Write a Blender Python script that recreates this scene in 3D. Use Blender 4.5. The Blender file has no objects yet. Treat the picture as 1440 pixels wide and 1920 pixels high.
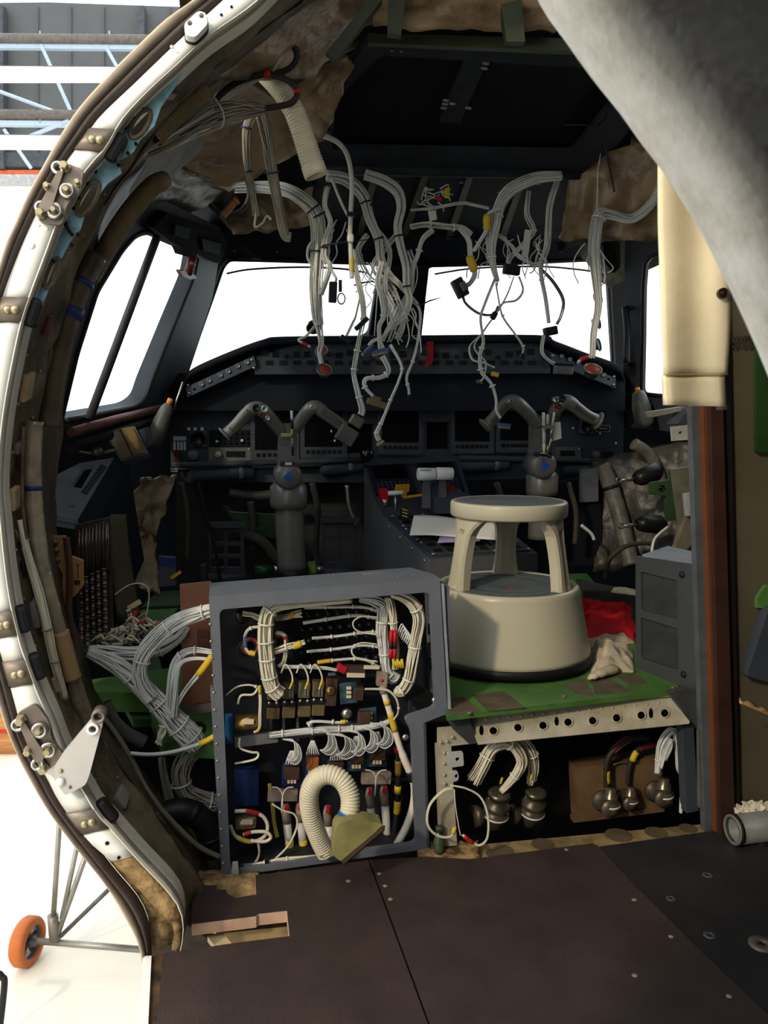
import bpy, bmesh, math, random
from mathutils import Vector, Matrix, noise
from mathutils.geometry import tessellate_polygon
random.seed(7)
S = bpy.context.scene
COL = S.collection
# ---------------------------------------------------------------- camera
FPX = 1553.0
PITCH = math.radians(6.5)
CAMZ = 0.98
cam = bpy.data.cameras.new('camera')
cam.sensor_fit = 'VERTICAL'
cam.sensor_height = 36.0
cam.lens = FPX / 1920 * 36
cam.clip_start = 0.02
cam.dof.use_dof = True
cam.dof.focus_distance = 2.2
cam.dof.aperture_fstop = 14
cobj = bpy.data.objects.new('camera', cam)
cobj.location = (0, 0, CAMZ)
cobj.rotation_euler = (math.pi / 2 - PITCH, 0, 0)
COL.objects.link(cobj)
S.camera = cobj
# ---------------------------------------------------------------- world, lights, exposure
w = bpy.data.worlds.new('hangar_daylight')
S.world = w
w.use_nodes = True
bg = w.node_tree.nodes['Background']
bg.inputs[0].default_value = (0.93, 0.97, 1.0, 1)
bg.inputs[1].default_value = 2.5
def area_light(name, loc, target, size, power, color):
    l = bpy.data.lights.new(name, 'AREA')
    l.shape = 'DISK'
    l.size = size
    l.energy = power
    l.color = color
    o = bpy.data.objects.new(name, l)
    o.location = loc
    o.rotation_euler = (Vector(target) - Vector(loc)).to_track_quat('-Z', 'Y').to_euler()
    COL.objects.link(o)
    return o
area_light('hangar_flood_light', (-3.6, -3.4, 4.2), (0.2, 1.8, 0.6), 0.45, 300, (1.0, 0.86, 0.64))
vs = S.view_settings
S.display_settings.display_device = 'sRGB'
vs.view_transform = 'Standard'
vs.look = 'None'
vs.gamma = 1.0
vs.use_curve_mapping = False
vs.exposure = 0.0
# ---------------------------------------------------------------- helpers
CP, SP = math.cos(PITCH), math.sin(PITCH)
CAM = Vector((0, 0, CAMZ))
V = Vector
def ray(px, py):
    x = (px - 720) / FPX; y = (960 - py) / FPX
    return V((x, CP + y * SP, -SP + y * CP))
def at(px, py, Y):
    d = ray(px, py); return CAM + d * (Y / d.y)
def onz(px, py, z):
    d = ray(px, py); return CAM + d * ((z - CAMZ) / d.z)
def onp(px, py, p0, n):
    d = ray(px, py); return CAM + d * ((p0 - CAM).dot(n) / d.dot(n))
YAW = math.radians(11)
FW = V((-math.sin(YAW), math.cos(YAW), 0))      # aircraft forward
RT = V((math.cos(YAW), math.sin(YAW), 0))       # aircraft right
UP = V((0, 0, 1))
def A(ys):                                       # plane across the aircraft, ys = distance ahead at x=0
    p0 = V((0, ys, 0))
    return lambda px, py: onp(px, py, p0, FW)
def P3(a, b, c):
    n = (b - a).cross(c - a).normalized()
    return lambda px, py: onp(px, py, a, n)
def zd(p):
    return (V(p) - CAM).dot(V((0, CP, -SP)))
def mpp(p):                                      # metres for one photo pixel at p
    return zd(p) / FPX
def ac(s, u, z):                                 # aircraft station / lateral / height
    c = V((0.44, 1.43, 0)) + FW * ((s - 1.43))
    return V((c.x, c.y, 0)) + RT * u + UP * z

def lin(c):
    c = c / 255.0
    return c / 12.92 if c <= 0.04045 else ((c + 0.055) / 1.055) ** 2.4
MATS = {}
def mat(name, rgb, rough=0.6, metal=0.0, var=0.18, scale=14.0, bump=0.0, bscale=80.0, spec=0.28, rgb2=None, emit=None, alpha=None, sheen=0.0, sss=0.0, stretch=None):
    if name in MATS: return MATS[name]
    m = bpy.data.materials.new(name); m.use_nodes = True
    nt = m.node_tree; N = nt.nodes; L = nt.links
    b = N['Principled BSDF']
    c = [lin(v) for v in rgb]
    c2 = [lin(v) for v in rgb2] if rgb2 else [v * (1 - 2 * var) for v in c]
    tc = N.new('ShaderNodeTexCoord')
    src = tc.outputs['Object']
    if stretch:
        mp = N.new('ShaderNodeMapping'); mp.inputs['Scale'].default_value = stretch
        L.new(src, mp.inputs['Vector']); src = mp.outputs['Vector']
    nz = N.new('ShaderNodeTexNoise')
    nz.inputs['Scale'].default_value = scale
    nz.inputs['Detail'].default_value = 5
    nz.inputs['Roughness'].default_value = 0.65
    L.new(src, nz.inputs['Vector'])
    cr = N.new('ShaderNodeValToRGB')
    cr.color_ramp.elements[0].position = 0.36; cr.color_ramp.elements[0].color = (*c2, 1)
    cr.color_ramp.elements[1].position = 0.62; cr.color_ramp.elements[1].color = (*c, 1)
    L.new(nz.outputs['Fac'], cr.inputs['Fac'])
    L.new(cr.outputs['Color'], b.inputs['Base Color'])
    b.inputs['Roughness'].default_value = rough
    b.inputs['Metallic'].default_value = metal
    b.inputs['Specular IOR Level'].default_value = spec
    if sheen: b.inputs['Sheen Weight'].default_value = sheen
    if emit:
        b.inputs['Emission Color'].default_value = (*[lin(v) for v in emit[0]], 1)
        b.inputs['Emission Strength'].default_value = emit[1]
    if bump:
        nb = N.new('ShaderNodeTexNoise'); nb.inputs['Scale'].default_value = bscale; nb.inputs['Detail'].default_value = 4
        L.new(src, nb.inputs['Vector'])
        bp = N.new('ShaderNodeBump'); bp.inputs['Strength'].default_value = bump; bp.inputs['Distance'].default_value = 0.01
        L.new(nb.outputs['Fac'], bp.inputs['Height']); L.new(bp.outputs['Normal'], b.inputs['Normal'])
    MATS[name] = m
    return m
def glass_mat(name, rgb, mixf=0.08, rough=0.02):
    if name in MATS: return MATS[name]
    m = bpy.data.materials.new(name); m.use_nodes = True
    nt = m.node_tree; N = nt.nodes; L = nt.links
    N.remove(N['Principled BSDF'])
    t = N.new('ShaderNodeBsdfTransparent'); g = N.new('ShaderNodeBsdfGlossy'); mx = N.new('ShaderNodeMixShader')
    nz = N.new('ShaderNodeTexNoise'); nz.inputs['Scale'].default_value = 6
    mr = N.new('ShaderNodeMapRange'); mr.inputs['To Min'].default_value = mixf * 0.6; mr.inputs['To Max'].default_value = mixf * 1.4
    L.new(nz.outputs['Fac'], mr.inputs['Value']); L.new(mr.outputs['Result'], mx.inputs['Fac'])
    t.inputs['Color'].default_value = (*[lin(v) for v in rgb], 1)
    g.inputs['Roughness'].default_value = rough
    L.new(t.outputs[0], mx.inputs[1]); L.new(g.outputs[0], mx.inputs[2])
    L.new(mx.outputs[0], N['Material Output'].inputs['Surface'])
    MATS[name] = m
    return m

def root_of(o):
    while o.parent: o = o.parent
    return o
def thing(name, label, cat, loc, group=None):
    o = bpy.data.objects.new(name, None); o.empty_display_size = 0.05
    o.location = loc; COL.objects.link(o)
    o['label'] = label; o['category'] = cat
    if group: o['group'] = group
    return o
def struct(name, loc=(0, 0, 0)):
    o = bpy.data.objects.new(name, None); o.empty_display_size = 0.05
    o.location = loc; COL.objects.link(o); o['kind'] = 'structure'
    return o
def tag(o, label=None, cat=None, group=None, kind=None):
    if label: o['label'] = label
    if cat: o['category'] = cat
    if group: o['group'] = group
    if kind: o['kind'] = kind
    return o
def link_mesh(name, me, parent=None, loc=None, rot=None, scale=None):
    o = bpy.data.objects.new(name, me); COL.objects.link(o)
    off = V((0, 0, 0))
    if parent:
        o.parent = parent; off = root_of(parent).location.copy()
        p = parent
        while p.parent: off += p.location; p = p.parent
    if loc is not None: o.location = V(loc) - off
    if rot is not None: o.rotation_euler = rot
    if scale is not None: o.scale = scale if hasattr(scale, '__len__') else (scale,) * 3
    return o
def frame_of(d):
    d = V(d).normalized()
    a = V((0, 0, 1)) if abs(d.z) < 0.9 else V((1, 0, 0))
    x = a.cross(d).normalized(); y = d.cross(x)
    return x, y, d
def catmull(pts, n=8, closed=False):
    pts = [V(p) for p in pts]
    if len(pts) < 3 and not closed: 
        return [pts[0].lerp(pts[-1], i / n) for i in range(n + 1)]
    out = []
    L = len(pts)
    segs = L if closed else L - 1
    for i in range(segs):
        if closed: p0, p1, p2, p3 = pts[(i - 1) % L], pts[i], pts[(i + 1) % L], pts[(i + 2) % L]
        else: p0, p1, p2, p3 = pts[max(i - 1, 0)], pts[i], pts[i + 1], pts[min(i + 2, L - 1)]
        for k in range(n):
            t = k / n
            out.append(0.5 * ((2 * p1) + (p2 - p0) * t + (2 * p0 - 5 * p1 + 4 * p2 - p3) * t * t + (3 * p1 - p0 - 3 * p2 + p3) * t ** 3))
    if not closed: out.append(pts[-1])
    return out
def resample(pts, n):
    pts = [V(p) for p in pts]
    d = [0]
    for a, b in zip(pts, pts[1:]): d.append(d[-1] + (b - a).length)
    out = []; j = 0
    for i in range(n):
        t = d[-1] * i / (n - 1)
        while j < len(pts) - 2 and d[j + 1] < t: j += 1
        k = (t - d[j]) / max(d[j + 1] - d[j], 1e-9)
        out.append(pts[j].lerp(pts[j + 1], k))
    return out
def path2(pts2, m, n=6):
    return [m(p[0], p[1]) for p in catmull([V((x, y, 0)) for x, y in pts2], n)]
def circ(cx, cy, r, n=14, ry=None, a=0):
    ry = r if ry is None else ry
    ca, sa = math.cos(a), math.sin(a)
    return [(cx + r * math.cos(t) * ca - ry * math.sin(t) * sa, cy + r * math.cos(t) * sa + ry * math.sin(t) * ca) for t in [2 * math.pi * i / n for i in range(n)]]
def rrect(pts, r, n=4):
    """rounded polygon in 2D"""
    out = []
    L = len(pts)
    for i in range(L):
        p = V((*pts[i], 0)); a = V((*pts[i - 1], 0)); b = V((*pts[(i + 1) % L], 0))
        rr = min(r, (a - p).length * 0.45, (b - p).length * 0.45)
        s = p + (a - p).normalized() * rr; e = p + (b - p).normalized() * rr
        for k in range(n + 1):
            t = k / n
            q = s * (1 - t) ** 2 + p * 2 * t * (1 - t) + e * t * t
            out.append((q.x, q.y))
    return out
class MB:
    def __init__(self): self.v = []; self.f = []; self.sm = []
    def add(self, vs, fs, smooth=False):
        o = len(self.v); self.v += [V(p) for p in vs]
        for f in fs: self.f.append([i + o for i in f]); self.sm.append(smooth)
        return self
    def box(self, c, sx, sy, sz, R=None, bev=0.0):
        c = V(c); h = (sx / 2, sy / 2, sz / 2)
        if bev > 0:
            bm = bmesh.new(); bmesh.ops.create_cube(bm, size=1)
            for q in bm.verts: q.co = V((q.co.x * sx, q.co.y * sy, q.co.z * sz))
            bmesh.ops.bevel(bm, geom=bm.edges[:], offset=bev, segments=2, profile=0.5, affect='EDGES')
            bm.verts.index_update()
            vs = [q.co.copy() for q in bm.verts]; fs = [[q.index for q in f.verts] for f in bm.faces]
            bm.free()
        else:
            vs = [V((x * h[0], y * h[1], z * h[2])) for x in (-1, 1) for y in (-1, 1) for z in (-1, 1)]
            fs = [(0, 1, 3, 2), (4, 6, 7, 5), (0, 4, 5, 1), (2, 3, 7, 6), (0, 2, 6, 4), (1, 5, 7, 3)]
        if R is None: R = Matrix.Identity(3)
        return self.add([R @ p + c for p in vs], fs)
    def hexa(self, bot, top):
        n = len(bot)
        fs = [list(range(n))[::-1], list(range(n, 2 * n))]
        for i in range(n): fs.append([i, (i + 1) % n, n + (i + 1) % n, n + i])
        return self.add(list(bot) + list(top), fs)
    def tube(self, path, r, n=6, caps=True, smooth=True, flat=1.0):
        path = [V(p) for p in path]
        L = len(path)
        rs = r if hasattr(r, '__len__') else [r] * L
        t = [(path[min(i + 1, L - 1)] - path[max(i - 1, 0)]).normalized() for i in range(L)]
        x, y, _ = frame_of(t[0])
        vs = []; fs = []
        for i in range(L):
            x = (x - t[i] * x.dot(t[i]))
            if x.length < 1e-6: x = frame_of(t[i])[0]
            x.normalize(); y = t[i].cross(x)
            for k in range(n):
                a = 2 * math.pi * k / n
                vs.append(path[i] + x * (rs[i] * math.cos(a)) + y * (rs[i] * flat * math.sin(a)))
        for i in range(L - 1):
            for k in range(n):
                fs.append([i * n + k, i * n + (k + 1) % n, (i + 1) * n + (k + 1) % n, (i + 1) * n + k])
        self.add(vs, fs, smooth)
        if caps:
            o = len(self.v) - len(vs)
            self.f.append([o + k for k in range(n)][::-1]); self.sm.append(False)
            self.f.append([o + (L - 1) * n + k for k in range(n)]); self.sm.append(False)
        return self
    def cyl(self, a, b, r, n=12, r2=None):
        return self.tube([V(a), V(b)], [r, r if r2 is None else r2], n)
    def lathe(self, c, prof, axis=(0, 0, 1), n=32, smooth=True, closed=False):
        x, y, z = frame_of(axis); c = V(c)
        vs = []; fs = []
        for r, h in prof:
            for k in range(n):
                a = 2 * math.pi * k / n
                vs.append(c + x * (r * math.cos(a)) + y * (r * math.sin(a)) + z * h)
        L = len(prof)
        for i in range(L - 1 if not closed else L):
            j = (i + 1) % L
            for k in range(n):
                fs.append([i * n + k, i * n + (k + 1) % n, j * n + (k + 1) % n, j * n + k])
        if not closed:
            if prof[0][0] > 1e-5: fs.append(list(range(n))[::-1])
            if prof[-1][0] > 1e-5: fs.append([(L - 1) * n + k for k in range(n)])
        return self.add(vs, fs, smooth)
    def plate(self, outer, holes, m, thick, nrm=None):
        """2D outline (photo pixels or any 2D) mapped by m onto a surface, given real thickness"""
        loops = [[V((x, y, 0)) for x, y in outer]] + [[V((x, y, 0)) for x, y in h] for h in holes]
        tri = tessellate_polygon(loops)
        flat = [p for l in loops for p in l]
        P = [m(p.x, p.y) for p in flat]
        if nrm is None:
            nn = V((0, 0, 0))
            for t in tri[:40]:
                q = (P[t[1]] - P[t[0]]).cross(P[t[2]] - P[t[0]]); 
                if q.dot(nn) < 0: q = -q
                nn += q
            nn.normalize()
            if nn.dot(P[0] - CAM) < 0: nn = -nn
        else: nn = V(nrm).normalized()
        n = len(P)
        B = [p + nn * thick for p in P]
        fs = [list(t) for t in tri] + [[i + n for i in t][::-1] for t in tri]
        o = 0
        for l in loops:
            k = len(l)
            for i in range(k): fs.append([o + i, o + (i + 1) % k, n + o + (i + 1) % k, n + o + i])
            o += k
        return self.add(P + B, fs)
    def grid(self, rows, smooth=True, thick=0.0, nrm=None):
        R = len(rows); C = len(rows[0])
        vs = [p for r in rows for p in r]
        fs = [[i * C + j, i * C + j + 1, (i + 1) * C + j + 1, (i + 1) * C + j] for i in range(R - 1) for j in range(C - 1)]
        if thick:
            n = R * C
            vs = vs + [p + V(nrm) * thick for p in vs]
            fs = fs + [[a + n for a in f][::-1] for f in fs]
            per = [j for j in range(C)] + [i * C + C - 1 for i in range(1, R)] + [(R - 1) * C + j for j in range(C - 2, -1, -1)] + [i * C for i in range(R - 2, 0, -1)]
            for i in range(len(per)):
                a, b = per[i], per[(i + 1) % len(per)]
                fs.append([a, b, b + n, a + n])
        return self.add(vs, fs, smooth)
    def mesh(self, name, m=None):
        me = bpy.data.meshes.new(name)
        me.from_pydata([tuple(p) for p in self.v], [], self.f)
        bm = bmesh.new(); bm.from_mesh(me)
        for f, s in zip(bm.faces, self.sm): f.smooth = s
        bmesh.ops.recalc_face_normals(bm, faces=bm.faces[:])
        bm.to_mesh(me); bm.free()
        if m: me.materials.append(m)
        return me
    def build(self, name, m, parent=None, kind=None):
        off = V((0, 0, 0))
        if parent:
            off = root_of(parent).location.copy()
            p = parent
            while p.parent: off += p.location; p = p.parent
        if not parent and self.v:
            mn = V([min(p[i] for p in self.v) for i in range(3)]); mx = V([max(p[i] for p in self.v) for i in range(3)])
            off = V(((mn.x + mx.x) / 2, (mn.y + mx.y) / 2, mn.z))
        self.v = [p - off for p in self.v]
        me = self.mesh(name, m)
        o = bpy.data.objects.new(name, me); COL.objects.link(o)
        if parent: o.parent = parent
        else: o.location = off
        if kind: o['kind'] = kind
        return o
_shared = {}
def dome_mesh(m, n=8):
    k = ('dome', m.name, n)
    if k not in _shared:
        b = MB(); b.lathe((0, 0, 0), [(1, 0), (0.92, 0.35), (0.55, 0.62), (0.001, 0.7)], n=n)
        _shared[k] = b.mesh('fastener', m)
    return _shared[k]
def hex_mesh(m):
    k = ('hex', m.name)
    if k not in _shared:
        b = MB(); b.lathe((0, 0, 0), [(1.35, 0), (1.35, 0.2), (1.0, 0.2), (1.0, 0.9), (0.85, 1.0)], n=6, smooth=False)
        _shared[k] = b.mesh('bolt', m)
    return _shared[k]
def stud(name, p, n, r, m, parent, me=None):
    q = V(n).to_track_quat('Z', 'Y').to_euler()
    return link_mesh(name, me or dome_mesh(m), parent, p, q, r)
def bundle_paths(path, R, count, seed=0, wob=0.35, jitter=0.0):
    """strand centre lines inside a bundle of radius R (number or list)"""
    rnd = random.Random(seed)
    L = len(path)
    Rs = R if hasattr(R, '__len__') else [R] * L
    t = [(path[min(i + 1, L - 1)] - path[max(i - 1, 0)]).normalized() for i in range(L)]
    x, y, _ = frame_of(t[0]); fr = []
    for i in range(L):
        x = (x - t[i] * x.dot(t[i])).normalized(); y = t[i].cross(x); fr.append((x.copy(), y.copy()))
    out = []
    for k in range(count):
        a = rnd.random() * 6.283; rr = math.sqrt(rnd.random()); ph = rnd.random() * 6.28; fq = 0.6 + rnd.random()
        tw = (rnd.random() - 0.5) * 1.2
        pp = []
        for i in range(L):
            u = i / max(L - 1, 1)
            aa = a + tw * u * 2 + wob * math.sin(ph + fq * 6 * u)
            r_ = Rs[i] * rr * (1 + 0.15 * wob * math.sin(ph * 2 + fq * 9 * u))
            pp.append(path[i] + fr[i][0] * (r_ * math.cos(aa)) + fr[i][1] * (r_ * math.sin(aa)))
        out.append(pp)
    return out
def strands(path, R, count, r, seed=0, n=5, wob=0.35):
    b = MB()
    for pp in bundle_paths(path, R, count, seed, wob): b.tube(pp, r, n)
    return b
def ring(path, i, R, r, w=None):
    """a cable tie: short band round path at index i"""
    b = MB()
    t = (path[min(i + 1, len(path) - 1)] - path[max(i - 1, 0)]).normalized()
    b.lathe(path[i] - t * (w or r), [(R, 0), (R + r, 0), (R + r, 2 * (w or r)), (R, 2 * (w or r))], axis=t, n=14, closed=True)
    x, y, z = frame_of(t)
    b.box(path[i] + x * (R + r * 1.4), r * 3, r * 3, r * 3, Matrix((x, y, z)).transposed())
    return b
def text_mesh(name, s, p, ex, ey, size, m, parent, align='CENTER', thick=0.0006):
    """lettering at p, reading along ex with up ey"""
    cu = bpy.data.curves.new(name, 'FONT'); cu.body = s; cu.size = size; cu.align_x = align; cu.align_y = 'CENTER'
    cu.extrude = thick; cu.resolution_u = 2
    o = bpy.data.objects.new(name + '_tmp', cu); COL.objects.link(o)
    bpy.context.view_layer.update()
    me = bpy.data.meshes.new_from_object(o.evaluated_get(bpy.context.evaluated_depsgraph_get()))
    bpy.data.objects.remove(o); bpy.data.curves.remove(cu)
    me.materials.clear(); me.materials.append(m)
    ex = V(ex).normalized(); ey = V(ey).normalized(); ez = ex.cross(ey)
    ob = link_mesh(name, me, parent, V(p))
    ob.rotation_euler = Matrix((ex, ey, ez)).transposed().to_euler()
    return ob
def nz3(p, s, amp):
    q = V(p) * s
    return amp * (noise.noise(q) + 0.5 * noise.noise(q * 2.3 + V((7, 3, 1))))
# ---------------------------------------------------------------- materials
M_white = mat('white_paint', (236, 234, 226), 0.35, var=0.03, scale=9, bump=0.03)
M_seal = mat('seal_rubber', (122, 108, 94), 0.55, var=0.12, scale=30, stretch=(1, 1, 1))
M_seal_d = mat('seal_dark', (84, 72, 66), 0.6, var=0.12, scale=25)
M_seal_l = mat('seal_lip', (190, 172, 140), 0.5, var=0.1)
M_zinc = mat('zinc_plate', (128, 116, 104), 0.45, 0.45, var=0.12, scale=30)
M_steel = mat('steel', (190, 186, 178), 0.3, 0.9, var=0.08)
M_brass = mat('cadmium_bolt', (172, 160, 128), 0.4, 0.6, var=0.08)
M_black = mat('black_rubber', (22, 22, 24), 0.55, var=0.1)
M_blue = mat('blue_film', (138, 186, 204), 0.4, var=0.10, scale=16, rgb2=(92, 124, 134))
M_dirty = mat('dirty_primer', (112, 98, 76), 0.6, rgb2=(52, 45, 34), scale=11, bump=0.25, bscale=40)
M_olive = mat('olive_primer', (92, 92, 66), 0.55, rgb2=(52, 50, 36), scale=9, bump=0.15)
M_rust = mat('sealant_dirt', (168, 138, 92), 0.7, rgb2=(66, 46, 28), scale=24, bump=0.5, bscale=60)
M_green = mat('green_primer', (84, 126, 60), 0.5, var=0.2, scale=7)
M_greend = mat('dark_green_primer', (56, 80, 48), 0.55, var=0.22, scale=7)
M_ply = mat('brown_film_ply', (64, 52, 49), 0.42, rgb2=(52, 43, 41), scale=8, bump=0.12, bscale=180)
M_plyd = mat('black_film_ply', (44, 43, 44), 0.4, rgb2=(34, 33, 34), scale=7, bump=0.12, bscale=180)
M_plyedge = mat('ply_edge', (186, 150, 126), 0.7, var=0.1, scale=30)
M_cock = mat('cockpit_grey', (60, 64, 72), 0.62, var=0.10, scale=6, spec=0.15)
M_cockd = mat('cockpit_dark', (27, 30, 38), 0.65, var=0.12, scale=6, spec=0.12)
M_screen = mat('display_glass', (7, 8, 13), 0.3, var=0.05, spec=0.25)
M_gunmetal = mat('gunmetal_panel', (60, 64, 72), 0.5, var=0.10, scale=10, spec=0.2)
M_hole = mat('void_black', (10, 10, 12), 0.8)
M_insul = mat('insulation_film', (158, 134, 104), 0.38, rgb2=(104, 86, 62), scale=7, bump=0.55, bscale=26, spec=0.5)
M_pink = mat('wall_panel_olive', (92, 86, 68), 0.65, rgb2=(78, 71, 55), scale=3)
M_grey = mat('cabinet_grey_blue', (100, 103, 110), 0.45, var=0.06, scale=16, bump=0.05, bscale=120)
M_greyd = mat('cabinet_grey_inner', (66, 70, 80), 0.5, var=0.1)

# ---------------------------------------------------------------- hangar outside
b = MB(); GZ = -1.125
b.box((0, 8, GZ - 0.06), 70, 60, 0.12)
fl = b.build('floor_hangar', mat('hangar_floor_paint', (226, 220, 204), 0.22, var=0.05, scale=0.7), kind='structure')
M_clad = mat('grey_cladding', (84, 86, 87), 0.6, var=0.06, scale=2)
YW = 14.0
wl = struct('wall_hangar', at(120, 335, YW))
mw = lambda x, y: at(x, y, YW)
b = MB(); b.plate([(-260, 8), (90, 4), (260, 10), (640, 22), (640, 318), (-260, 318)], [], mw, 0.2); b.build('cladding', M_clad, wl)
for x in range(-240, 620, 62):
    b = MB(); b.plate([(x, 12), (x + 1.5, 12), (x + 1.5, 316), (x, 316)], [], lambda X, Y: at(X, Y, YW - 0.03), 0.05); b.build('cladding_rib', M_clad, wl)
for y0, y1, mm in ((286, 312, mat('dark_fascia', (70, 74, 80), 0.6)), (319, 327, mat('orange_rail', (206, 92, 52), 0.5)), (327, 342, mat('pale_grey_rail', (176, 178, 180), 0.5))):
    b = MB(); b.plate([(-260, y0), (640, y0), (640, y1), (-260, y1)], [], lambda X, Y: at(X, Y, YW - 0.15), 0.25); b.build('fascia_rail', mm, wl)
for x in (-2, 263):
    b = MB(); b.plate([(x - 6, 10), (x + 7, 10), (x + 9, 316), (x - 4, 316)], [], lambda X, Y: at(X, Y, YW - 0.2), 0.15); b.build('column', mat('dark_steel_post', (74, 76, 82), 0.6), wl)
M_truss = mat('pale_blue_truss', (168, 186, 206), 0.5, var=0.05)
M_tubeg = mat('brown_grey_pipe', (104, 98, 92), 0.6)
def truss(name, label, y_pipe, y_chord, diag, Y):
    mm = lambda x, y: at(x, y, Y)
    t = thing(name, label, 'truss', mm(150, y_chord))
    k = mpp(mm(150, y_chord))
    b = MB(); b.tube([mm(-300, y_pipe), mm(640, y_pipe + 8)], 9 * k, 10); b.build('pipe', M_tubeg, t)
    b = MB(); b.plate([(-300, y_chord - 5), (640, y_chord + 6), (640, y_chord + 14), (-300, y_chord + 5)], [], mm, 0.08); b.build('chord', M_truss, t)
    for (x0, y0, x1, y1) in diag:
        b = MB(); b.tube([mm(x0, y0), mm(x1, y1)], 3.6 * k, 6, smooth=False); b.build('diagonal', M_truss, t)
    for x in (75, 205):
        b = MB(); b.tube([mm(x, y_pipe - 12), mm(x, y_chord + 4)], 1.5 * k, 6); b.build('hanger_rod', M_steel, t)
truss('roof_truss', 'upper pale blue roof truss beneath brown pipe in hangar', 70, 82, [(77, 84, 136, 216), (200, 90, 260, 200)], 12.5)
truss('roof_truss', 'lower pale blue roof truss above the orange hangar rail', 212, 227, [(-10, 168, 125, 218), (8, 243, 58, 315), (55, 256, 130, 226), (160, 230, 230, 290)], 12.0)
for y0, nm in ((137, 'upper long white fluorescent light bar on hangar ceiling'), (266, 'lower long white fluorescent light bar above orange rail')):
    mm = lambda x, y: at(x, y, 11.5)
    t = thing('light_bar', nm, 'lamp', mm(100, y0 + 15))
    k = mpp(mm(100, y0))
    b = MB(); b.plate([(-300, y0 - 15), (420, y0 - 9), (420, y0 + 12), (-300, y0 + (13 if y0 < 200 else 9))], [], mm, 0.1); b.build('tube_cover', mat('fluorescent_white', (255, 253, 248), 0.5, var=0.0, emit=((255, 253, 246), 2.2)), t)
    b = MB(); b.plate([(-300, y0 - 17), (420, y0 - 11), (420, y0 - 8), (-300, y0 - 14)], [], lambda x, y: at(x, y, 11.55), 0.15); b.build('housing', M_clad, t)
# wooden crate on the hangar floor
g = onz(20, 1420, GZ)
t = thing('shipping_crate', 'orange-brown wooden crate with red stripe on hangar floor', 'crate', g)
M_wood = mat('crate_wood', (190, 132, 76), 0.6, rgb2=(140, 92, 52), scale=3, stretch=(1, 1, 12))
cx = g.x - 0.55
b = MB(); b.box((cx, g.y + 0.45, g.z + 0.24), 1.2, 0.8, 0.40); b.build('body', M_wood, t)
for i in range(3):
    b = MB(); b.box((cx, g.y + 0.045, g.z + 0.09 + 0.135 * i), 1.22, 0.03, 0.12); b.build('plank', M_wood, t)
b = MB(); b.box((cx, g.y + 0.03, g.z + 0.157), 1.24, 0.02, 0.018); b.build('red_stripe', mat('red_strap', (196, 40, 44), 0.5), t)
for dx in (-0.5, 0, 0.5):
    b = MB(); b.box((cx + dx, g.y + 0.45, g.z + 0.02), 0.12, 0.8, 0.04); b.build('skid', M_wood, t)
# wheeled tubular stand
YS = 3.0
mm = lambda x, y: at(x, y, YS)
k = mpp(mm(105, 1760))
t = thing('wheeled_stand', 'tubular steel stand with orange-tyred wheel on hangar floor', 'stand', onz(110, 1795, GZ))
M_tube = mat('galvanised_tube', (150, 146, 136), 0.4, 0.6, var=0.12)
for p0, p1, r in (((114, 1500), (100, 1722), 5), ((150, 1560), (116, 1722), 4.5), ((166, 1590), (108, 1752), 5), ((214, 1658), (113, 1756), 4)):
    b = MB(); b.tube([mm(*p0), mm(*p1)], r * k, 10); b.build('tube', M_tube if p0[0] < 200 else mat('dark_tube', (92, 88, 86), 0.5, 0.4), t)
b = MB(); b.tube([mm(66, 1764), mm(300, 1783)], 6 * k, 12); b.build('axle', M_tube, t)
b = MB(); b.tube([mm(99, 1716), mm(103, 1762)], 10 * k, 10); b.build('clamp', M_zinc, t)
wc = mm(50, 1765)
ax = V((0.97, -0.16, 0.0)).normalized()
b = MB(); b.lathe(wc - ax * 0.025, [(0.062, 0), (0.085, 0.002), (0.092, 0.012), (0.092, 0.045), (0.085, 0.055), (0.062, 0.057)], axis=ax, n=40, closed=True); wt = b.build('tyre', mat('orange_tyre', (176, 96, 42), 0.6, var=0.1), t)
b = MB(); b.lathe(wc - ax * 0.012, [(0.06, 0), (0.064, 0), (0.064, 0.032), (0.06, 0.032)], axis=ax, n=32, closed=True); b.lathe(wc - ax * 0.02, [(0.014, 0), (0.014, 0.06)], axis=ax, n=14)
hx, hy, _ = frame_of(ax)
for i in range(6):
    a = i * math.pi / 3
    d = hx * math.cos(a) + hy * math.sin(a)
    b.tube([wc + d * 0.01, wc + d * 0.062], [0.012, 0.008], 6)
b.build('wheel_hub', mat('grey_hub', (96, 94, 92), 0.5, 0.3), t)
# dark trolley handle in the corner
mm = lambda x, y: at(x, y, 2.6)
t = thing('trolley', 'black tubular trolley handle at lower left beyond the doorway', 'trolley', onz(-20, 1960, GZ))
b = MB(); b.tube(path2([(-60, 1824), (-10, 1824), (4, 1832), (8, 1850), (-4, 1960), (-20, 2120)], mm, 8), 6 * mpp(mm(0, 1850)), 10); b.build('handle', M_black, t)
b = MB(); b.box(mm(-50, 2120) + V((0, 0, -0.1)), 0.5, 0.3, 0.06); b.build('deck', M_black, t)
b = MB(); b.box(mm(-20, 2120) + V((0.02, 0, -0.13)), 0.05, 0.05, 0.2); b.build('leg', M_black, t)
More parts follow.
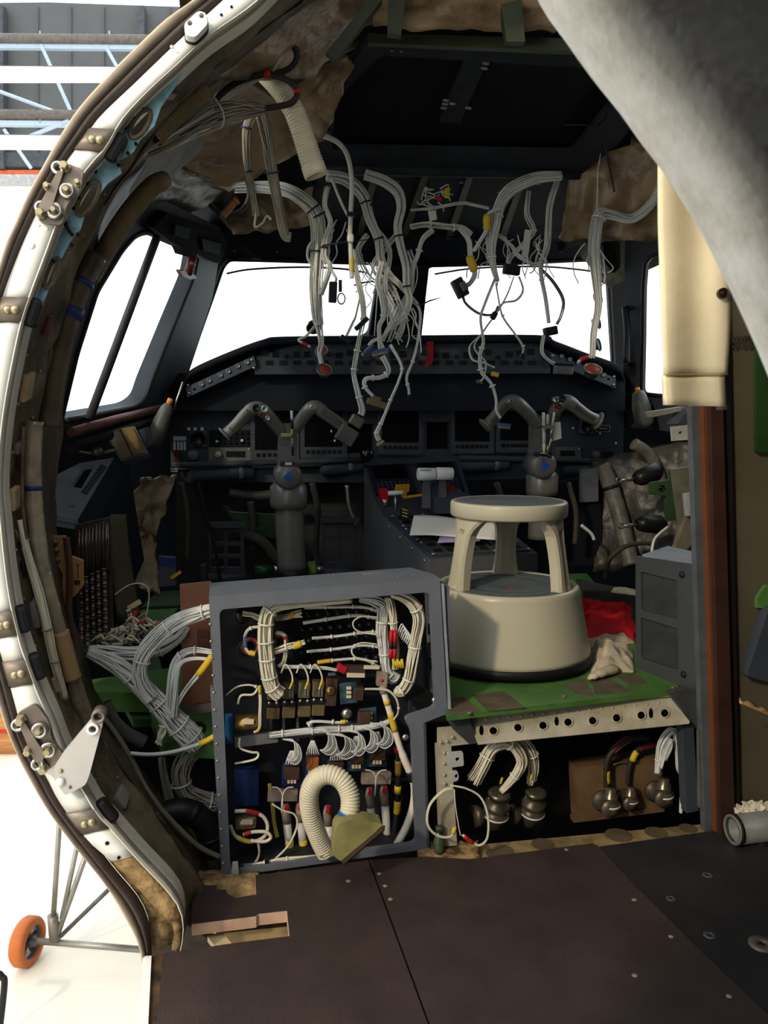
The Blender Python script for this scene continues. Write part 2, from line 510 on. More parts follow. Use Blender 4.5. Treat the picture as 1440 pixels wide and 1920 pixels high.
# pale posts standing in the hangar ahead of the windscreens
for x, w_, lab in ((698, 9, 'pale blue steel post seen through the left windscreen'), (886, 9, 'pale blue steel post seen through the right windscreen')):
    p = at(x, 640, 9)
    t = thing('hangar_post', lab, 'post', (p.x, p.y, GZ))
    kk = mpp(p)
    for sx in (-1, 1):
        b = MB(); b.box((p.x + sx * w_ * kk, p.y, GZ + 3.8), 0.02, 0.12, 7.6); b.build('flange', mat('pale_cyan_post', (240, 250, 252), 0.5, var=0.02), t)
    b = MB(); b.box((p.x, p.y, GZ + 3.8), 2 * w_ * kk, 0.02, 7.6); b.build('web', mat('pale_cyan_post', (240, 250, 252)), t)

# ---------------------------------------------------------------- fuselage shell
RS, ZC = 1.2, 0.74
def shell(name, s0, s1, a0, a1, m, ns=10, na=24, th=0.03, Rf=None):
    rows = []
    out = []
    for i in range(ns + 1):
        s = s0 + (s1 - s0) * i / ns
        R = RS if Rf is None else Rf(s)
        rows.append([ac(s, R * math.sin(math.radians(a0 + (a1 - a0) * j / na)), ZC + R * math.cos(math.radians(a0 + (a1 - a0) * j / na))) for j in range(na + 1)])
        out.append([ac(s, (R + th) * math.sin(math.radians(a0 + (a1 - a0) * j / na)), ZC + (R + th) * math.cos(math.radians(a0 + (a1 - a0) * j / na))) for j in range(na + 1)])
    b = MB(); b.grid(rows, smooth=True); b.grid(out, smooth=True)
    return b.build(name, m, kind='structure')
taper = lambda s: RS if s < 2.2 else RS - 0.12 * (s - 2.2) ** 1.3
shell('ceiling', 1.72, 3.32, -36, 48, M_olive, Rf=lambda s: taper(s) + 0.08)
shell('ceiling_cabin', -2.5, 1.62, -26, 60, M_olive)
shell('wall_left', 1.84, 2.2, -150, -40, M_dirty, Rf=lambda s: 1.14)
shell('wall_left_lower', 2.25, 3.95, -150, -78, M_cockd, Rf=lambda s: taper(s) - 0.03)
shell('wall_right', 1.85, 2.35, 48, 150, M_dirty)
shell('wall_right_lower', 2.35, 3.95, 78, 150, M_cockd, Rf=lambda s: taper(s) - 0.03)
shell('wall_cabin_right', -2.5, 1.85, 60, 150, M_pink)
b = MB(); b.hexa([ac(-2.5, -1.3, -0.6), ac(-2.5, 1.3, -0.6), ac(-2.5, 1.3, 2.2), ac(-2.5, -1.3, 2.2)], [ac(-2.55, -1.3, -0.6), ac(-2.55, 1.3, -0.6), ac(-2.55, 1.3, 2.2), ac(-2.55, -1.3, 2.2)])
b.build('wall_rear', M_pink, kind='structure')
shell('wall_cabin_left', -2.5, 0.40, -150, -26, M_pink)  # unseen; its front edge is set where it shades the curtain
# nose bulkhead under the windscreens
b = MB(); b.hexa([ac(3.95, u, z) for u, z in ((-1.1, -0.6), (1.1, -0.6), (1.1, 0.85), (0.75, 1.08), (-0.75, 1.08), (-1.1, 0.85))], [ac(4.0, u, z) for u, z in ((-1.1, -0.6), (1.1, -0.6), (1.1, 0.85), (0.75, 1.08), (-0.75, 1.08), (-1.1, 0.85))])
b.build('wall_front', M_cockd, kind='structure')

# ---------------------------------------------------------------- floor
def F2(px, py): p = onz(px, py, 0); return (p.x, p.y)
fm = lambda x, y: V((x, y, 0))
flo = struct('floor', (0.2, 1.0, 0))
left_edge = lambda Y: onz(294, 1920, 0).x + (onz(294, 1920, 0).y - Y) * 0.19
def floor_piece(name, outer, m, holes=(), th=0.022):
    b = MB(); b.plate(outer, list(holes), fm, th, nrm=(0, 0, -1)); return b.build(name, m, flo)
pa = [F2(361, 1660), F2(405, 1660), F2(407, 1668), F2(424, 1668), F2(426, 1676), F2(440, 1683), F2(480, 1677), F2(478, 1641), F2(690, 1613), F2(800, 1914)]
pa += [(pa[-1][0] + 0.24, 0.0), (0.45, -2.4), (-0.30, -2.4), (left_edge(0.2), 0.2), F2(294, 1920), F2(306, 1788), F2(365, 1779), F2(440, 1768), F2(543, 1755), F2(538, 1708), F2(511, 1711), F2(484, 1714), F2(480, 1718), F2(359, 1733)]
o1 = floor_piece('floor_panel', pa, M_ply); o1['label'] = 'brown floor board with a cut-out slot'
sx = pa[9]
pb = [F2(693, 1612.5), F2(800, 1606), F2(880, 1611), F2(1111, 1581), F2(1123, 1587), F2(1182, 1651), F2(1293, 1762), F2(1440, 1902), (1.05, 0.0), (1.0, -2.4), (0.46, -2.4), (sx[0] + 0.246, 0.0), (sx[0] + 0.004, sx[1])]
floor_piece('floor_panel', pb, M_ply)
pc = [F2(1125, 1587), F2(1350, 1556), (1.6, 2.05), (1.6, -2.4), (1.01, -2.4), (1.055, 0.0), F2(1442, 1902), F2(1295, 1762), F2(1184, 1651)]
o3 = floor_piece('floor_panel', pc, M_plyd); o3['label'] = 'blackish floor board'
# cut edges of plywood round the slot
for a, c in (((359, 1733), (480, 1718)), ((480, 1718), (484, 1714)), ((484, 1714), (538, 1708)), ((538, 1708), (543, 1755)), ((440, 1683), (480, 1677)), ((480, 1677), (478, 1641))):
    p, q = onz(*a, 0), onz(*c, 0)
    d = (q - p).normalized(); n = V((-d.y, d.x, 0)); n = n if n.y > 0 else -n
    b = MB(); e = 0.0006
    if a == (538, 1708): n = V((d.y, -d.x, 0)); n = n if n.x < 0 else -n; n = n * -1
    b.hexa([p - n * e, q - n * e, q - n * e + V((0, 0, -0.0235)), p - n * e + V((0, 0, -0.0235))], [p + n * e, q + n * e, q + n * e + V((0, 0, -0.0235)), p + n * e + V((0, 0, -0.0235))])
    b.build('ply_edge', M_plyedge, flo)
for (x, y) in ((711, 1638), (722, 1661), (732, 1686), (653, 1652), (1189, 1687), (1258, 1756), (1367, 1868), (1190, 1829), (1062, 1593)):
    stud('screw', onz(x, y, 0.0), (0, 0, 1), 0.0052, mat('bright_screw', (196, 186, 164), 0.35, 0.5), flo, dome_mesh(mat('bright_screw', (196, 186, 164)), 10)).scale = (0.0052, 0.0052, 0.0016)
for (x, y, r) in ((1258, 1685, 8), (1331, 1754, 10), (1327, 1641, 9)):
    p = onz(x, y, 0); b = MB(); b.lathe(p, [(0.0045, 0.0), (r * 0.0012, 0.0), (r * 0.0012, 0.0012), (0.0045, 0.0012)], n=18, closed=True); b.build('washer', mat('dull_washer', (96, 98, 100), 0.5, 0.4), flo)
p = onz(1430, 1772, 0); b = MB(); b.lathe(p, [(0.0065, 0), (0.0255, 0), (0.0255, 0.003), (0.0065, 0.003)], n=26, closed=True); b.build('washer', M_zinc, flo)
# belly structure below the floor boards
b = MB(); b.hexa([V((-0.25, 1.1, -0.30)), V((1.6, 1.1, -0.30)), V((1.9, 4.2, -0.30)), V((-1.2, 4.2, -0.30)), V((-0.55, 1.8, -0.30))], [V((-0.25, 1.1, -0.27)), V((1.6, 1.1, -0.27)), V((1.9, 4.2, -0.27)), V((-1.2, 4.2, -0.27)), V((-0.55, 1.8, -0.27))])
b.build('floor_belly', mat('belly_dark_brown', (60, 48, 34), 0.8, rgb2=(30, 24, 18), scale=12), kind='structure')  # dark brown stands in for the shade of the underfloor void
# beam seen through the slot
bm_ = struct('trim_1', onz(420, 1760, -0.09))
b = MB(); b.hexa([onz(395, 1752, -0.05), onz(560, 1735, -0.05), onz(560, 1700, -0.05), onz(395, 1722, -0.05)], [p + V((0, 0, -0.1)) for p in (onz(395, 1752, -0.05), onz(560, 1735, -0.05), onz(560, 1700, -0.05), onz(395, 1722, -0.05))]); b.build('seat_rail_beam', mat('tan_beam', (158, 134, 90), 0.6, rgb2=(96, 76, 48), scale=14), bm_)
b = MB(); b.tube([onz(395, 1735, -0.045), onz(425, 1770, -0.045)], 0.006, 8); b.build('pipe', M_steel, bm_)
b = MB(); b.box(onz(412, 1768, -0.04), 0.03, 0.05, 0.012, Matrix.Rotation(0.6, 3, 'Z')); b.build('label_tag', mat('cream_tag', (204, 182, 138), 0.6), bm_)
# sealant and dirt round the rack foot
bm2 = struct('trim_2', onz(420, 1655, -0.02))
def lumpy(px, py, w, d, h, m, nm, par, z=-0.02, sd=0):
    c = onz(px, py, z); b = MB(); rows = []
    for i in range(9):
        rows.append([c + V(((j / 10 - 0.5) * w, (i / 8 - 0.5) * d, h * (0.3 + noise.noise(V((i * 0.7 + sd, j * 0.6, sd)))) * math.sin(math.pi * min(max(i / 8, 0.08), 0.92)))) for j in range(11)])
    b.grid(rows, thick=0.03, nrm=(0, 0, -1)); return b.build(nm, m, par)
lumpy(395, 1650, 0.20, 0.07, 0.02, M_rust, 'sealant', bm2, -0.01, 2)
lumpy(447, 1665, 0.10, 0.07, 0.016, M_rust, 'sealant', bm2, -0.012, 5)
lumpy(840, 1592, 0.14, 0.06, 0.03, M_rust, 'sealant', bm2, -0.005, 8)
# cream sill strip ahead of boards on the right, with dark round stains (bolt pads)
b = MB(); b.plate([F2(800, 1612), F2(1120, 1590), F2(1350, 1560), F2(1335, 1535), F2(1100, 1556), F2(860, 1578), F2(800, 1585)], [], lambda x, y: V((x, y, -0.012)), 0.02, nrm=(0, 0, -1)); sl = b.build('trim_3', mat('cream_rail', (150, 128, 86), 0.6, rgb2=(104, 86, 56), scale=18), kind='structure')
for (x, y, rx) in ((1018, 1583, 22), (943, 1595, 20), (926, 1600, 15), (1160, 1566, 26), (1230, 1561, 22), (1290, 1553, 18)):
    c = onz(x, y, -0.0115); b = MB(); b.lathe(c, [(rx * 0.00125, 0), (rx * 0.00125, 0.0006), (0.004, 0.0008), (0.0001, 0.0008)], n=20, smooth=False); b.build('bolt_pad', mat('stain_brown', (92, 80, 56), 0.8), sl)
# door sill strip
b = MB(); s0 = onz(268, 1792, 0); s1 = onz(284, 1792, 0); s2 = onz(278, 1920, 0); s3 = onz(258, 1920, 0)
ex = (s2 - s1).normalized()
b.hexa([s0, s1, s1 + ex * 1.6, s0 + ex * 1.6], [p + V((0, 0, -0.05)) for p in (s0, s1, s1 + ex * 1.6, s0 + ex * 1.6)])
dsill = b.build('trim_4', M_white, kind='structure')
b = MB(); q0 = onz(284, 1792, -0.006); q1 = onz(304, 1790, -0.006)
b.hexa([q0, q1, q1 + ex * 1.6, q0 + ex * 1.6], [p + V((0, 0, -0.05)) for p in (q0, q1, q1 + ex * 1.6, q0 + ex * 1.6)])
b.build('trim_5', mat('sill_gap_black', (34, 28, 24), 0.6, rgb2=(90, 66, 40), scale=20), kind='structure')

# ---------------------------------------------------------------- door frame (left)
OUT = [(420, -50), (367, 0), (310, 40), (267, 80), (213, 133), (150, 203), (110, 263), (80, 317), (50, 373), (27, 427), (7, 473), (-25, 600), (-50, 720), (-64, 860), (-62, 960), (-50, 1080), (-30, 1200), (0, 1323), (33, 1410), (83, 1503), (133, 1573), (193, 1647), (233, 1713), (258, 1760), (266, 1797)]
MID = [(480, -50), (423, 0), (333, 83), (253, 160), (190, 220), (160, 260), (130, 300), (110, 330), (73, 397), (37, 477), (0, 580), (-20, 680), (-32, 780), (-38, 880), (-36, 980), (-25, 1080), (-8, 1180), (20, 1280), (50, 1385), (87, 1450), (113, 1500), (167, 1573), (213, 1633), (260, 1690), (280, 1740), (284, 1797)]
WOUT = MID[:22] + [(217, 1617), (290, 1697), (327, 1737), (322, 1778)]
INN = [(530, -40), (473, 17), (393, 73), (327, 133), (283, 173), (233, 227), (200, 283), (167, 320), (133, 377), (110, 423), (90, 477), (60, 557), (43, 610), (23, 703), (10, 780), (2, 857), (0, 920), (3, 953), (12, 1045), (23, 1124), (40, 1197), (50, 1228), (72, 1290), (100, 1353), (123, 1413), (160, 1477), (187, 1523), (213, 1550), (263, 1607), (318, 1665), (340, 1700), (345, 1740), (338, 1780)]
NJ = 90
def curve2(pts): return resample(catmull([V((x, y, 0)) for x, y in pts], 6), NJ)
cO, cM, cW, cI = curve2(OUT), curve2(MID), curve2(WOUT), curve2(INN)
SJ = 1.52
aj = A(SJ)
def on3(c, s): f = A(s); return [f(p.x, p.y) for p in c]
dr = struct('door_1', aj(284, 1790))
o3_, m3_, w3_, i3_ = on3(cO, SJ), on3(cM, SJ), on3(cW, SJ), on3(cI, SJ)
def bulge(a, c, prof, fwd=-1):
    """rows between curves a and c with (t, height toward viewer)"""
    return [[p.lerp(q, t) + FW * (-h) for p, q in zip(a, c)] for t, h in prof]
b = MB(); b.grid(bulge(o3_, m3_, [(0.0, -0.03), (0.0, 0.004), (0.06, 0.012), (0.14, 0.012)])); b.build('seal_outer_lip', M_seal_l, dr)
b = MB(); b.grid(bulge(o3_, m3_, [(0.13, 0.008), (0.2, 0.018), (0.35, 0.023), (0.5, 0.02), (0.56, 0.008)])); b.build('seal_bulb', M_seal, dr)
b = MB(); b.grid(bulge(o3_, m3_, [(0.55, 0.006), (0.62, 0.016), (0.8, 0.014), (0.93, 0.004), (1.0, -0.01)])); b.build('seal_inner_lip', M_seal_d, dr)
# jamb: white segments split by hinge fittings; inner lip
i4_ = [p + FW * 0.035 for p in i3_]
def seg(k0, k1, m, nm, a=None, c=None, lift=0.0):
    a = a or w3_; c = c or i3_
    b = MB(); rows = bulge(a[k0:k1 + 1], c[k0:k1 + 1], [(0.0, lift), (0.5, lift + 0.002), (0.93, lift)]); 
    b.grid(rows, thick=0.012, nrm=FW); return b.build(nm, m, dr)
def kof(curve, px, py): return min(range(NJ), key=lambda i: (curve[i].x - px) ** 2 + (curve[i].y - py) ** 2)
b = MB(); b.grid([[p for p in w3_], [p for p in i3_]], thick=0.02, nrm=FW); jb = b.build('jamb_backing', mat('jamb_backing', (206, 200, 186), 0.45), dr)
cuts = [(0, 2), None]
fits = [kof(cI, 205, 260), kof(cI, 55, 575), kof(cI, 30, 1165), kof(cI, 50, 1250), kof(cI, 190, 1535)]
edges = [0] + sorted(fits) + [NJ - 9]
for a_, c_ in zip(edges, edges[1:]):
    if c_ - a_ > 3: seg(a_ + (1 if a_ else 0), c_ - 1, M_white, 'jamb_panel', lift=0.008)
seg(NJ - 10, NJ - 1, M_rust, 'jamb_panel_stained', lift=0.006)
b = MB(); b.grid([[p.lerp(q, 0.93) - FW * 0.012 for p, q in zip(w3_, i3_)], [p - FW * 0.014 for p in i3_], i4_, [p + FW * 0.03 for p in i4_]]); b.build('jamb_lip', mat('jamb_lip_white', (214, 208, 190), 0.4, var=0.06), dr)
kk0 = kof(cM, 167, 1573)
b = MB(); b.grid([[p + FW * 0.012 for p in m3_[kk0:]], [p + FW * 0.012 for p in w3_[kk0:]]], thick=0.01, nrm=FW); b.build('stained_corner', M_rust, dr)
# hinge plates with screws
def jfit(kc, half, m, nm, t0=-0.12, t1=0.98, lift=0.013):
    k0, k1 = max(kc - half, 0), kc + half
    b = MB(); b.grid(bulge([m3_[i].lerp(w3_[i], 0.5) for i in range(k0, k1 + 1)], i3_[k0:k1 + 1], [(t0, lift - 0.006), (0.05, lift), (0.5, lift), (t1, lift)]), thick=0.008, nrm=FW)
    return b.build(nm, m, dr)
for kc in fits:
    h = jfit(kc, 1, M_zinc, 'hinge_plate')
    for t in (0.35, 0.62):
        kq = kc + (0 if t < 0.5 else 0)
        p = w3_[kc].lerp(i3_[kc], t) - FW * 0.013
        stud('screw', p, -FW, 0.008, M_brass, h)
    # black rubber stop inside the lip
    p = i3_[kc] + FW * 0.02
    d = (i3_[min(kc + 1, NJ - 1)] - i3_[kc - 1]).normalized()
    inw = FW.cross(d).normalized()
    if inw.dot(RT) < 0: inw = -inw
    b = MB(); b.box(p + inw * 0.006 - FW * 0.006, 0.05, 0.024, 0.026, Matrix((d, inw, FW)).transposed(), bev=0.008); b.build('rubber_stop', M_black, dr)
# latch mechanisms: plate with slotted roller links
def latch(cx, cy, ang, sc, pts, cat_pts):
    f = aj; ca, sa = math.cos(ang), math.sin(ang)
    T = lambda x, y: (cx + (x * ca - y * sa) * sc, cy + (x * sa + y * ca) * sc)
    k = mpp(f(cx, cy))
    lf = A(SJ - 0.022)
    b = MB(); b.plate(rrect([T(-22, -58), T(20, -62), T(30, -20), T(20, 10), T(30, 50), T(-14, 64), T(-26, 20), T(-16, -10)], 10 * sc), [], lf, 0.01); lp = b.build('latch_plate', M_zinc, dr)
    for (x, y, r) in pts:
        X, Y = T(x, y)
        b = MB(); b.lathe(A(SJ - 0.024)(X, Y), [(r * k * sc * 0.55, 0), (r * k * sc, 0), (r * k * sc, 0.008), (r * k * sc * 0.55, 0.008)], axis=-FW, n=20, closed=True); b.build('roller_ring', M_steel, lp)
    for (x, y, r) in cat_pts:
        X, Y = T(x, y)
        b = MB(); b.lathe(A(SJ - 0.024)(X, Y), [(r * k * sc * 1.3, 0), (r * k * sc * 1.3, 0.004), (r * k * sc, 0.004), (r * k * sc, 0.016), (r * k * sc * 0.8, 0.019)], axis=-FW, n=6 if r > 5 else 14, smooth=False); b.build('bolt', M_brass, lp)
    b = MB(); b.plate(rrect([T(-24, -40), T(-14, -42), T(-2, 30), T(-12, 44), T(-26, 38)], 5 * sc), [], A(SJ - 0.034), 0.006); b.build('link', M_zinc, lp)
latch(112, 365, math.radians(27), 1.0, [(10, -12, 14), (6, 32, 15), (-24, -42, 12), (-18, 38, 12)], [(-14, -50, 8), (10, -12, 6), (-26, -2, 6), (6, 32, 6), (-14, 48, 8), (22, -34, 5)])
latch(73, 1384, math.radians(-24), 1.0, [(8, -14, 15), (8, 26, 15), (-24, -40, 12), (-20, 42, 12)], [(-16, -46, 8), (8, -16, 7), (8, 26, 7), (-26, 12, 7), (-14, 54, 8)])
# guide block near the top
b = MB(); b.plate(rrect([(345, 44), (372, 20), (386, 24), (390, 44), (366, 70), (347, 66)], 7), [circ(356, 43, 5), circ(378, 29, 5)], A(SJ - 0.05), 0.02); gb = b.build('guide_block', M_white, dr)
b = MB(); b.plate(rrect([(344, 48), (372, 24), (388, 28), (392, 50), (366, 76), (346, 71)], 7), [], A(SJ - 0.03), 0.03); b.build('guide_pad', M_black, dr)
for (x, y, r) in ((322, 88, 3.2), (332, 98, 3.2), (73, 423, 3), (88, 430, 3), (60, 461, 6)):
    stud('rivet', A(SJ - 0.009)(x, y), -FW, r * 1.0e-3, M_white, dr)
for (x, y, r) in ((434, 14, 2.3), (415, 29, 2.3), (201, 1580, 3.6), (223, 1607, 3.2)):
    b = MB(); b.lathe(A(SJ - 0.0085)(x, y), [(r * 0.001, 0), (r * 0.001, 0.003), (0.0001, 0.003)], axis=-FW, n=10); b.build('drilled_hole', M_hole, dr)
# triangular arm bracket low on the jamb
arm = A(SJ - 0.03)
b = MB(); b.plate(rrect([(100, 1440), (118, 1412), (170, 1350), (184, 1338), (193, 1344), (192, 1360), (167, 1455), (160, 1472), (122, 1492), (98, 1456)], 6), [circ(174, 1368, 6)], arm, 0.012); ab = b.build('arm_bracket', mat('bracket_silver', (196, 192, 188), 0.4, 0.25, var=0.05), dr)
b = MB(); b.lathe(A(SJ - 0.045)(184, 1345), [(0.007, 0), (0.012, 0), (0.012, 0.03), (0.007, 0.03)], axis=FW, n=18, closed=True); b.build('bushing', M_zinc, ab)
b = MB(); b.lathe(A(SJ - 0.036)(174, 1368), [(0.0065, 0), (0.0105, 0), (0.0105, 0.006), (0.0065, 0.006)], axis=FW, n=18, closed=True); b.build('bushing', M_white, ab)
stud('cap', A(SJ - 0.031)(113, 1466), -FW, 0.0085, M_white, ab)
stud('screw', A(SJ - 0.031)(114, 1446), -FW, 0.004, M_brass, ab); stud('screw', A(SJ - 0.031)(131, 1476), -FW, 0.003, M_zinc, ab)

# ---------------------------------------------------------------- fuselage frame just inside the door
IN2 = [(580, -10), (490, 55), (410, 120), (345, 180), (295, 240), (250, 300), (212, 355), (176, 420), (146, 490), (120, 560), (100, 630), (84, 720), (72, 800), (64, 900), (68, 1000), (84, 1100), (112, 1210), (152, 1320), (212, 1420), (280, 1510), (340, 1600), (385, 1680)]
c2 = curve2(IN2)
fr = struct('wall_frame', A(1.8)(300, 1600))
r0 = on3(cI, SJ + 0.05); r3 = on3(c2, 1.70); r4 = on3([V((p.x + 40, p.y, 0)) for p in c2], 1.95)
rows = []
for t in [i / 8 for i in range(9)]:
    rows.append([p.lerp(q, t) + FW * (0.03 * math.sin(t * math.pi)) + V((nz3(p.lerp(q, t), 9, 0.010), 0, nz3(p.lerp(q, t) + V((3, 0, 0)), 11, 0.010))) for p, q in zip(r0, r3)])
b = MB(); b.grid(rows, thick=0.02, nrm=FW); b.build('frame_web', M_dirty, fr)
rows = [[p.lerp(q, t) + V((nz3(p.lerp(q, t), 8, 0.012), 0, nz3(p.lerp(q, t) + V((3, 0, 0)), 9, 0.012))) for p, q in zip(r3, r4)] for t in [i / 8 for i in range(9)]]
b = MB(); b.grid(rows, thick=0.02, nrm=FW - RT * 0.5); b.build('skin_panel', mat('skin_brown', (88, 76, 58), 0.5, rgb2=(48, 42, 32), scale=10, bump=0.3, bscale=30), fr)
# blue film covered strip with lightening holes
kA, kB = kof(cI, 350, 112), kof(cI, 60, 557)
st = A(1.552)
blue_out = [(352, 122), (327, 138), (283, 178), (236, 230), (203, 286), (170, 323), (137, 380), (114, 426), (93, 480), (64, 556), (72, 585)]
blue_in = [(84, 560), (108, 500), (130, 455), (150, 430), (160, 395), (180, 372), (200, 345), (228, 325), (222, 300), (250, 285), (262, 262), (290, 235), (302, 200), (330, 160), (338, 140)]
holes = [circ(263, 232, 30, 20, 13, math.radians(-58)), circ(165, 372, 36, 22, 13, math.radians(-60)), circ(98, 512, 30, 20, 10, math.radians(-68))]
b = MB(); b.plate(blue_out + blue_in, holes, st, 0.004); bs = b.build('film_strip', M_blue, fr)
rv = [(316, 150), (297, 168), (281, 184), (266, 202), (250, 221), (234, 240), (192, 302), (179, 322), (164, 345), (148, 372), (138, 391), (123, 419), (108, 441), (146, 440), (126, 428), (130, 434), (135, 440), (123, 422), (97, 470), (135, 460), (100, 490), (255, 270), (240, 288), (222, 310)]
for (x, y) in rv:
    b = MB(); b.lathe(A(1.549)(x, y), [(0.0032, 0), (0.0032, 0.003), (0.0001, 0.003)], axis=-FW, n=8); b.build('drilled_hole', M_hole, fr)
for h in holes:
    pth = [A(1.55)(x, y) for x, y in h]; b = MB(); b.tube(pth + [pth[0]], 0.004, 6); b.build('hole_rim', M_dirty, fr)

# ---------------------------------------------------------------- windows
M_glass = glass_mat('window_glass', (250, 253, 253), 0.03)
W1 = (at(115, 790, 1.99), at(300, 755, 2.83), at(372, 480, 2.86))
w1 = P3(*W1)
n1 = (W1[1] - W1[0]).cross(W1[2] - W1[0]).normalized()
n1 = n1 if n1.x < 0 else -n1
win1 = struct('window_1', w1(200, 790))
hole1 = rrect([(112, 792), (143, 663), (180, 547), (227, 470), (253, 441), (277, 433), (300, 447), (353, 469), (371, 478), (363, 520), (322, 620), (283, 717), (273, 748), (253, 763), (160, 781)], 12, 3)
b = MB(); b.plate([(62, 850), (90, 700), (150, 500), (215, 400), (300, 372), (420, 430), (398, 560), (345, 720), (330, 800), (200, 830)], [hole1], w1, 0.05, nrm=n1); b.build('window_frame', M_cock, win1)
def rim(h2, m, r, nm, par, mt, off=0.0, nn=None):
    pth = [m(x, y) + (nn * off if nn else V((0, 0, 0))) for x, y in h2]
    b = MB(); b.tube(pth + [pth[0]], r, 6); return b.build(nm, mt, par)
rim(hole1, w1, 0.008, 'rubber_gasket', win1, M_black)
b = MB(); b.plate([(70, 830), (120, 600), (215, 410), (390, 440), (330, 760)], [], lambda x, y: w1(x, y) + n1 * 0.03, 0.004, nrm=n1); b.build('pane', M_glass, win1)
# sill rail under side window
b = MB(); b.tube([w1(118, 806) - n1 * 0.02, w1(200, 782) - n1 * 0.025, w1(300, 760) - n1 * 0.02], 0.012, 8); b.build('sill_trim', mat('brown_sill', (110, 66, 58), 0.5), win1)
b = MB(); b.tube([w1(110, 832) - n1 * 0.03, w1(215, 800) - n1 * 0.03, w1(310, 775) - n1 * 0.02], 0.016, 8); b.build('sill_rail', M_cockd, win1)
# slanted post across side window
b = MB(); b.tube([w1(281, 440) - n1 * 0.02, w1(262, 490) - n1 * 0.02, w1(152, 783) - n1 * 0.02], 0.0115, 8); b.build('window_post', mat('post_grey', (58, 56, 58), 0.5), win1)
# windscreens
FA, FB, FC = A(3.65)(500, 660), A(3.65)(1000, 660), A(3.3)(740, 480)
wf = P3(FA, FB, FC)
nF = (FB - FA).cross(FC - FA).normalized(); nF = nF if nF.y > 0 else -nF
hl = rrect([(343, 718), (373, 627), (400, 550), (417, 500), (429, 486), (480, 487), (579, 490), (700, 493), (716, 497), (708, 545), (692, 640), (560, 700)], 9, 3)
hr = rrect([(767, 640), (786, 544), (795, 505), (806, 497), (960, 493), (1109, 486), (1140, 486), (1144, 560), (1152, 700), (1000, 690)], 8, 3)
win2 = struct('window_2', wf(530, 640)); win3 = struct('window_3', wf(950, 640))
b = MB(); b.plate([(392, 340), (738, 340), (738, 800), (300, 800), (322, 715), (335, 680), (385, 480)], [hl], wf, 0.06, nrm=nF); b.build('window_frame', M_cockd, win2)
b = MB(); b.plate([(738, 340), (1188, 340), (1192, 800), (738, 800)], [hr], wf, 0.06, nrm=nF); b.build('window_frame', M_cockd, win3)
rim(hl, wf, 0.010, 'rubber_gasket', win2, M_black); rim(hr, wf, 0.010, 'rubber_gasket', win3, M_black)
b = MB(); b.plate([(392, 460), (735, 460), (735, 770), (318, 770), (335, 700)], [], lambda x, y: wf(x, y) + nF * 0.035, 0.005, nrm=nF); b.build('pane', M_glass, win2)
b = MB(); b.plate([(741, 460), (1180, 460), (1185, 770), (741, 770)], [], lambda x, y: wf(x, y) + nF * 0.035, 0.005, nrm=nF); b.build('pane', M_glass, win3)
b = MB(); b.plate([(715, 480), (800, 480), (766, 800), (682, 800)], [], lambda x, y: wf(x, y) - nF * 0.06, 0.07, nrm=nF); b.build('centre_post', M_cockd, win2)
b = MB(); b.plate([(705, 505), (790, 505), (764, 700), (692, 700)], [], lambda x, y: wf(x, y) - nF * 0.075, 0.02, nrm=nF); b.build('post_cover', M_black, win2)
for x, y in ((440, 470), (520, 472), (600, 474), (680, 478), (870, 478), (960, 476), (1050, 472), (1120, 470)):
    stud('screw', wf(x, y), -nF, 0.004, M_zinc, win2 if x < 740 else win3)
# wiper blades outside
for pts, w_ in (([(425, 513), (470, 505), (560, 501), (640, 504), (690, 512)], win2), ([(815, 514), (880, 504), (960, 500), (1040, 501), (1130, 511)], win3)):
    b = MB(); b.tube([CAM + (wf(p.x, p.y) - CAM) * 1.028 for p in catmull([V((x, y, 0)) for x, y in pts], 8)], 0.0042, 6); b.build('wiper_blade', M_black, w_)
# right side window (mirrored)
mir = lambda p: (lambda s, u: ac(s, -u, p.z))(((p - V((0.44, 1.43, 0))).dot(FW)) + 1.43, ((p - V((0.44, 1.43, 0))).dot(RT)))
W4 = tuple(mir(p) for p in W1)
w4 = P3(*W4); n4 = (W4[1] - W4[0]).cross(W4[2] - W4[0]).normalized(); n4 = n4 if n4.x > 0 else -n4
win4 = struct('window_4', w4(1260, 745))
hole4 = rrect([(1203, 738), (1205, 640), (1206, 540), (1210, 492), (1224, 478), (1300, 468), (1420, 440), (1480, 560), (1540, 740), (1400, 745), (1240, 742)], 10, 3)
b = MB(); b.plate([(1168, 800), (1172, 420), (1300, 400), (1480, 380), (1640, 700), (1640, 850)], [hole4], w4, 0.018, nrm=n4); b.build('window_frame', M_cock, win4)
rim(hole4, w4, 0.008, 'rubber_gasket', win4, M_black)
b = MB(); b.plate([(1180, 790), (1185, 430), (1480, 400), (1620, 820)], [], lambda x, y: w4(x, y) + n4 * 0.03, 0.004, nrm=n4); b.build('pane', M_glass, win4)
# upper closing panels between windows and ceiling, both sides
for sg, nm in ((-1, 'trim_6'), (1, 'trim_7')):
    b = MB(); rows = []
    for s in (2.9, 3.0, 3.4, 3.6):
        rows.append([ac(s, sg * (0.86 - 0.2 * (s - 2.2)), 1.64), ac(s, sg * (0.70 - 0.15 * (s - 2.2)), 1.76), ac(s, sg * (0.5 - 0.1 * (s - 2.2)), 1.9)])
    b.grid(rows[:], thick=0.02, nrm=V((0, 0, 1))); b.build(nm, M_cockd, kind='structure')
# brow panel above windscreens
b = MB(); rows = []
for s, z in ((2.9, 1.80), (3.05, 1.75), (3.18, 1.70), (3.27, 1.665)):
    rows.append([ac(s, u, z) for u in (-0.95, -0.5, 0, 0.5, 0.95)])
b.grid(rows, thick=0.03, nrm=V((0, 0, 1))); b.build('trim_8', M_cockd, kind='structure')
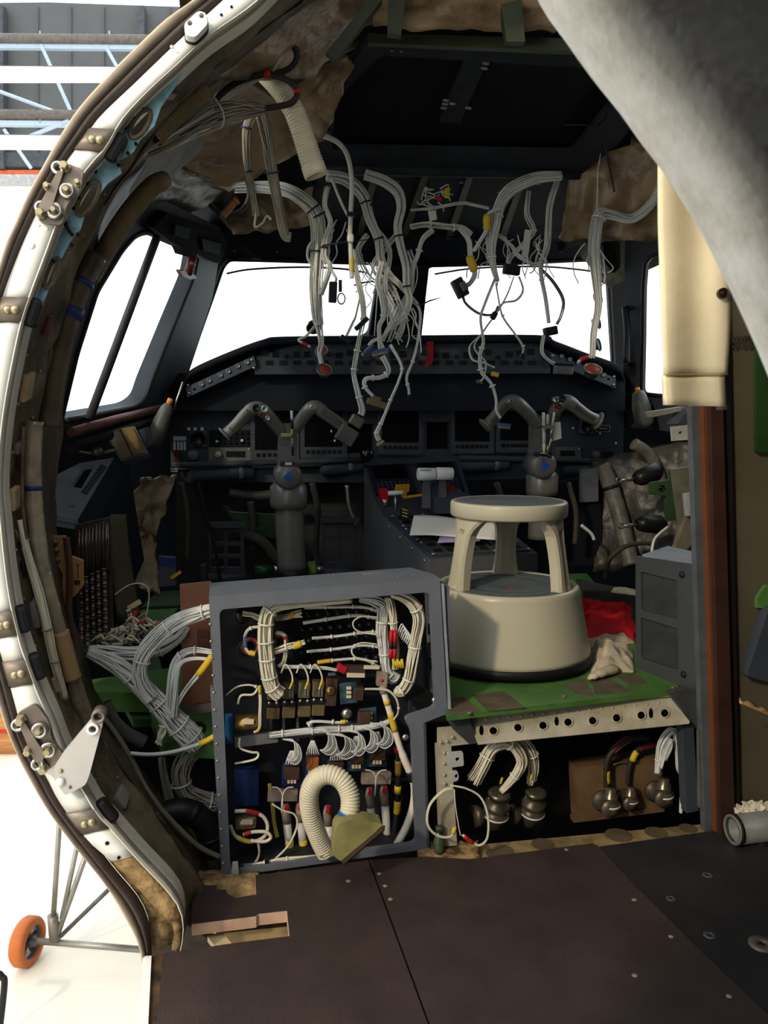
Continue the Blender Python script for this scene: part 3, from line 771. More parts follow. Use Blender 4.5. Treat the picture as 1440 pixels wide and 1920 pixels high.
# ---------------------------------------------------------------- raised cockpit floor (platform)
ZP = 0.33
plat = struct('floor_platform', onz(1050, 1330, 0))
fp = lambda x, y: onz(x, y, ZP)
b = MB(); b.plate([(838, 1342), (1266, 1294), (1275, 1288), (1215, 1245), (1180, 1170), (1100, 1075), (780, 1085), (800, 1200)], [], fp, 0.012, nrm=(0, 0, -1)); b.build('floor_board', M_green, plat)
# worn brown stripes where the board was bonded (real strips of residue)
for q in ([(915, 1333), (985, 1326), (945, 1296), (885, 1302)], [(845, 1340), (900, 1333), (870, 1306), (835, 1312)], [(1080, 1300), (1113, 1306), (1095, 1275), (1055, 1280)], [(1115, 1300), (1185, 1298), (1140, 1268), (1110, 1272)], [(1180, 1285), (1215, 1280), (1190, 1262), (1155, 1266)]):
    b = MB(); b.plate(q, [], lambda x, y: onz(x, y, ZP + 0.0015), 0.0015, nrm=(0, 0, -1)); b.build('residue_strip', mat('brown_residue', (96, 84, 66), 0.7, rgb2=(70, 62, 46), scale=20), plat)
for x, y in ((1058, 1306), (880, 1338), (1262, 1290)):
    stud('screw', onz(x, y, ZP), (0, 0, 1), 0.006, M_zinc, plat)
# black floor runner further ahead
b = MB(); b.plate([(1080, 1085), (1320, 1135), (1300, 1215), (1105, 1130)], [], lambda x, y: onz(x, y, ZP + 0.01), 0.02, nrm=(0, 0, -1)); b.build('floor_rail', mat('dark_rail', (60, 54, 46), 0.6, rgb2=(34, 32, 30)), plat)
# left green floor beams with lightening holes
def beam(pts, z, th, m, nm='floor_beam', hole=None):
    b = MB(); b.plate(pts, hole or [], lambda x, y: onz(x, y, z), th, nrm=(0, 0, -1)); return b.build(nm, m, plat)
beam([(268, 1110), (400, 1104), (400, 1132), (262, 1138)], ZP, 0.03, M_greend)
beam([(255, 1140), (400, 1132), (400, 1172), (240, 1170)], ZP - 0.01, 0.05, M_green, hole=[circ(338, 1151, 11, 16)])
beam([(165, 1275), (400, 1240), (400, 1300), (165, 1298)], ZP - 0.03, 0.05, M_green)
beam([(280, 1330), (420, 1322), (420, 1400), (300, 1392)], 0.25, 0.03, M_green, hole=[circ(374, 1366, 13, 16)])
beam([(172, 1215), (290, 1205), (330, 1345), (250, 1350)], 0.24, 0.02, M_greend)
# front beam with round holes: face leaning towards the viewer
bt = A(1.80); bb = A(1.745)
p0, p1, p2 = bt(875, 1338), bt(1254, 1305), bb(897, 1394)
fb = P3(p0, p1, p2)
hol = [circ(925, 1370, 8.5), circ(971, 1364, 8.5), circ(1018, 1360, 8.5), circ(1065, 1354, 8.5), circ(1111, 1351, 8.5), circ(1156, 1346, 8.5), circ(1202, 1341, 8.5), circ(1246, 1337, 8.5), circ(903, 1369, 4.5, 12, 10), circ(1044, 1352, 4.5, 12, 9), circ(1221, 1337, 4.5, 12, 10)]
M_cream = mat('cream_beam_paint', (176, 168, 146), 0.5, rgb2=(150, 140, 116), scale=12, bump=0.06)
fbm = struct('trim_9', bb(1060, 1600))
b = MB(); b.plate([(875, 1338), (1254, 1304), (1293, 1352), (1292, 1357), (897, 1396)], hol, fb, 0.003); b.build('holed_beam', M_cream, fbm)
b = MB(); b.plate([(866, 1336), (1252, 1299), (1256, 1306), (875, 1341)], [], A(1.79), 0.012); b.build('beam_flange', M_cream, fbm)
for h in hol[:8]:
    pth = [fb(x, y) - FW * 0.001 for x, y in h]; b = MB(); b.tube(pth + [pth[0]], 0.0022, 6); b.build('hole_rim', M_cream, fbm)
for i in range(16):
    stud('rivet', fb(912 + i * 21.5, 1349 - i * 2.0), -FW, 0.0035, M_cream, fbm)
# left end gusset, post and brackets
b = MB(); b.plate([(838, 1350), (875, 1338), (897, 1390), (880, 1395), (850, 1368)], [], A(1.76), 0.004); b.build('dark_gusset', mat('dark_gusset', (66, 66, 66), 0.5), fbm)
b = MB(); b.plate([(820, 1365), (852, 1362), (897, 1393), (820, 1402)], [], A(1.77), 0.004); b.build('gusset', M_cream, fbm)
b = MB(); b.plate([(821, 1402), (846, 1400), (857, 1585), (828, 1588)], [], A(1.765), 0.03); b.build('post', M_cream, fbm)
for (x, y) in ((826, 1392), (838, 1390), (833, 1412), (833, 1432), (833, 1453), (834, 1470), (1282, 1343), (848, 1382)):
    stud('rivet', A(1.763)(x, y), -FW, 0.0042, M_cream, fbm)
for (x0, y0, x1, y1) in ((838, 1412, 868, 1436), (845, 1448, 858, 1463)):
    b = MB(); b.plate(rrect([(x0, y0), (x1, y0 - 3), (x1 + 2, y1), (x0 + 4, y1 + 4)], 4), [circ((x0 + x1) / 2 + 5, (y0 + y1) / 2, 4)], A(1.755), 0.006); b.build('bracket', mat('bracket_silver', (196, 192, 188)), fbm)
# right end post and riveted side plate
b = MB(); b.plate([(1280, 1362), (1300, 1358), (1310, 1520), (1288, 1525)], [], A(1.765), 0.03); b.build('post', M_cock, fbm)
b = MB(); b.plate([(1310, 1370), (1345, 1380), (1345, 1545), (1312, 1515)], [], A(1.74), 0.01); sp = b.build('side_plate', mat('riveted_grey', (96, 92, 84), 0.5), fbm)
for (x, y) in ((1333, 1445), (1325, 1460), (1333, 1475), (1322, 1490), (1336, 1500), (1325, 1510), (1338, 1530)): stud('rivet', A(1.738)(x, y), -FW, 0.004, M_zinc, sp)
b = MB(); b.plate([(1255, 1300), (1290, 1290), (1335, 1312), (1338, 1375), (1312, 1372), (1296, 1352)], [], A(1.755), 0.02); b.build('dark_gusset', mat('dark_gusset', (66, 66, 66)), fbm)
# back wall of the bay under the platform
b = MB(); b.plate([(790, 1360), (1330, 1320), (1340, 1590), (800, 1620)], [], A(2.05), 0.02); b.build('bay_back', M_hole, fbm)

# ---------------------------------------------------------------- electronics rack
SR = 1.77
ra = A(SR)
rack = thing('electronics_rack', 'open blue-grey equipment rack packed with white wiring behind the seat', 'rack', ra(620, 1625))
outer = [(392, 1127), (825, 1093), (839, 1338), (794, 1356), (800, 1592), (418, 1645)]
inner = rrect([(411, 1143), (807, 1110), (817, 1328), (757, 1348), (772, 1372), (781, 1584), (432, 1632)], 12, 3)
b = MB(); b.plate(outer, [inner], ra, 0.02); b.build('front_frame', M_grey, rack)
DB = 0.16
rb = A(SR + DB)
tf = [ra(392, 1127), ra(825, 1093)]
tb = [tf[0] + FW * 0.145, tf[1] + FW * 0.145 - RT * 0.035]
b = MB(); b.hexa([tf[0], tf[1], tf[1] + FW * 0.05, tb[1], tb[0]], [p + V((0, 0, 0.010)) for p in (tf[0], tf[1], tf[1] + FW * 0.05, tb[1], tb[0])]); tp = b.build('top_panel', M_grey, rack)
for u, v in ((0.09, 0.12), (0.28, 0.8), (0.45, 0.85), (0.6, 0.85), (0.65, 0.25), (0.85, 0.3)):
    stud('screw', tf[0].lerp(tf[1], u).lerp(tb[0].lerp(tb[1], u), v) + V((0, 0, 0.010)), (0, 0, 1), 0.004, M_zinc, tp)
b = MB(); q = tf[0].lerp(tf[1], 0.75) + FW * 0.11 + V((0, 0, 0.0105)); b.box(q, 0.06, 0.016, 0.002, Matrix.Rotation(YAW, 3, 'Z')); b.build('data_plate', mat('plate_dull', (132, 130, 124), 0.5), tp)
def ofs(p, d): return p + FW * d
# side walls: left (with cable slots), right upper and lower, back, bottom
def wall(ptA, ptB, nm, dep=DB, th=0.006, m=None, s0=0.0):
    a, c = ra(*ptA), ra(*ptB)
    b = MB(); b.hexa([ofs(a, s0), ofs(c, s0), ofs(c, dep), ofs(a, dep)], [ofs(a, s0) + RT * th, ofs(c, s0) + RT * th, ofs(c, dep) + RT * th, ofs(a, dep) + RT * th]); return b.build(nm, m or M_grey, rack)
wall((394, 1290), (416, 1643), 'left_side', 0.02)
wall((838, 1100), (839, 1338), 'right_side', DB)
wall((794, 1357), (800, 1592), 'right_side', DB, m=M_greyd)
b = MB(); e0, e1 = ra(827, 1094), ra(841, 1338); b.hexa([e0, e0 + RT * 0.005, e1 + RT * 0.005, e1], [p - FW * 0.006 for p in (e0, e0 + RT * 0.005, e1 + RT * 0.005, e1)]); b.build('edge_strip', mat('edge_light_grey', (150, 152, 156), 0.4), rack)
b = MB(); b.plate([(396, 1132), (826, 1098), (838, 1338), (795, 1356), (800, 1590), (420, 1640)], [], lambda x, y: ofs(ra(x, y), DB), 0.01); b.build('back_panel', mat('rack_back', (30, 32, 38), 0.6), rack)
a, c = ra(420, 1642), ra(799, 1590); b = MB(); b.hexa([ofs(a, 0.02), ofs(c, 0.02), ofs(c, DB), ofs(a, DB)], [p - V((0, 0, 0.012)) for p in (ofs(a, 0.02), ofs(c, 0.02), ofs(c, DB), ofs(a, DB))]); b.build('bottom_panel', mat('rack_back', (30, 32, 38)), rack)  # coloured dark to stand in for the shaded void at the rack foot
b = MB(); b.plate([(436, 1620), (446, 1619), (449, 1655), (432, 1658)], [], A(SR - 0.012), 0.01); b.build('foot_bracket', mat('bracket_silver', (196, 192, 188)), rack)
for i in range(15):
    stud('rivet', ra(394 + i * 1.75, 1170 + i * 32) - FW * 0.001 - RT * 0.0005, -FW - RT * 0.6, 0.003, mat('bright_screw', (196, 186, 164)), rack)
# ---------------------------------------------------------------- step stool
sc_ = V((0.331, 2.185, ZP))
stool = thing('step_stool', 'round cream plastic two-tier step stool on green platform', 'stool', sc_)
M_stool = mat('stool_plastic', (184, 176, 152), 0.3, var=0.025, scale=5, bump=0.02, bscale=50)
M_mat = mat('grey_rubber_mat', (88, 94, 96), 0.6, var=0.12, scale=40, bump=0.2, bscale=200)
b = MB(); b.lathe(sc_, [(0.218, 0.012), (0.226, 0.012), (0.226, 0.032), (0.218, 0.034)], n=64, closed=True); b.build('rubber_skirt', M_black, stool)
b = MB(); b.lathe(sc_, [(0.215, 0.030), (0.222, 0.032), (0.222, 0.042), (0.218, 0.055), (0.190, 0.196), (0.188, 0.206), (0.183, 0.210), (0.175, 0.209), (0.172, 0.204), (0.1, 0.203), (0.001, 0.203)], n=72); bd = b.build('base', M_stool, stool)
b = MB(); b.lathe(sc_, [(0.171, 0.202), (0.171, 0.207), (0.150, 0.2085), (0.146, 0.2065), (0.138, 0.2065), (0.134, 0.2085), (0.118, 0.2085), (0.114, 0.2065), (0.106, 0.2065), (0.10, 0.2085), (0.055, 0.2085), (0.05, 0.2075), (0.001, 0.2075)], n=56); b.build('step_mat', M_mat, stool)
b = MB(); b.lathe(sc_ + V((0.0, -0.05, 0.2086)), [(0.010, 0), (0.010, 0.001), (0.001, 0.001)], n=16); b.build('red_badge', mat('red_badge', (190, 50, 44), 0.5), stool)
b = MB(); b.lathe(sc_, [(0.135, 0.395), (0.150, 0.392), (0.154, 0.396), (0.1545, 0.425), (0.152, 0.431), (0.146, 0.4325), (0.142, 0.430), (0.1, 0.429), (0.001, 0.429)], n=72); b.build('seat', M_stool, stool)
b = MB(); b.lathe(sc_, [(0.141, 0.428), (0.141, 0.432), (0.12, 0.4335), (0.115, 0.432), (0.09, 0.432), (0.085, 0.4335), (0.001, 0.4335)], n=56); b.build('seat_mat', M_mat, stool)
for adeg in (205, 327, 84):
    a = math.radians(adeg)
    d = V((math.cos(a), math.sin(a), 0)); tg = V((-math.sin(a), math.cos(a), 0))
    rows = []
    for i in range(13):
        t = i / 12
        z = 0.202 + 0.195 * t
        r = 0.170 - 0.030 * t
        wd = 0.040 - 0.010 * math.sin(math.pi * min(t * 1.1, 1)) + (0.045 * max(0, (t - 0.72) / 0.28) ** 2)
        rows.append((sc_ + UP * z, r, wd))
    b = MB(); rr = []
    # shell-like leg: outside face with a recessed flute, wrapped round the rim circle
    prof = [(-1.0, -0.030), (-1.0, -0.006), (-0.82, 0.0), (-0.42, 0.001), (-0.22, -0.012), (0.22, -0.012), (0.42, 0.001), (0.82, 0.0), (1.0, -0.006), (1.0, -0.030), (0.5, -0.036), (-0.5, -0.036)]
    for c, r, wd in rows:
        l = []
        fl_ = 1.0 if 0.205 < c.z - sc_.z < 0.36 else 0.0
        for u, v in prof:
            v2 = v if abs(u) > 0.3 or v < -0.02 else (v * fl_)
            s = u * wd; ang = s / r
            dd = V((math.cos(a + ang), math.sin(a + ang), 0))
            l.append(c + dd * (r + v2))
        l.append(l[0].copy()); rr.append(l)
    b.grid(rr, smooth=False); b.build('leg', M_stool, stool)
# ---------------------------------------------------------------- rags and cloths
M_red = mat('red_cloth', (224, 22, 34), 0.8, rgb2=(176, 12, 22), scale=9, bump=0.4, bscale=70)
M_rag = mat('cream_rag', (206, 190, 164), 0.85, rgb2=(168, 152, 126), scale=10, bump=0.35, bscale=90)
def crumple(name, label, cat, quad, z0, h, m, seed, nx=26, ny=18, sc=16):
    P = [onz(x, y, z0) for x, y in quad]
    b = MB(); rows = []
    for i in range(ny + 1):
        v = i / ny; r = []
        for j in range(nx + 1):
            u = j / nx
            p = P[0].lerp(P[1], u).lerp(P[3].lerp(P[2], u), v)
            e = min(1, 5 * min(u, 1 - u, v, 1 - v))
            q = p * sc + V((seed, 0, 0))
            f = abs(noise.noise(q)) * 0.9 + 0.5 * noise.noise(q * 2.1) + 0.45
            r.append(p + UP * (0.004 + h * e * max(0.12, f)) + V((noise.noise(q + V((9, 0, 0))), noise.noise(q + V((0, 9, 0))), 0)) * 0.008)
        rows.append(r)
    b.grid(rows, thick=0.004, nrm=(0, 0, -1)); o = b.build(name, m); tag(o, label, cat); return o
crumple('red_cloth', 'bright red crumpled cloth lying behind the step stool', 'cloth', [(1085, 1198), (1192, 1204), (1192, 1140), (1085, 1125)], ZP, 0.04, M_red, 3, 30, 24, 11)
crumple('white_rag', 'cream crumpled rag on platform beside the grey box', 'rag', [(1105, 1268), (1186, 1262), (1184, 1222), (1112, 1212)], ZP, 0.045, M_rag, 11)
b = MB(); b.tube(catmull([onz(1150, 1254, ZP + 0.012), onz(1122, 1264, ZP + 0.014), onz(1104, 1272, ZP + 0.01)], 5), [0.02] * 3 + [0.016] * 3 + [0.012] * 3 + [0.006] * 2, 9, flat=0.6); o = b.build('twisted_rag', M_rag); tag(o, 'twisted end of cream rag by the stool base', 'rag')
crumple('rag_strip', 'flat cream rag strip lying in front of the red cloth', 'rag', [(1098, 1218), (1190, 1208), (1186, 1196), (1100, 1200)], ZP, 0.02, M_rag, 21, 20, 8)
# ---------------------------------------------------------------- grey louvred box at right
a0, a1 = onz(1197, 1251, ZP), onz(1309, 1297, ZP)
dirn = (a1 - a0).normalized(); nb_ = V((-dirn.y, dirn.x, 0)); nb_ = nb_ if nb_.x > 0 else -nb_
zt = onp(1196, 1042, a0, nb_).z
Lb = (a1 - a0).length
gbx = thing('grey_cabinet', 'squat grey box with two recessed panels right of the stool', 'cabinet', a0.lerp(a1, 0.5))
a1x = a0 + dirn * (Lb - 0.004)
b = MB(); b.hexa([a0, a1x, a1x + FW * 0.16 + RT * 0.12, a0 + FW * 0.12 + RT * 0.14], [V((p.x, p.y, zt)) for p in (a0, a1x, a1x + FW * 0.16 + RT * 0.12, a0 + FW * 0.12 + RT * 0.14)]); b.build('body', mat('box_recess', (54, 56, 58), 0.55), gbx)
bm3 = P3(a0, a1, V((a0.x, a0.y, zt)))
bxm = lambda x, y: bm3(x, y) - nb_ * 0.008
b = MB(); b.plate([(1196, 1042), (1308, 1058), (1309, 1297), (1197, 1251)], [rrect([(1206, 1071), (1275, 1088), (1276, 1160), (1207, 1144)], 4), rrect([(1206, 1157), (1276, 1178), (1277, 1256), (1207, 1234)], 4)], bxm, 0.008, nrm=nb_); b.build('door', mat('box_grey', (62, 64, 66), 0.5, var=0.06), gbx)
for (x, y) in ((1284, 1077), (1287, 1264)):
    stud('latch', bxm(x, y), -nb_, 0.009, M_black, gbx)
b = MB(); b.hexa([V((p.x, p.y, zt)) for p in (a0, a1x, a1x + FW * 0.16 + RT * 0.12, a0 + FW * 0.12 + RT * 0.14)], [V((p.x, p.y, zt + 0.006)) for p in (a0, a1x, a1x + FW * 0.16 + RT * 0.12, a0 + FW * 0.12 + RT * 0.14)]); b.build('lid', mat('lid_blue_grey', (128, 136, 150), 0.4), gbx)
# ---------------------------------------------------------------- right bulkhead and its trimmed edge
bk = struct('wall_bulkhead', A(1.75)(1400, 1560))
def strip(x0t, x1t, x0b, x1b, s, th, m, nm, yt=60, yb=1572):
    f = A(s); k = (yb - yt)
    ext = lambda xt, xb, y: xt + (xb - xt) * (y - 770) / (1550 - 770)
    b = MB(); b.plate([(ext(x0t, x0b, yt), yt), (ext(x1t, x1b, yt), yt), (ext(x1t, x1b, yb), yb), (ext(x0t, x0b, yb), yb)], [], f, th); return b.build(nm, m, bk)
strip(1297, 1322, 1322, 1346, 1.735, 0.02, mat('edge_grey', (84, 88, 92), 0.5), 'edge_grey_strip', yb=1560)
strip(1319, 1334, 1343, 1353, 1.715, 0.03, mat('edge_lit_orange', (102, 60, 35), 0.55, var=0.1), 'edge_lit_strip')  # lit face of the brown edge, the light put into its colour
strip(1333, 1356, 1352, 1378, 1.70, 0.05, mat('edge_brown', (60, 37, 29), 0.55), 'edge_brown_strip')
strip(1355, 1371, 1376, 1388, 1.715, 0.04, mat('edge_black', (32, 24, 24), 0.6), 'edge_dark_strip')
strip(1369, 1900, 1384, 1900, 1.73, 0.04, M_pink, 'bulkhead_panel', yb=1580)
wm = lambda x, y: A(1.72)(x, y)
b = MB(); b.plate(rrect([(1418, 640), (1475, 640), (1475, 850), (1418, 848)], 5), [], A(1.715), 0.01); b.build('green_plate', mat('deep_green', (40, 68, 30), 0.5), bk)
for i, s_ in enumerate(('DUCT EQUIPMENT', 'MUST FLOW', 'IN SET OR IN')):
    text_mesh('stencil', s_, A(1.723)(1390, 633 + 9 * i), RT, UP, 0.0105, mat('stencil_ink', (52, 46, 36), 0.7), bk)
b = MB(); b.tube(path2([(1398, 1037), (1418, 1032), (1425, 1026), (1428, 1033), (1440, 1027), (1460, 1022)], A(1.76), 4), 0.0025, 6); b.build('wire_hook', M_zinc, bk)
b = MB(); b.plate([(1420, 1122), (1436, 1098), (1500, 1090), (1500, 1142), (1420, 1140)], [], A(1.72), 0.02); b.build('green_bracket', M_green, bk)
b = MB(); b.plate([(1402, 1262), (1442, 1140), (1520, 1140), (1520, 1300), (1402, 1268)], [], A(1.70), 0.03); b.build('grey_tray', M_cock, bk)
t = thing('cardboard_sheet', 'torn corrugated cardboard edge against the right bulkhead', 'cardboard', A(1.6)(1420, 1340))
b = MB(); rows = []
for i in range(2):
    rows.append([A(1.60 - 0.1 * i)(1386 + 7 * j, 1306 + 3.0 * j + 3 * math.sin(j * 1.7) + 8 * i) for j in range(14)])
b.grid(rows, thick=0.004, nrm=(0, 0, -1)); b.build('liner', mat('cardboard', (166, 134, 92), 0.8, var=0.1), t)
b = MB(); f = A(1.5)
pth = [A(1.5)(1388 + 2.2 * j, 1318 + 0.95 * j + (2.4 if j % 2 else -2.4)) for j in range(40)]
b.tube(pth, 0.0018, 5); b.build('flute', mat('cardboard_edge', (198, 164, 118), 0.8), t)
# grey tube and crumpled papers low at right
tb0 = onz(1372, 1590, 0.045)
t = thing('grey_pipe', 'short grey pipe lying on floor beside the right bulkhead', 'pipe', V((tb0.x + 0.1, tb0.y, 0)))
b = MB(); c0 = A(1.66)(1372, 1556); b.lathe(c0, [(0.028, 0), (0.034, 0), (0.034, 0.32), (0.028, 0.32)], axis=RT, n=28, closed=True); b.build('barrel', mat('pipe_grey', (112, 112, 108), 0.45), t)
b = MB(); b.lathe(c0 + RT * 0.002, [(0.028, 0), (0.0285, 0.001), (0.037, 0.001), (0.037, 0.008), (0.028, 0.008)], axis=RT, n=28, closed=True); b.build('collar', M_black, t)
b = MB(); b.box(c0 + RT * 0.16 + V((0, 0, -0.05)), 0.2, 0.05, 0.05, Matrix.Rotation(YAW, 3, 'Z'), bev=0.01); b.build('cradle', M_black, t)
for (x, y, s_, r_) in ((1392, 1526, 0.03, 0.3), (1412, 1519, 0.03, -0.5), (1430, 1522, 0.035, 0.9)):
    c = A(1.7)(x, y); b = MB(); r2 = []
    for i in range(5):
        r2.append([c + V(((j / 4 - 0.5) * s_ * 1.6, (i / 4 - 0.5) * s_, 0.012 * abs(math.sin(i * 2 + j * 1.3 + r_)) + 0.01 * (i % 2))) for j in range(5)])
    b.grid(r2, smooth=False, thick=0.001, nrm=(0, 0, 1)); o = b.build('paper_scrap', mat('paper_cream', (214, 206, 182), 0.8)); 
    tag(o, {1392: 'leftmost crumpled cream paper scrap above the grey pipe', 1412: 'middle crumpled cream paper scrap above the grey pipe', 1430: 'rightmost crumpled cream paper scrap above the grey pipe'}[x], 'paper')
# ---------------------------------------------------------------- curtain and fabric pad close to the camera, right
M_felt = mat('fleece_grey', (206, 202, 194), 0.9, rgb2=(180, 174, 162), scale=30, bump=0.1, bscale=140, sheen=0.2)
edge = catmull([V((x, y, 0)) for x, y in ((960, -120), (1010, 0), (1058, 70), (1108, 140), (1160, 205), (1205, 268), (1248, 325), (1292, 395), (1335, 470), (1372, 545), (1404, 615), (1432, 680), (1470, 780), (1500, 900))], 3)
b = MB(); rows = []
for p in edge:
    r = []
    for j, (dx, dY) in enumerate(((16, 0.07), (5, 0.035), (0, 0.014), (0, 0.0), (10, -0.012), (35, -0.028), (70, -0.042), (115, -0.052), (170, -0.054), (240, -0.046), (340, -0.02), (480, 0.03), (700, 0.08))):
        q = at(p.x + dx, p.y - dx * 0.25, 0.56 + dY)
        q += V((nz3(q, 14, 0.0025), nz3(q + V((5, 0, 0)), 7, 0.006), 0)) if j > 3 else V((0, 0, 0))
        r.append(q)
    rows.append(r)
rows = [[V((p.x - 0.03, p.y, 1.88)) for p in rows[0]], [V((p.x - 0.015, p.y, (1.88 + p.z) / 2)) for p in rows[0]]] + rows
b.grid(rows, thick=0.006, nrm=V((0.3, 0.9, 0)).normalized()); o = b.build('fleece_curtain', M_felt); tag(o, 'grey fleece curtain draped across the upper right foreground', 'curtain')
M_pad = mat('cream_canvas', (232, 218, 184), 0.9, rgb2=(224, 208, 172), scale=14, bump=0.06, bscale=300)
YP = 0.95
pd = thing('canvas_flap', 'cream canvas flap with eyelet hanging below the fleece curtain', 'curtain', at(1300, 765, YP))
b = MB()
pl = [(1236, 250), (1238, 420), (1240, 560), (1244, 660), (1247, 702), (1356, 702), (1362, 640), (1361, 580), (1366, 548), (1362, 480), (1360, 250)]
pm = lambda x, y: at(x, y, YP + 0.006 * math.sin((y - 300) / 60) + 0.004 * math.sin(x / 17))
# cloth grid with eyelet region
rows = []
for z in (1.9, 1.75, 1.6):
    rows.append([V((pm(1236 + 130 * j / 14, 240).x, YP + 0.004, z)) for j in range(15)])
for i in range(25):
    y = 240 + (703 - 240) * i / 24
    xl = 1236 + (1247 - 1236) * max(0, (y - 420) / 283); xr = 1366 - 5 * math.sin((y - 240) / 70)
    rows.append([pm(xl + (xr - xl) * j / 14, y) for j in range(15)])
b.grid(rows, thick=0.006, nrm=(0, 1, 0)); b.build('cloth', M_pad, pd)
b = MB(); rows = []
for i in range(5):
    y = 701 + 14.5 * i
    rows.append([pm(1247.5 + i * 0.8 + (1358 - 1247) * j / 8, y + 3 * j / 8 * i / 4) for j in range(9)])
b.grid(rows, thick=0.014, nrm=(0, 1, 0)); b.build('hem', M_pad, pd)
b = MB(); b.tube([pm(1247 + 110 * j / 12, 703) + V((0, -0.001, 0)) for j in range(13)], 0.0012, 5); b.build('stitch', mat('stitch_thread', (170, 146, 104), 0.9), pd)
b = MB(); rows = [[at(x, y, YP + 0.012) for x in (1356, 1362, 1369)] for y in (550, 600, 650, 700, 740, 768)]
b.grid(rows, thick=0.02, nrm=(0, 1, 0)); b.build('felt_lining', mat('felt_dark_grey', (98, 90, 88), 0.95, var=0.2, scale=60), pd)
b = MB(); c = pm(1352, 551) + V((0, -0.007, 0)); b.lathe(c, [(0.0046, 0), (0.0058, 0.0), (0.0058, 0.006), (0.0046, 0.006)], axis=(0, 1, 0), n=18, closed=True); b.lathe(c + V((0, 0.001, 0)), [(0.0047, 0), (0.0047, 0.003), (0.0001, 0.003)], axis=(0, 1, 0), n=14); b.build('eyelet', mat('eyelet_brown', (62, 50, 30), 0.5), pd)
# ---------------------------------------------------------------- glareshield
HOOD = [(338, 735), (346, 712), (360, 693), (420, 665), (492, 638), (540, 632), (760, 630), (1005, 629), (1040, 640), (1100, 663), (1160, 686), (1172, 716)]
hc = catmull([V((x, y, 0)) for x, y in HOOD], 4)
gs = thing('glareshield', 'dark hooded glareshield with controls under the windscreens', 'glareshield', A(2.97)(740, 720))
hf = [A(2.95)(p.x, p.y) for p in hc]; hb = [A(3.55)(p.x, p.y + 6) for p in hc]
lipd = [A(2.95)(p.x, p.y + 13) for p in hc]; lipb = [A(3.0)(p.x, p.y + 13) for p in hc]
b = MB(); b.grid([lipb, lipd, [p.lerp(q, 0.2) - FW * 0.006 for p, q in zip(hf, lipd)], hf, [p.lerp(q, 0.1) + UP * 0.004 for p, q in zip(hf, hb)], hb]); b.build('hood', M_cockd, gs)
gf = A(2.985)
b = MB(); b.plate([(p.x, p.y + 6) for p in hc] + [(1172, 770), (330, 770)], [], A(3.03), 0.02); b.build('fascia', M_cockd, gs)
b = MB(); b.plate([(480, 668), (560, 645), (1004, 643), (1032, 660), (1032, 692), (478, 694)], [], gf, 0.06); b.build('control_panel', M_gunmetal, gs)
b = MB(); b.plate([(478, 692), (1032, 690), (1032, 700), (478, 702)], [], A(2.97), 0.05); b.build('ledge', M_cock, gs)
rnd = random.Random(3)
for i in range(26):
    x = 496 + i * 20; y = 664 + rnd.uniform(-4, 4)
    f = A(2.981)
    if i % 4 == 2:
        b = MB(); b.lathe(f(x, y + 4), [(0.008, 0), (0.007, 0.014), (0.0001, 0.014)], axis=-FW, n=14); b.build('knob', M_black, gs)
    else:
        b = MB(); b.plate([(x - 6, y - 6), (x + 6, y - 6), (x + 6, y + 5), (x - 6, y + 5)], [], f, 0.004); b.build('button', M_hole if i % 3 else M_cockd, gs)
for i in range(20):
    x = 505 + i * 26
    b = MB(); b.plate([(x - 7, 676), (x + 7, 676), (x + 7, 684), (x - 7, 684)], [], A(2.981), 0.004); b.build('button', M_cockd if i % 2 else M_hole, gs)
# slanted side strips with lamps
def lampstrip(q, lamps, holes, nm):
    b = MB(); b.plate(q, [circ(x, y, 2.6, 10) for x, y in holes], A(2.96), 0.02); s = b.build(nm, mat('strip_grey', (74, 80, 90), 0.5, spec=0.2), gs)
    for x, y in lamps:
        b = MB(); b.lathe(A(2.958)(x, y), [(0.0085, 0), (0.008, 0.005), (0.0055, 0.005), (0.005, 0.003), (0.0001, 0.003)], axis=-FW, n=14); b.build('lamp_socket', mat('socket_grey', (128, 130, 134), 0.4, 0.3), s)
    for x, y in (q[0], q[1], q[2], q[3]):
        cx_, cy_ = sum(p[0] for p in q) / 4, sum(p[1] for p in q) / 4
        stud('screw', A(2.957)(x + (cx_ - x) * 0.06, y + (cy_ - y) * 0.2), -FW, 0.005, M_steel, s)
lampstrip([(349, 726), (351, 745), (480, 686), (476, 667)], [(378, 720), (392, 713), (413, 703), (428, 696), (446, 686), (463, 679)], [(365, 730)], 'lamp_strip')
lampstrip([(1032, 660), (1034, 678), (1154, 728), (1155, 709)], [(1053, 668), (1068, 674), (1084, 680), (1132, 703)], [(1141, 711), (1150, 722)], 'lamp_strip')
b = MB(); b.plate([(800, 640), (813, 640), (812, 678), (800, 690), (795, 688), (801, 668)], [], A(2.94), 0.003); o = b.build('ribbon', mat('red_ribbon', (150, 26, 32), 0.7)); tag(o, 'red ribbon tag hanging over the glareshield edge', 'ribbon')
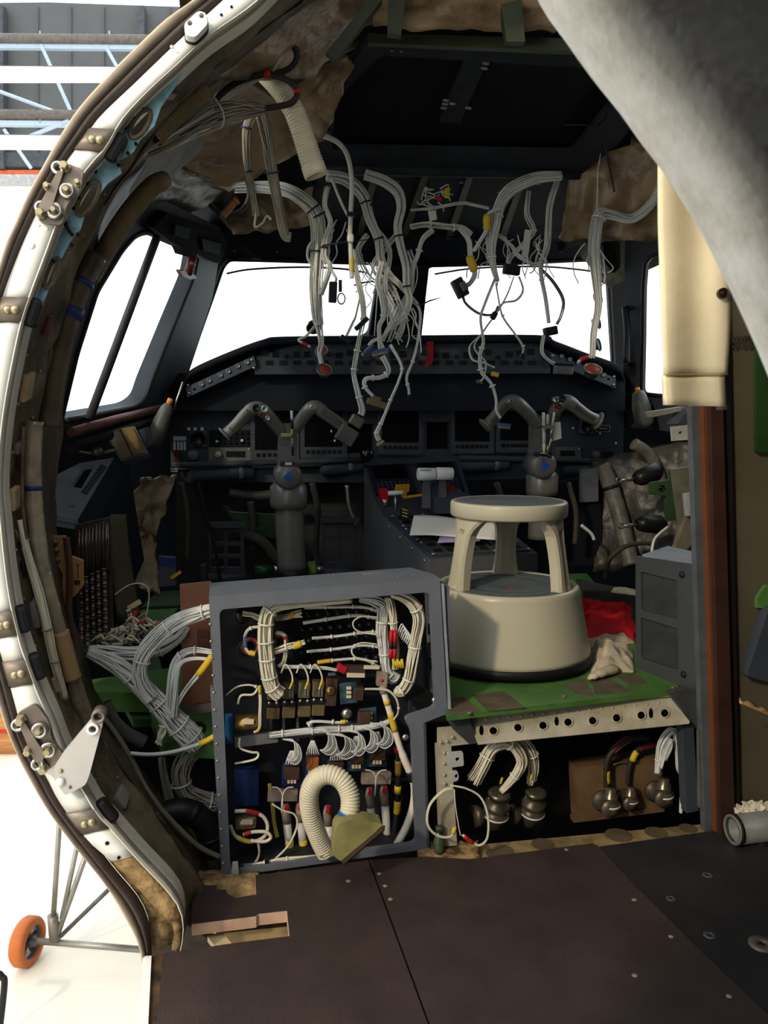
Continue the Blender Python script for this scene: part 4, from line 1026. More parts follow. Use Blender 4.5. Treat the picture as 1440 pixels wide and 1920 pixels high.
# ---------------------------------------------------------------- instrument panel
SPN = 3.12
ip = A(SPN)
pan = thing('instrument_panel', 'dark instrument panel with five blank displays ahead of the yokes', 'panel', ip(745, 905))
wins = []
def q4(x0, y0, x1, y1): return [(x0, y0), (x1, y0), (x1, y1), (x0, y1)]
disp = [(478, 752, 553, 844), (571, 750, 643, 838), (716, 747, 786, 830), (853, 745, 919, 828), (938, 745, 1002, 826)]
small = [(354, 806, 384, 838), (706, 846, 712, 850)]
b = MB(); b.plate([(318, 700), (1172, 700), (1168, 870), (985, 866), (320, 882)], [q4(*d) for d in disp] + [q4(800, 792, 842, 842), q4(650, 795, 700, 850)], ip, 0.03); b.build('panel_plate', M_gunmetal, pan)
b = MB(); b.plate([(318, 700), (1172, 700), (1168, 870), (320, 882)], [], A(SPN + 0.08), 0.02); b.build('panel_back', M_hole, pan)
for i, (x0, y0, x1, y1) in enumerate(disp):
    b = MB(); b.plate(rrect(q4(x0 - 8, y0 - 6, x1 + 8, y1 + 22), 3, 2), [q4(x0, y0, x1, y1)], A(SPN - 0.012), 0.014); dd = b.build('display', mat('bezel_grey', (70, 74, 82), 0.45), pan)
    b = MB(); b.plate(q4(x0 - 1, y0 - 1, x1 + 1, y1 + 1), [], A(SPN - 0.004), 0.004); b.build('screen', M_screen, dd)
    for k in range(7):
        xx = x0 + 6 + k * (x1 - x0 - 12) / 6
        b = MB(); b.plate(q4(xx - 3, y1 + 6, xx + 3, y1 + 12), [], A(SPN - 0.016), 0.005); b.build('button', M_hole, dd)
    b = MB(); b.plate(q4(x0 - 6, y1 + 19, x1 + 6, y1 + 23), [], A(SPN - 0.02), 0.01); b.build('lower_lip', M_cock, dd)
# left sub panel
def pbox(x0, y0, x1, y1, s, th, m, nm, par, hol=(), r=2):
    b = MB(); b.plate(rrect(q4(x0, y0, x1, y1), r, 2), list(hol), A(s), th); return b.build(nm, m, par)
M_lblw = mat('placard_white', (206, 210, 214), 0.6, var=0.05)
gi = pbox(355, 807, 387, 838, SPN - 0.015, 0.02, mat('bezel_grey', (70, 74, 82)), 'standby_gauge', pan)
b = MB(); b.lathe(A(SPN - 0.017)(371, 823), [(0.028, 0), (0.024, 0.004), (0.022, 0.001), (0.0001, 0.001)], axis=-FW, n=24); b.build('dial', M_screen, gi)
for x in (351, 363, 376): pbox(x, 801, x + 6, 807, SPN - 0.018, 0.006, M_lblw, 'placard', pan, r=1)
pbox(325, 818, 349, 826, SPN - 0.004, 0.004, M_lblw, 'placard', pan, r=1)
for x in (325, 332, 338, 344): pbox(x, 828, x + 4.5, 844, SPN - 0.004, 0.004, M_lblw, 'placard', pan, r=1)
pbox(326, 808, 344, 811, SPN - 0.004, 0.003, M_cock, 'placard', pan, r=1)
pbox(319, 877, 334, 880, SPN - 0.006, 0.003, M_lblw, 'placard', pan, r=1); pbox(320, 882, 333, 885, SPN - 0.006, 0.003, M_lblw, 'placard', pan, r=1)
pbox(326, 848, 338, 866, SPN - 0.012, 0.012, mat('dark_red_switch', (84, 20, 24), 0.5), 'switch_guard', pan)
b = MB(); b.lathe(A(SPN - 0.002)(363, 853), [(0.020, 0), (0.018, 0.018), (0.012, 0.021), (0.0001, 0.021)], axis=-FW, n=20); b.build('knob', mat('knob_grey', (104, 104, 106), 0.4), pan)
pbox(350, 842, 390, 866, SPN - 0.003, 0.004, M_cock, 'sub_panel', pan)
swp = pbox(392, 806, 470, 837, SPN - 0.006, 0.01, M_cockd, 'switch_panel', pan)
for i in range(3):
    for j in range(7):
        b = MB(); b.lathe(A(SPN - 0.008)(398 + j * 11, 812 + i * 9), [(0.004, 0), (0.003, 0.008), (0.0001, 0.009)], axis=-FW, n=8); b.build('switch', M_black, swp)
for x, y in ((407, 828), (454, 826)): stud('white_cap', A(SPN - 0.012)(x, y), -FW, 0.006, M_lblw, swp)  # two plain white caps on the switch panel
rdo = pbox(391, 839, 471, 865, SPN - 0.012, 0.02, mat('radio_face', (104, 106, 104), 0.45), 'radio_unit', pan)
pbox(424, 846, 460, 857, SPN - 0.014, 0.004, M_hole, 'readout', rdo, r=1)
b = MB(); b.lathe(A(SPN - 0.013)(409, 852), [(0.014, 0), (0.011, 0.016), (0.0001, 0.017)], axis=-FW, n=16); b.build('knob', mat('knob_cream', (176, 168, 138), 0.5), rdo)
for x, y in ((396, 860), (467, 843)): stud('screw', A(SPN - 0.013)(x, y), -FW, 0.0045, M_steel, rdo)
# registration placards
def placard(x0, y0, x1, y1, s, txt, par, ink=(140, 142, 148), th=0.4):
    p = pbox(x0, y0, x1, y1, s, 0.004, M_hole, 'placard', par, r=1)
    f = A(s - 0.0015); k = mpp(f(x0, y0))
    text_mesh('lettering', txt, f((x0 + x1) / 2, (y0 + y1) / 2), RT, UP, (y1 - y0) * k * 0.62, mat('ink%d' % ink[0], ink, 0.6), p)
    return p
placard(426, 749, 461, 759, SPN - 0.004, 'PT-SMG', pan, (92, 94, 102))
rp = pbox(1119, 797, 1144, 810, SPN - 0.006, 0.004, mat('placard_border', (176, 176, 172), 0.5), 'placard', pan, r=1)
placard(1120.5, 798.5, 1142.5, 808.5, SPN - 0.009, 'ER-SO', pan, (206, 206, 200))
# centre stand-by panel and glove tray
cp_ = pbox(793, 743, 845, 790, SPN - 0.01, 0.02, mat('bezel_grey', (70, 74, 82)), 'standby_panel', pan)
for x, y in ((808, 756), (808, 770), (826, 755), (826, 766), (838, 760)):
    b = MB(); b.lathe(A(SPN - 0.012)(x, y), [(0.007, 0), (0.006, 0.008), (0.0001, 0.009)], axis=-FW, n=10); b.build('knob', M_cock, cp_)
pbox(803, 760, 814, 772, SPN - 0.014, 0.006, mat('placard_grey', (160, 162, 166), 0.5), 'gear_lever_tag', cp_)
# right sub panel
rpn = pbox(1042, 838, 1090, 866, SPN - 0.012, 0.02, mat('radio_face', (104, 106, 104)), 'radio_unit', pan)
for x in (1051, 1061, 1070): pbox(x, 845, x + 8.5, 855, SPN - 0.015, 0.004, M_hole, 'button', rpn, r=1)
stud('screw', A(SPN - 0.013)(1085, 842), -FW, 0.0045, M_steel, rpn)
pbox(1092, 838, 1165, 866, SPN - 0.006, 0.01, M_cock, 'sub_panel', pan)
b = MB(); b.lathe(A(SPN - 0.006)(1115, 853), [(0.017, 0), (0.015, 0.018), (0.009, 0.022), (0.0001, 0.022)], axis=-FW, n=20); b.build('knob', mat('knob_grey', (104, 104, 106)), pan)
pbox(1131, 847, 1150, 858, SPN - 0.008, 0.004, M_hole, 'readout', pan, r=1)
gi = pbox(1087, 785, 1118, 813, SPN - 0.015, 0.02, mat('bezel_grey', (70, 74, 82)), 'standby_gauge', pan)
b = MB(); b.lathe(A(SPN - 0.017)(1102, 799), [(0.026, 0), (0.022, 0.004), (0.02, 0.001), (0.0001, 0.001)], axis=-FW, n=24); b.build('dial', M_screen, gi)
for x, y in ((1125, 813), (1074, 803), (1155, 831)): stud('screw', A(SPN - 0.01)(x, y), -FW, 0.005, M_lblw, pan)
# lower ledges / padded rails
for pts, nm in (([(322, 873), (560, 866)], 'lower_lip'), ([(560, 866), (690, 862)], 'lower_lip'), ([(860, 858), (1165, 866)], 'lower_lip')):
    b = MB(); f = A(SPN - 0.05); b.tube([f(*p) for p in pts], 0.011, 10); b.build(nm, M_cock, pan)
for x0, y0, x1, y1 in ((352, 893, 478, 886), (600, 882, 682, 874), (860, 874, 955, 870), (1052, 882, 1168, 880)):
    b = MB(); f = A(SPN - 0.03); b.tube([f(x0, y0), f(x0 + 6, y0), f(x1 - 6, y1), f(x1, y1)], [0.012, 0.024, 0.024, 0.012], 14); b.build('knee_pad', M_cock, pan)
    b = MB(); b.tube([f(x1 - 30, y1), f(x1 - 22, y1)], 0.026, 14); b.build('pad_highlight', mat('pad_highlight_grey', (118, 118, 120), 0.4), pan)  # paler band standing in for the highlight on each knee pad
b = MB(); b.plate([(330, 878), (690, 866), (690, 905), (480, 904), (330, 905)], [], A(SPN + 0.01), 0.03); b.build('under_panel', M_gunmetal, pan)
b = MB(); b.plate([(855, 862), (1170, 866), (1170, 895), (855, 900)], [], A(SPN + 0.01), 0.03); b.build('under_panel', M_gunmetal, pan)
# ---------------------------------------------------------------- control yokes
M_yoke = mat('yoke_grey', (106, 105, 99), 0.32, var=0.08, scale=20, spec=0.55)
M_yoked = mat('yoke_dark', (56, 56, 58), 0.35)
def yoke(label, S0, hub, neck, lh, rh, lfl, rfl, col, btnL, btnR, colr):
    f = A(S0); g = A(S0 - 0.02)
    k = mpp(f(*hub))
    t = thing('control_yoke', label, 'yoke', onz(col[-1][0], col[-1][1], 0.0) if False else f(*col[-1]))
    b = MB(); b.plate(rrect(neck, 8, 3), [], A(S0 - 0.035), 0.055); b.build('neck', M_yoke, t)
    b = MB(); b.lathe(A(S0 - 0.06)(*hub), [(0.0001, 0), (20 * k, 0.0), (25 * k, 0.012), (26 * k, 0.03), (26 * k, 0.09)], axis=FW, n=30); hb_ = b.build('hub', M_yoke, t)
    # blue bird-shaped emblem
    hx_, hy_ = hub
    for poly in ([(-12, 2), (8, -14), (3, -2), (12, 2), (2, 3)], [(-12, 3), (2, 4), (10, 9), (2, 7), (6, 16)]):
        sg = 1 if hx_ < 800 else -1
        b = MB(); b.plate([(hx_ + sg * x * 0.85, hy_ + y * 0.85) for x, y in poly], [], A(S0 - 0.062), 0.0015); b.build('emblem', mat('emblem_blue', (30, 92, 190), 0.4), hb_)
    b = MB(); b.tube(path2(col, A(S0 + 0.02), 4), colr * k, 20); b.build('column', M_yoke, t)
    b = MB(); b.lathe(A(S0 + 0.02)(*col[0]) - UP * 0.01, [(colr * k * 1.25, -0.02), (colr * k * 1.32, 0.0), (colr * k * 1.3, 0.05), (colr * k * 0.8, 0.075)], n=24); b.build('collar', M_yoke, t)
    for pts, rs, fl in ((lh, None, lfl), (rh, None, rfl)):
        pth = catmull([(A(S0 - 0.02 - 0.02 * min(i, 2))(x, y)) for i, (x, y) in enumerate(pts)], 6)
        n = len(pth)
        r = [(13 - 2.5 * abs(i / n - 0.45)) * k * (0.92 if i > n * 0.6 else 1.0) for i in range(n)]
        b = MB(); b.tube(pth, r, 14); hn = b.build('grip', M_yoke, t)
        b = MB(); b.tube(pth[int(n * 0.62):n - 3], [q * 1.03 for q in r[int(n * 0.62):n - 3]], 14, flat=0.9); b.build('grip_panel', mat('grip_olive', (84, 82, 74), 0.4), hn)
        if fl:
            d = (pth[-1] - pth[-4]).normalized()
            b = MB(); b.lathe(pth[-1], [(0.0001, 0), (15 * k, 0.0), (17 * k, 0.004), (15 * k, 0.008), (0.0001, 0.008)], axis=d, n=18); b.build('end_flange', M_yoke, hn)
    for (x, y, r_, mm_) in btnL + btnR:
        b = MB(); b.lathe(A(S0 - 0.085)(x, y), [(r_ * k, 0.03), (r_ * k, 0.004), (r_ * 0.75 * k, 0), (r_ * 0.6 * k, 0.002), (0.0001, 0.002)], axis=FW, n=16); b.build('button', mm_, t)
    return t
M_chr = mat('chrome_ring', (190, 192, 190), 0.22, 0.8)
M_redb = mat('red_button', (130, 24, 24), 0.4)
yk1 = yoke('left control yoke with ram-horn grips and blue bird emblem', 2.75, (541, 893), [(523, 794), (558, 794), (560, 880), (522, 880)],
     [(530, 812), (512, 790), (494, 770), (478, 766), (462, 776), (443, 797), (424, 814)], [(552, 806), (570, 780), (583, 766), (594, 764), (608, 774), (628, 788), (646, 802)], True, False,
     [(541, 935), (544, 1000), (548, 1068)], [(480, 765, 7, M_black), (497, 767, 7.5, M_chr), (491, 779, 4.5, M_redb), (502, 784, 5, M_chr)], [(587, 763, 6, M_chr)], 27)
yk2 = yoke('right control yoke with pens clipped on and blue bird emblem', 2.75, (1022, 872), [(1002, 779), (1040, 779), (1040, 862), (1001, 862)],
     [(1008, 796), (990, 775), (972, 758), (957, 753), (942, 764), (926, 784), (912, 797)], [(1032, 796), (1042, 770), (1054, 755), (1066, 754), (1080, 764), (1100, 779), (1120, 788)], True, True,
     [(1016, 912), (1014, 960), (1012, 1010)], [(959, 753, 6, M_chr)], [(1044, 750, 6.5, M_chr), (1056, 748, 7, M_black), (1064, 751, 3.5, M_brass), (1049, 762, 4.5, M_redb)], 23)
for t, x, y in ((yk1, 541, 868), (yk2, 1020, 850)):
    f = A(2.69)
    b = MB(); b.plate(rrect(q4(x - 16, y - 2, x + 16, y + 7), 3, 2), [], f, 0.02); b.build('neck_band', M_yoked, t)
    b = MB(); b.plate(q4(x - 6, y - 1, x + 6, y + 4), [], A(2.685), 0.004); b.build('band_label', M_lblw, t)
b = MB(); b.plate(q4(523, 795, 559, 832), [], A(2.712), 0.004); b.build('neck_cap', mat('neck_cap_grey', (112, 110, 102), 0.4), yk1)
b = MB(); b.tube(path2([(548, 1066), (549, 1085)], A(2.77), 2), 0.052, 18); b.build('boot', M_black, yk1)
# pen on left yoke
def pen(name, label, cat, pts, s, r, cols):
    f = A(s); t = thing(name, label, cat, f(*pts[-1]))
    n = len(cols)
    for i, (m_, nm) in enumerate(cols):
        a = f(*[pts[0][j] + (pts[-1][j] - pts[0][j]) * i / n for j in (0, 1)]); c = f(*[pts[0][j] + (pts[-1][j] - pts[0][j]) * (i + 1) / n for j in (0, 1)])
        b = MB(); b.tube([a, a.lerp(c, 0.5), c], [r, r, r * (0.6 if i == n - 1 else 1)], 8); b.build(nm, m_, t)
    return t
M_paper = mat('paper_white', (214, 210, 200), 0.8, var=0.03)
pen('pen', 'slim black and white pen clipped upright on the left yoke', 'pen', [(547, 770), (549, 855)], 2.68, 0.0045, [(M_paper, 'cap'), (M_black, 'barrel'), (mat('brass_clip', (176, 150, 70), 0.35, 0.7), 'ring'), (mat('grey_pen', (130, 132, 130), 0.4), 'barrel'), (M_black, 'tip')])
b = MB(); b.box(A(2.69)(537, 816), 0.035, 0.02, 0.014, Matrix.Rotation(YAW, 3, 'Z'), bev=0.003); b.build('pen_clip', M_brass, yk1)
pen('pen', 'plain white marker clipped leftmost on the right yoke', 'pen', [(1019, 773), (1020, 850)], 2.67, 0.0052, [(M_paper, 'cap'), (M_paper, 'barrel'), (M_paper, 'barrel'), (M_paper, 'tip')])
pen('pen', 'grey marker with white cap clipped in middle of the right yoke', 'pen', [(1027, 777), (1027, 852)], 2.675, 0.0048, [(M_paper, 'cap'), (M_gunmetal, 'barrel'), (M_gunmetal, 'barrel'), (M_steel, 'tip')])
pen('pen', 'thin steel rod slanting at the right of the right yoke', 'pen', [(1039, 773), (1029, 846)], 2.668, 0.0038, [(M_paper, 'cap'), (M_steel, 'barrel'), (M_steel, 'tip')])
b = MB(); b.plate(q4(1016, 797, 1040, 804), [], A(2.662), 0.006); b.build('pen_clip', M_brass, yk2)
b = MB(); b.plate([(1040, 792), (1051, 791), (1053, 822), (1036, 827)], [], A(2.69), 0.001); o = b.build('paper_tag', M_paper); tag(o, 'small white paper tag stuck on the right yoke', 'tag')
b = MB(); b.tube(path2([(1010, 853), (1022, 853), (1034, 858)], A(2.66), 3), 0.004, 6); o = b.build('pen_strap', M_black, yk2)
# ---------------------------------------------------------------- pedals
for k_, (x0, y0, x1, y1, lab) in enumerate(((390, 985, 458, 1082, 'left rudder pedal grating below the instrument panel'), (604, 975, 674, 1072, 'right rudder pedal grating beside the left control column'))):
    f = A(2.95); w_ = x1 - x0; h_ = y1 - y0
    t = thing('rudder_pedal', lab, 'pedal', f((x0 + x1) / 2, y1), 'rudder pedals on the left side')
    hl_ = []
    for i in range(3):
        for j in range(2):
            hl_.append(rrect(q4(x0 + 6 + j * (w_ - 8) / 2, y0 + 14 + i * (h_ - 26) / 3, x0 + (w_ - 8) / 2 + j * (w_ - 8) / 2 + 1, y0 + 8 + (i + 1) * (h_ - 26) / 3), 2, 2))
    b = MB(); b.plate([(x0, y0), (x1 - 2, y0), (x1 + 2, y1), (x0 + 4, y1)], hl_, f, 0.018); b.build('grating', M_cock, t)
    b = MB(); b.plate(q4(x0 - 2, y0 - 4, x1, y0 + 5), [], A(2.93), 0.05); b.build('toe_bar', M_gunmetal, t)
    b = MB(); b.tube([f(x0, y1 + 2), f(x1 + 4, y1)], 0.016, 10); b.build('heel_bar', M_gunmetal, t)
    b = MB(); b.plate([(x0 - 14, y1 - 20), (x0 - 4, y1 - 24), (x0 - 2, y1 + 20), (x0 - 14, y1 + 22)], [], A(2.97), 0.03); b.build('side_arm', M_gunmetal, t)
for (x0, x1, m_, lab) in ((478, 512, mat('dark_green_tube', (28, 62, 44), 0.35), 'dark green hydraulic tube stub left of the control column'), (578, 592, mat('apple_green_cap', (128, 158, 62), 0.5), 'apple green tube cap right of the control column')):
    f = A(2.82); t = thing('hydraulic_tube', lab, 'pipe', f((x0 + x1) / 2, 1080))
    b = MB(); b.tube([f(x0, 1070 if x0 < 560 else 1066), f(x1, 1069 if x0 < 560 else 1064)], 0.024 if x0 > 560 else 0.019, 16); b.build('sleeve', m_, t)
    b = MB(); b.tube([f(x1, 1067), f(x1 + 14, 1066)], 0.011, 12); b.build('fitting', M_steel, t)
# ---------------------------------------------------------------- centre pedestal
L = [at(683, 877, 3.02), at(700, 934, 2.85), at(718, 965, 2.75), at(806, 1048, 2.45)]
R = [at(862, 868, 3.08), at(880, 925, 2.9), at(902, 957, 2.8), at(1008, 1037, 2.52)]
ped = thing('centre_pedestal', 'grey centre pedestal with throttle quadrant between the pilot seats', 'pedestal', V(((L[3].x + R[3].x) / 2, L[3].y, ZP)))
down = lambda p: V((p.x, p.y, ZP - 0.02))
b = MB(); b.add(L + [down(p) for p in L] + R + [down(p) for p in R], [(0, 1, 5, 4), (1, 2, 6, 5), (2, 3, 7, 6), (8, 9, 13, 12), (9, 10, 14, 13), (10, 11, 15, 14), (3, 7, 15, 11), (0, 4, 12, 8)]); b.build('side_panels', mat('pedestal_grey', (86, 88, 92), 0.5, var=0.08), ped)
b = MB(); b.add(L + R + [p - UP * 0.012 for p in L + R], [(0, 1, 5, 4), (1, 2, 6, 5), (2, 3, 7, 6), (8, 9, 13, 12), (9, 10, 14, 13), (10, 11, 15, 14)]); b.build('deck', M_gunmetal, ped)
def pd_(u, v):                                       # v 0 aft .. 3 forward along deck, u across
    i = min(2, int(v)); t = v - i
    a = L[3 - i].lerp(L[2 - i], t); c = R[3 - i].lerp(R[2 - i], t)
    return a.lerp(c, u)
def pnorm(v):
    i = min(2, int(v)); e1 = R[3 - i] - L[3 - i]; e2 = L[2 - i] - L[3 - i]
    n = e1.cross(e2).normalized(); return n if n.z > 0 else -n
def dplate(u0, v0, u1, v1, h, m, nm, par=None, holes=()):
    b = MB(); n = pnorm((v0 + v1) / 2)
    P = [pd_(u0, v0), pd_(u1, v0), pd_(u1, v1), pd_(u0, v1)]
    b.hexa(P, [p + n * h for p in P]); return b.build(nm, m, par or ped)
mod = []
for j in range(3):
    for i in range(3):
        mm_ = dplate(0.05 + j * 0.31, 0.04 + i * 0.31, 0.33 + j * 0.31, 0.32 + i * 0.31, 0.006, mat('module_grey', (64, 66, 72), 0.4), 'control_module')
        for a_ in range(2):
            for c_ in range(2):
                dplate(0.09 + j * 0.31 + a_ * 0.12, 0.09 + i * 0.31 + c_ * 0.12, 0.165 + j * 0.31 + a_ * 0.12, 0.155 + i * 0.31 + c_ * 0.12, 0.0075, M_hole, 'socket', mm_)
        for a_, c_ in ((0.06, 0.06), (0.32, 0.06), (0.06, 0.3)):
            stud('screw', pd_(a_ + j * 0.31, c_ + i * 0.31) + pnorm(0.5) * 0.006, pnorm(0.5), 0.0055, M_steel, mm_)
for v in (0.1, 0.35, 0.6, 0.85):
    stud('side_screw', pd_(0.0, v) - UP * 0.02, V((-1, -0.2, 0)), 0.006, M_steel, ped)
# flight management keypads: screens and keys
for u0, u1 in ((0.03, 0.45), (0.53, 0.95)):
    d = dplate(u0, 2.05, u1, 2.98, 0.012, M_cockd, 'keypad_unit')
    dplate(u0 + 0.04, 2.5, u1 - 0.04, 2.95, 0.0135, M_screen, 'screen', d)
    for i in range(4):
        for j in range(8):
            p = pd_(u0 + 0.05 + j * 0.045, 2.12 + i * 0.085) + pnorm(2.5) * 0.0125
            b = MB(); b.box(p, 0.006, 0.005, 0.003); b.build('key', mat('key_blue_grey', (70, 80, 120), 0.5), d)
# throttle quadrant
qc = pd_(0.62, 1.25)
b = MB(); rows = []
for w0 in (-0.055, 0.055):
    rows.append([qc + RT * w0 + FW * (0.13 * math.cos(a)) + UP * (0.075 * math.sin(a) - 0.005) for a in [math.pi * i / 14 for i in range(15)]])
b.grid(rows); b.add([p for p in rows[0]], [list(range(15))]); b.add([p for p in rows[1]], [list(range(15))]); quad = b.build('quadrant', M_cock, ped)
lev = [(783, 816, 800, 953), (817, 849, 830, 950)]
for i, (x0, x1, xs, ys) in enumerate(lev):
    f = A(2.66); k = mpp(f(800, 890))
    b = MB(); b.tube([f(x0, 889 - i), f(x0 + 1, 889 - i), f(x1 - 1, 889 - i), f(x1, 889 - i)], [10 * k, 11.8 * k, 11.8 * k, 10 * k], 20); kn = b.build('throttle_knob', mat('throttle_white', (222, 222, 220), 0.4, var=0.03), ped)
    b = MB(); b.plate([(xs - 6, 897), (xs + 6, 897), (xs + 8, ys), (xs - 8, ys)], [], A(2.67), 0.012); b.build('throttle_arm', mat('arm_grey', (98, 100, 102), 0.4), ped)
    if i == 0:
        b = MB(); b.box(f(785, 888), 0.002, 0.01, 0.012); b.build('side_button', M_redb, kn)
        b = MB(); b.plate(q4(788, 881, 808, 882.5), [], A(2.637), 0.001); b.build('lettering_strip', M_cock, kn)
for x, y, s in ((721, 928, 2.80), (845, 922, 2.72)):
    f = A(s); b = MB(); b.plate(rrect([(x - 9, y - 11), (x + 5, y - 12), (x + 9, y - 2), (x + 6, y + 12), (x - 6, y + 11), (x - 9, y)], 4, 3), [], f, 0.028); gk = b.build('fire_handle', mat('red_plastic', (186, 20, 34), 0.35), ped)
    b = MB(); b.tube([f(x, y + 8), f(x + 2, y + 20)], 0.008, 10); b.build('handle_stem', M_steel, gk)
f = A(2.76); k = mpp(f(740, 925))
b = MB(); b.tube([f(728, 925), f(755, 924)], 4.3 * k, 12); th_ = b.build('tee_handle', mat('throttle_white', (222, 222, 220)), ped)
b = MB(); b.tube([f(741, 927), f(742, 971)], 1.6 * k, 8); b.build('handle_stem', M_steel, th_)
M_yel = mat('warning_yellow', (204, 146, 22), 0.5)
b = MB(); b.plate([(744, 909), (768, 908), (767, 922), (752, 928), (742, 920)], [], A(2.83), 0.02); b.build('lever_guard', M_yel, ped)
b = MB(); b.plate([(755, 924), (763, 924), (760, 934), (754, 932)], [], A(2.78), 0.02); b.build('lever_guard', M_yel, ped)
b = MB(); b.plate([(755, 931), (820, 922), (820, 926), (757, 935)], [], A(2.77), 0.01); b.build('guard_bar', M_yel, ped)
f = A(2.66)
b = MB(); b.plate(rrect([(752, 952), (764, 950), (767, 975), (757, 979), (753, 972)], 3, 2), [], f, 0.02); sb = b.build('speed_brake_lever', M_black, ped)
for y in (953, 959, 965):
    b = MB(); b.plate([(754, y), (764, y + 3), (764, y + 5.5), (754, y + 2.5)], [], A(2.658), 0.002); b.build('yellow_stripe', mat('stripe_yellow', (206, 190, 90), 0.5), sb)
b = MB(); b.plate([(700, 1060), (765, 1080), (770, 1130), (704, 1120)], [], lambda x, y: onp(x, y, L[3] - RT * 0.004, RT), 0.003, nrm=RT); b.build('side_hatch', M_hole, ped)
# papers on the pedestal
_pp = P3(L[2], L[3], R[3]); pmap = lambda x, y: CAM + (_pp(x, y) - CAM) * 0.965
t = thing('paper_stack', 'two loose white sheets lying on the centre pedestal', 'paper', pd_(0.5, 0.7))
b = MB(); rows = []
for i in range(9):
    r = []
    for j in range(15):
        u = j / 14; v = i / 8
        x = 776 + 160 * u - 8 * v; y = 968 + 8 * u + v * (32 + 4 * u)
        r.append(pmap(x, y) + UP * (0.006 * math.sin(u * 5 + 0.6) * (1 - v) - 0.02 * max(0, 0.25 - u) * v))
    rows.append(r)
b.grid(rows, thick=0.0012, nrm=(0, 0, -1)); b.build('sheet', mat('paper_bright', (228, 222, 212), 0.75, var=0.02), t)
b = MB(); rows = []
for i in range(5):
    rows.append([CAM + (_pp(828 - 2 * i + 80 * j / 6, 994 + 5 * i + (6 - j) * 0.6) - CAM) * 0.97 for j in range(7)])
b.grid(rows, thick=0.001, nrm=(0, 0, -1)); b.build('sheet', mat('paper_lilac', (176, 160, 204), 0.75), t)
# ---------------------------------------------------------------- overhead console
oa, ob_, oc = V((-0.2, 2.1, 1.88)), V((0.5, 2.24, 1.88)), V((0.1, 2.68, 1.755))
om = P3(oa, ob_, oc)
ov = thing('overhead_console', 'empty dark overhead console frame under the cockpit ceiling', 'console', om(840, 300))
b = MB(); b.plate([(690, 78), (1200, 112), (1230, 180), (1160, 270), (1086, 330), (606, 318), (590, 205)], [rrect([(716, 104), (1130, 130), (1150, 190), (1070, 290), (622, 282), (630, 190), (676, 140)], 10, 3)], om, 0.02, nrm=UP); b.build('frame', mat('overhead_grey', (44, 47, 54), 0.65, spec=0.12), ov)
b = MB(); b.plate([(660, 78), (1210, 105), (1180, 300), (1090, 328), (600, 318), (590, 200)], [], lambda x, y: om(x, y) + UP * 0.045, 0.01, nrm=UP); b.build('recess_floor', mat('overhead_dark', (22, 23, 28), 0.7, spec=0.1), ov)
b = MB(); b.plate([(884, 108), (926, 112), (862, 252), (824, 250)], [], lambda x, y: om(x, y) + UP * 0.03, 0.02, nrm=UP); stp = b.build('cross_strap', mat('overhead_grey', (44, 47, 54)), ov)
for (x, y) in ((836, 206), (834, 213), (832, 220), (918, 118), (916, 128), (911, 138), (908, 147), (848, 212), (878, 220)):
    b = MB(); p = om(x, y) + UP * 0.025; b.box(p, 0.016, 0.008, 0.004, Matrix.Rotation(0.4, 3, 'Z')); b.build('clip', mat('clip_pale', (150, 148, 146), 0.5), stp)
for (x, y) in ((660, 243), (784, 246), (913, 255), (1030, 259)):
    b = MB(); b.box(om(x, y) + UP * 0.06, 0.014, 0.01, 0.014); b.build('nut_plate', mat('clip_pale', (150, 148, 146)), ov)
b = MB(); b.tube([om(604, 316), om(1086, 326)], 0.018, 10); b.build('front_lip', mat('overhead_grey', (44, 47, 54)), ov)
for (x, y) in ((735, 95), (752, 96), (606, 214), (616, 220)): stud('screw', om(x, y), -UP, 0.004, M_zinc, ov)
# sloping liner ahead of console with thin straps
b = MB(); b.plate([(600, 318), (1090, 330), (1150, 470), (560, 470)], [], P3(V((-0.2, 2.7, 1.755)), V((0.5, 2.84, 1.755)), V((0.1, 3.35, 1.66))), 0.02, nrm=UP); b.build('liner', mat('overhead_navy', (24, 27, 37), 0.7, spec=0.1), ov)
lin_ = P3(V((-0.2, 2.69, 1.745)), V((0.5, 2.83, 1.745)), V((0.1, 3.34, 1.65)))
for x0, x1 in ((705, 672), (800, 755), (884, 840), (985, 940)):
    b = MB(); b.plate([(x0 - 5, 322), (x0 + 7, 322), (x1 + 6, 452), (x1 - 6, 452)], [], lin_, 0.006, nrm=UP); b.build('hanging_strap', mat('strap_brown', (74, 68, 60), 0.6), ov)
for (x, y) in ((745, 340), (740, 362), (865, 342), (950, 352), (935, 360), (1010, 345)):
    b = MB(); b.box(lin_(x, y), 0.012, 0.012, 0.004); b.build('clip', mat('clip_dull', (84, 84, 88), 0.5), ov)
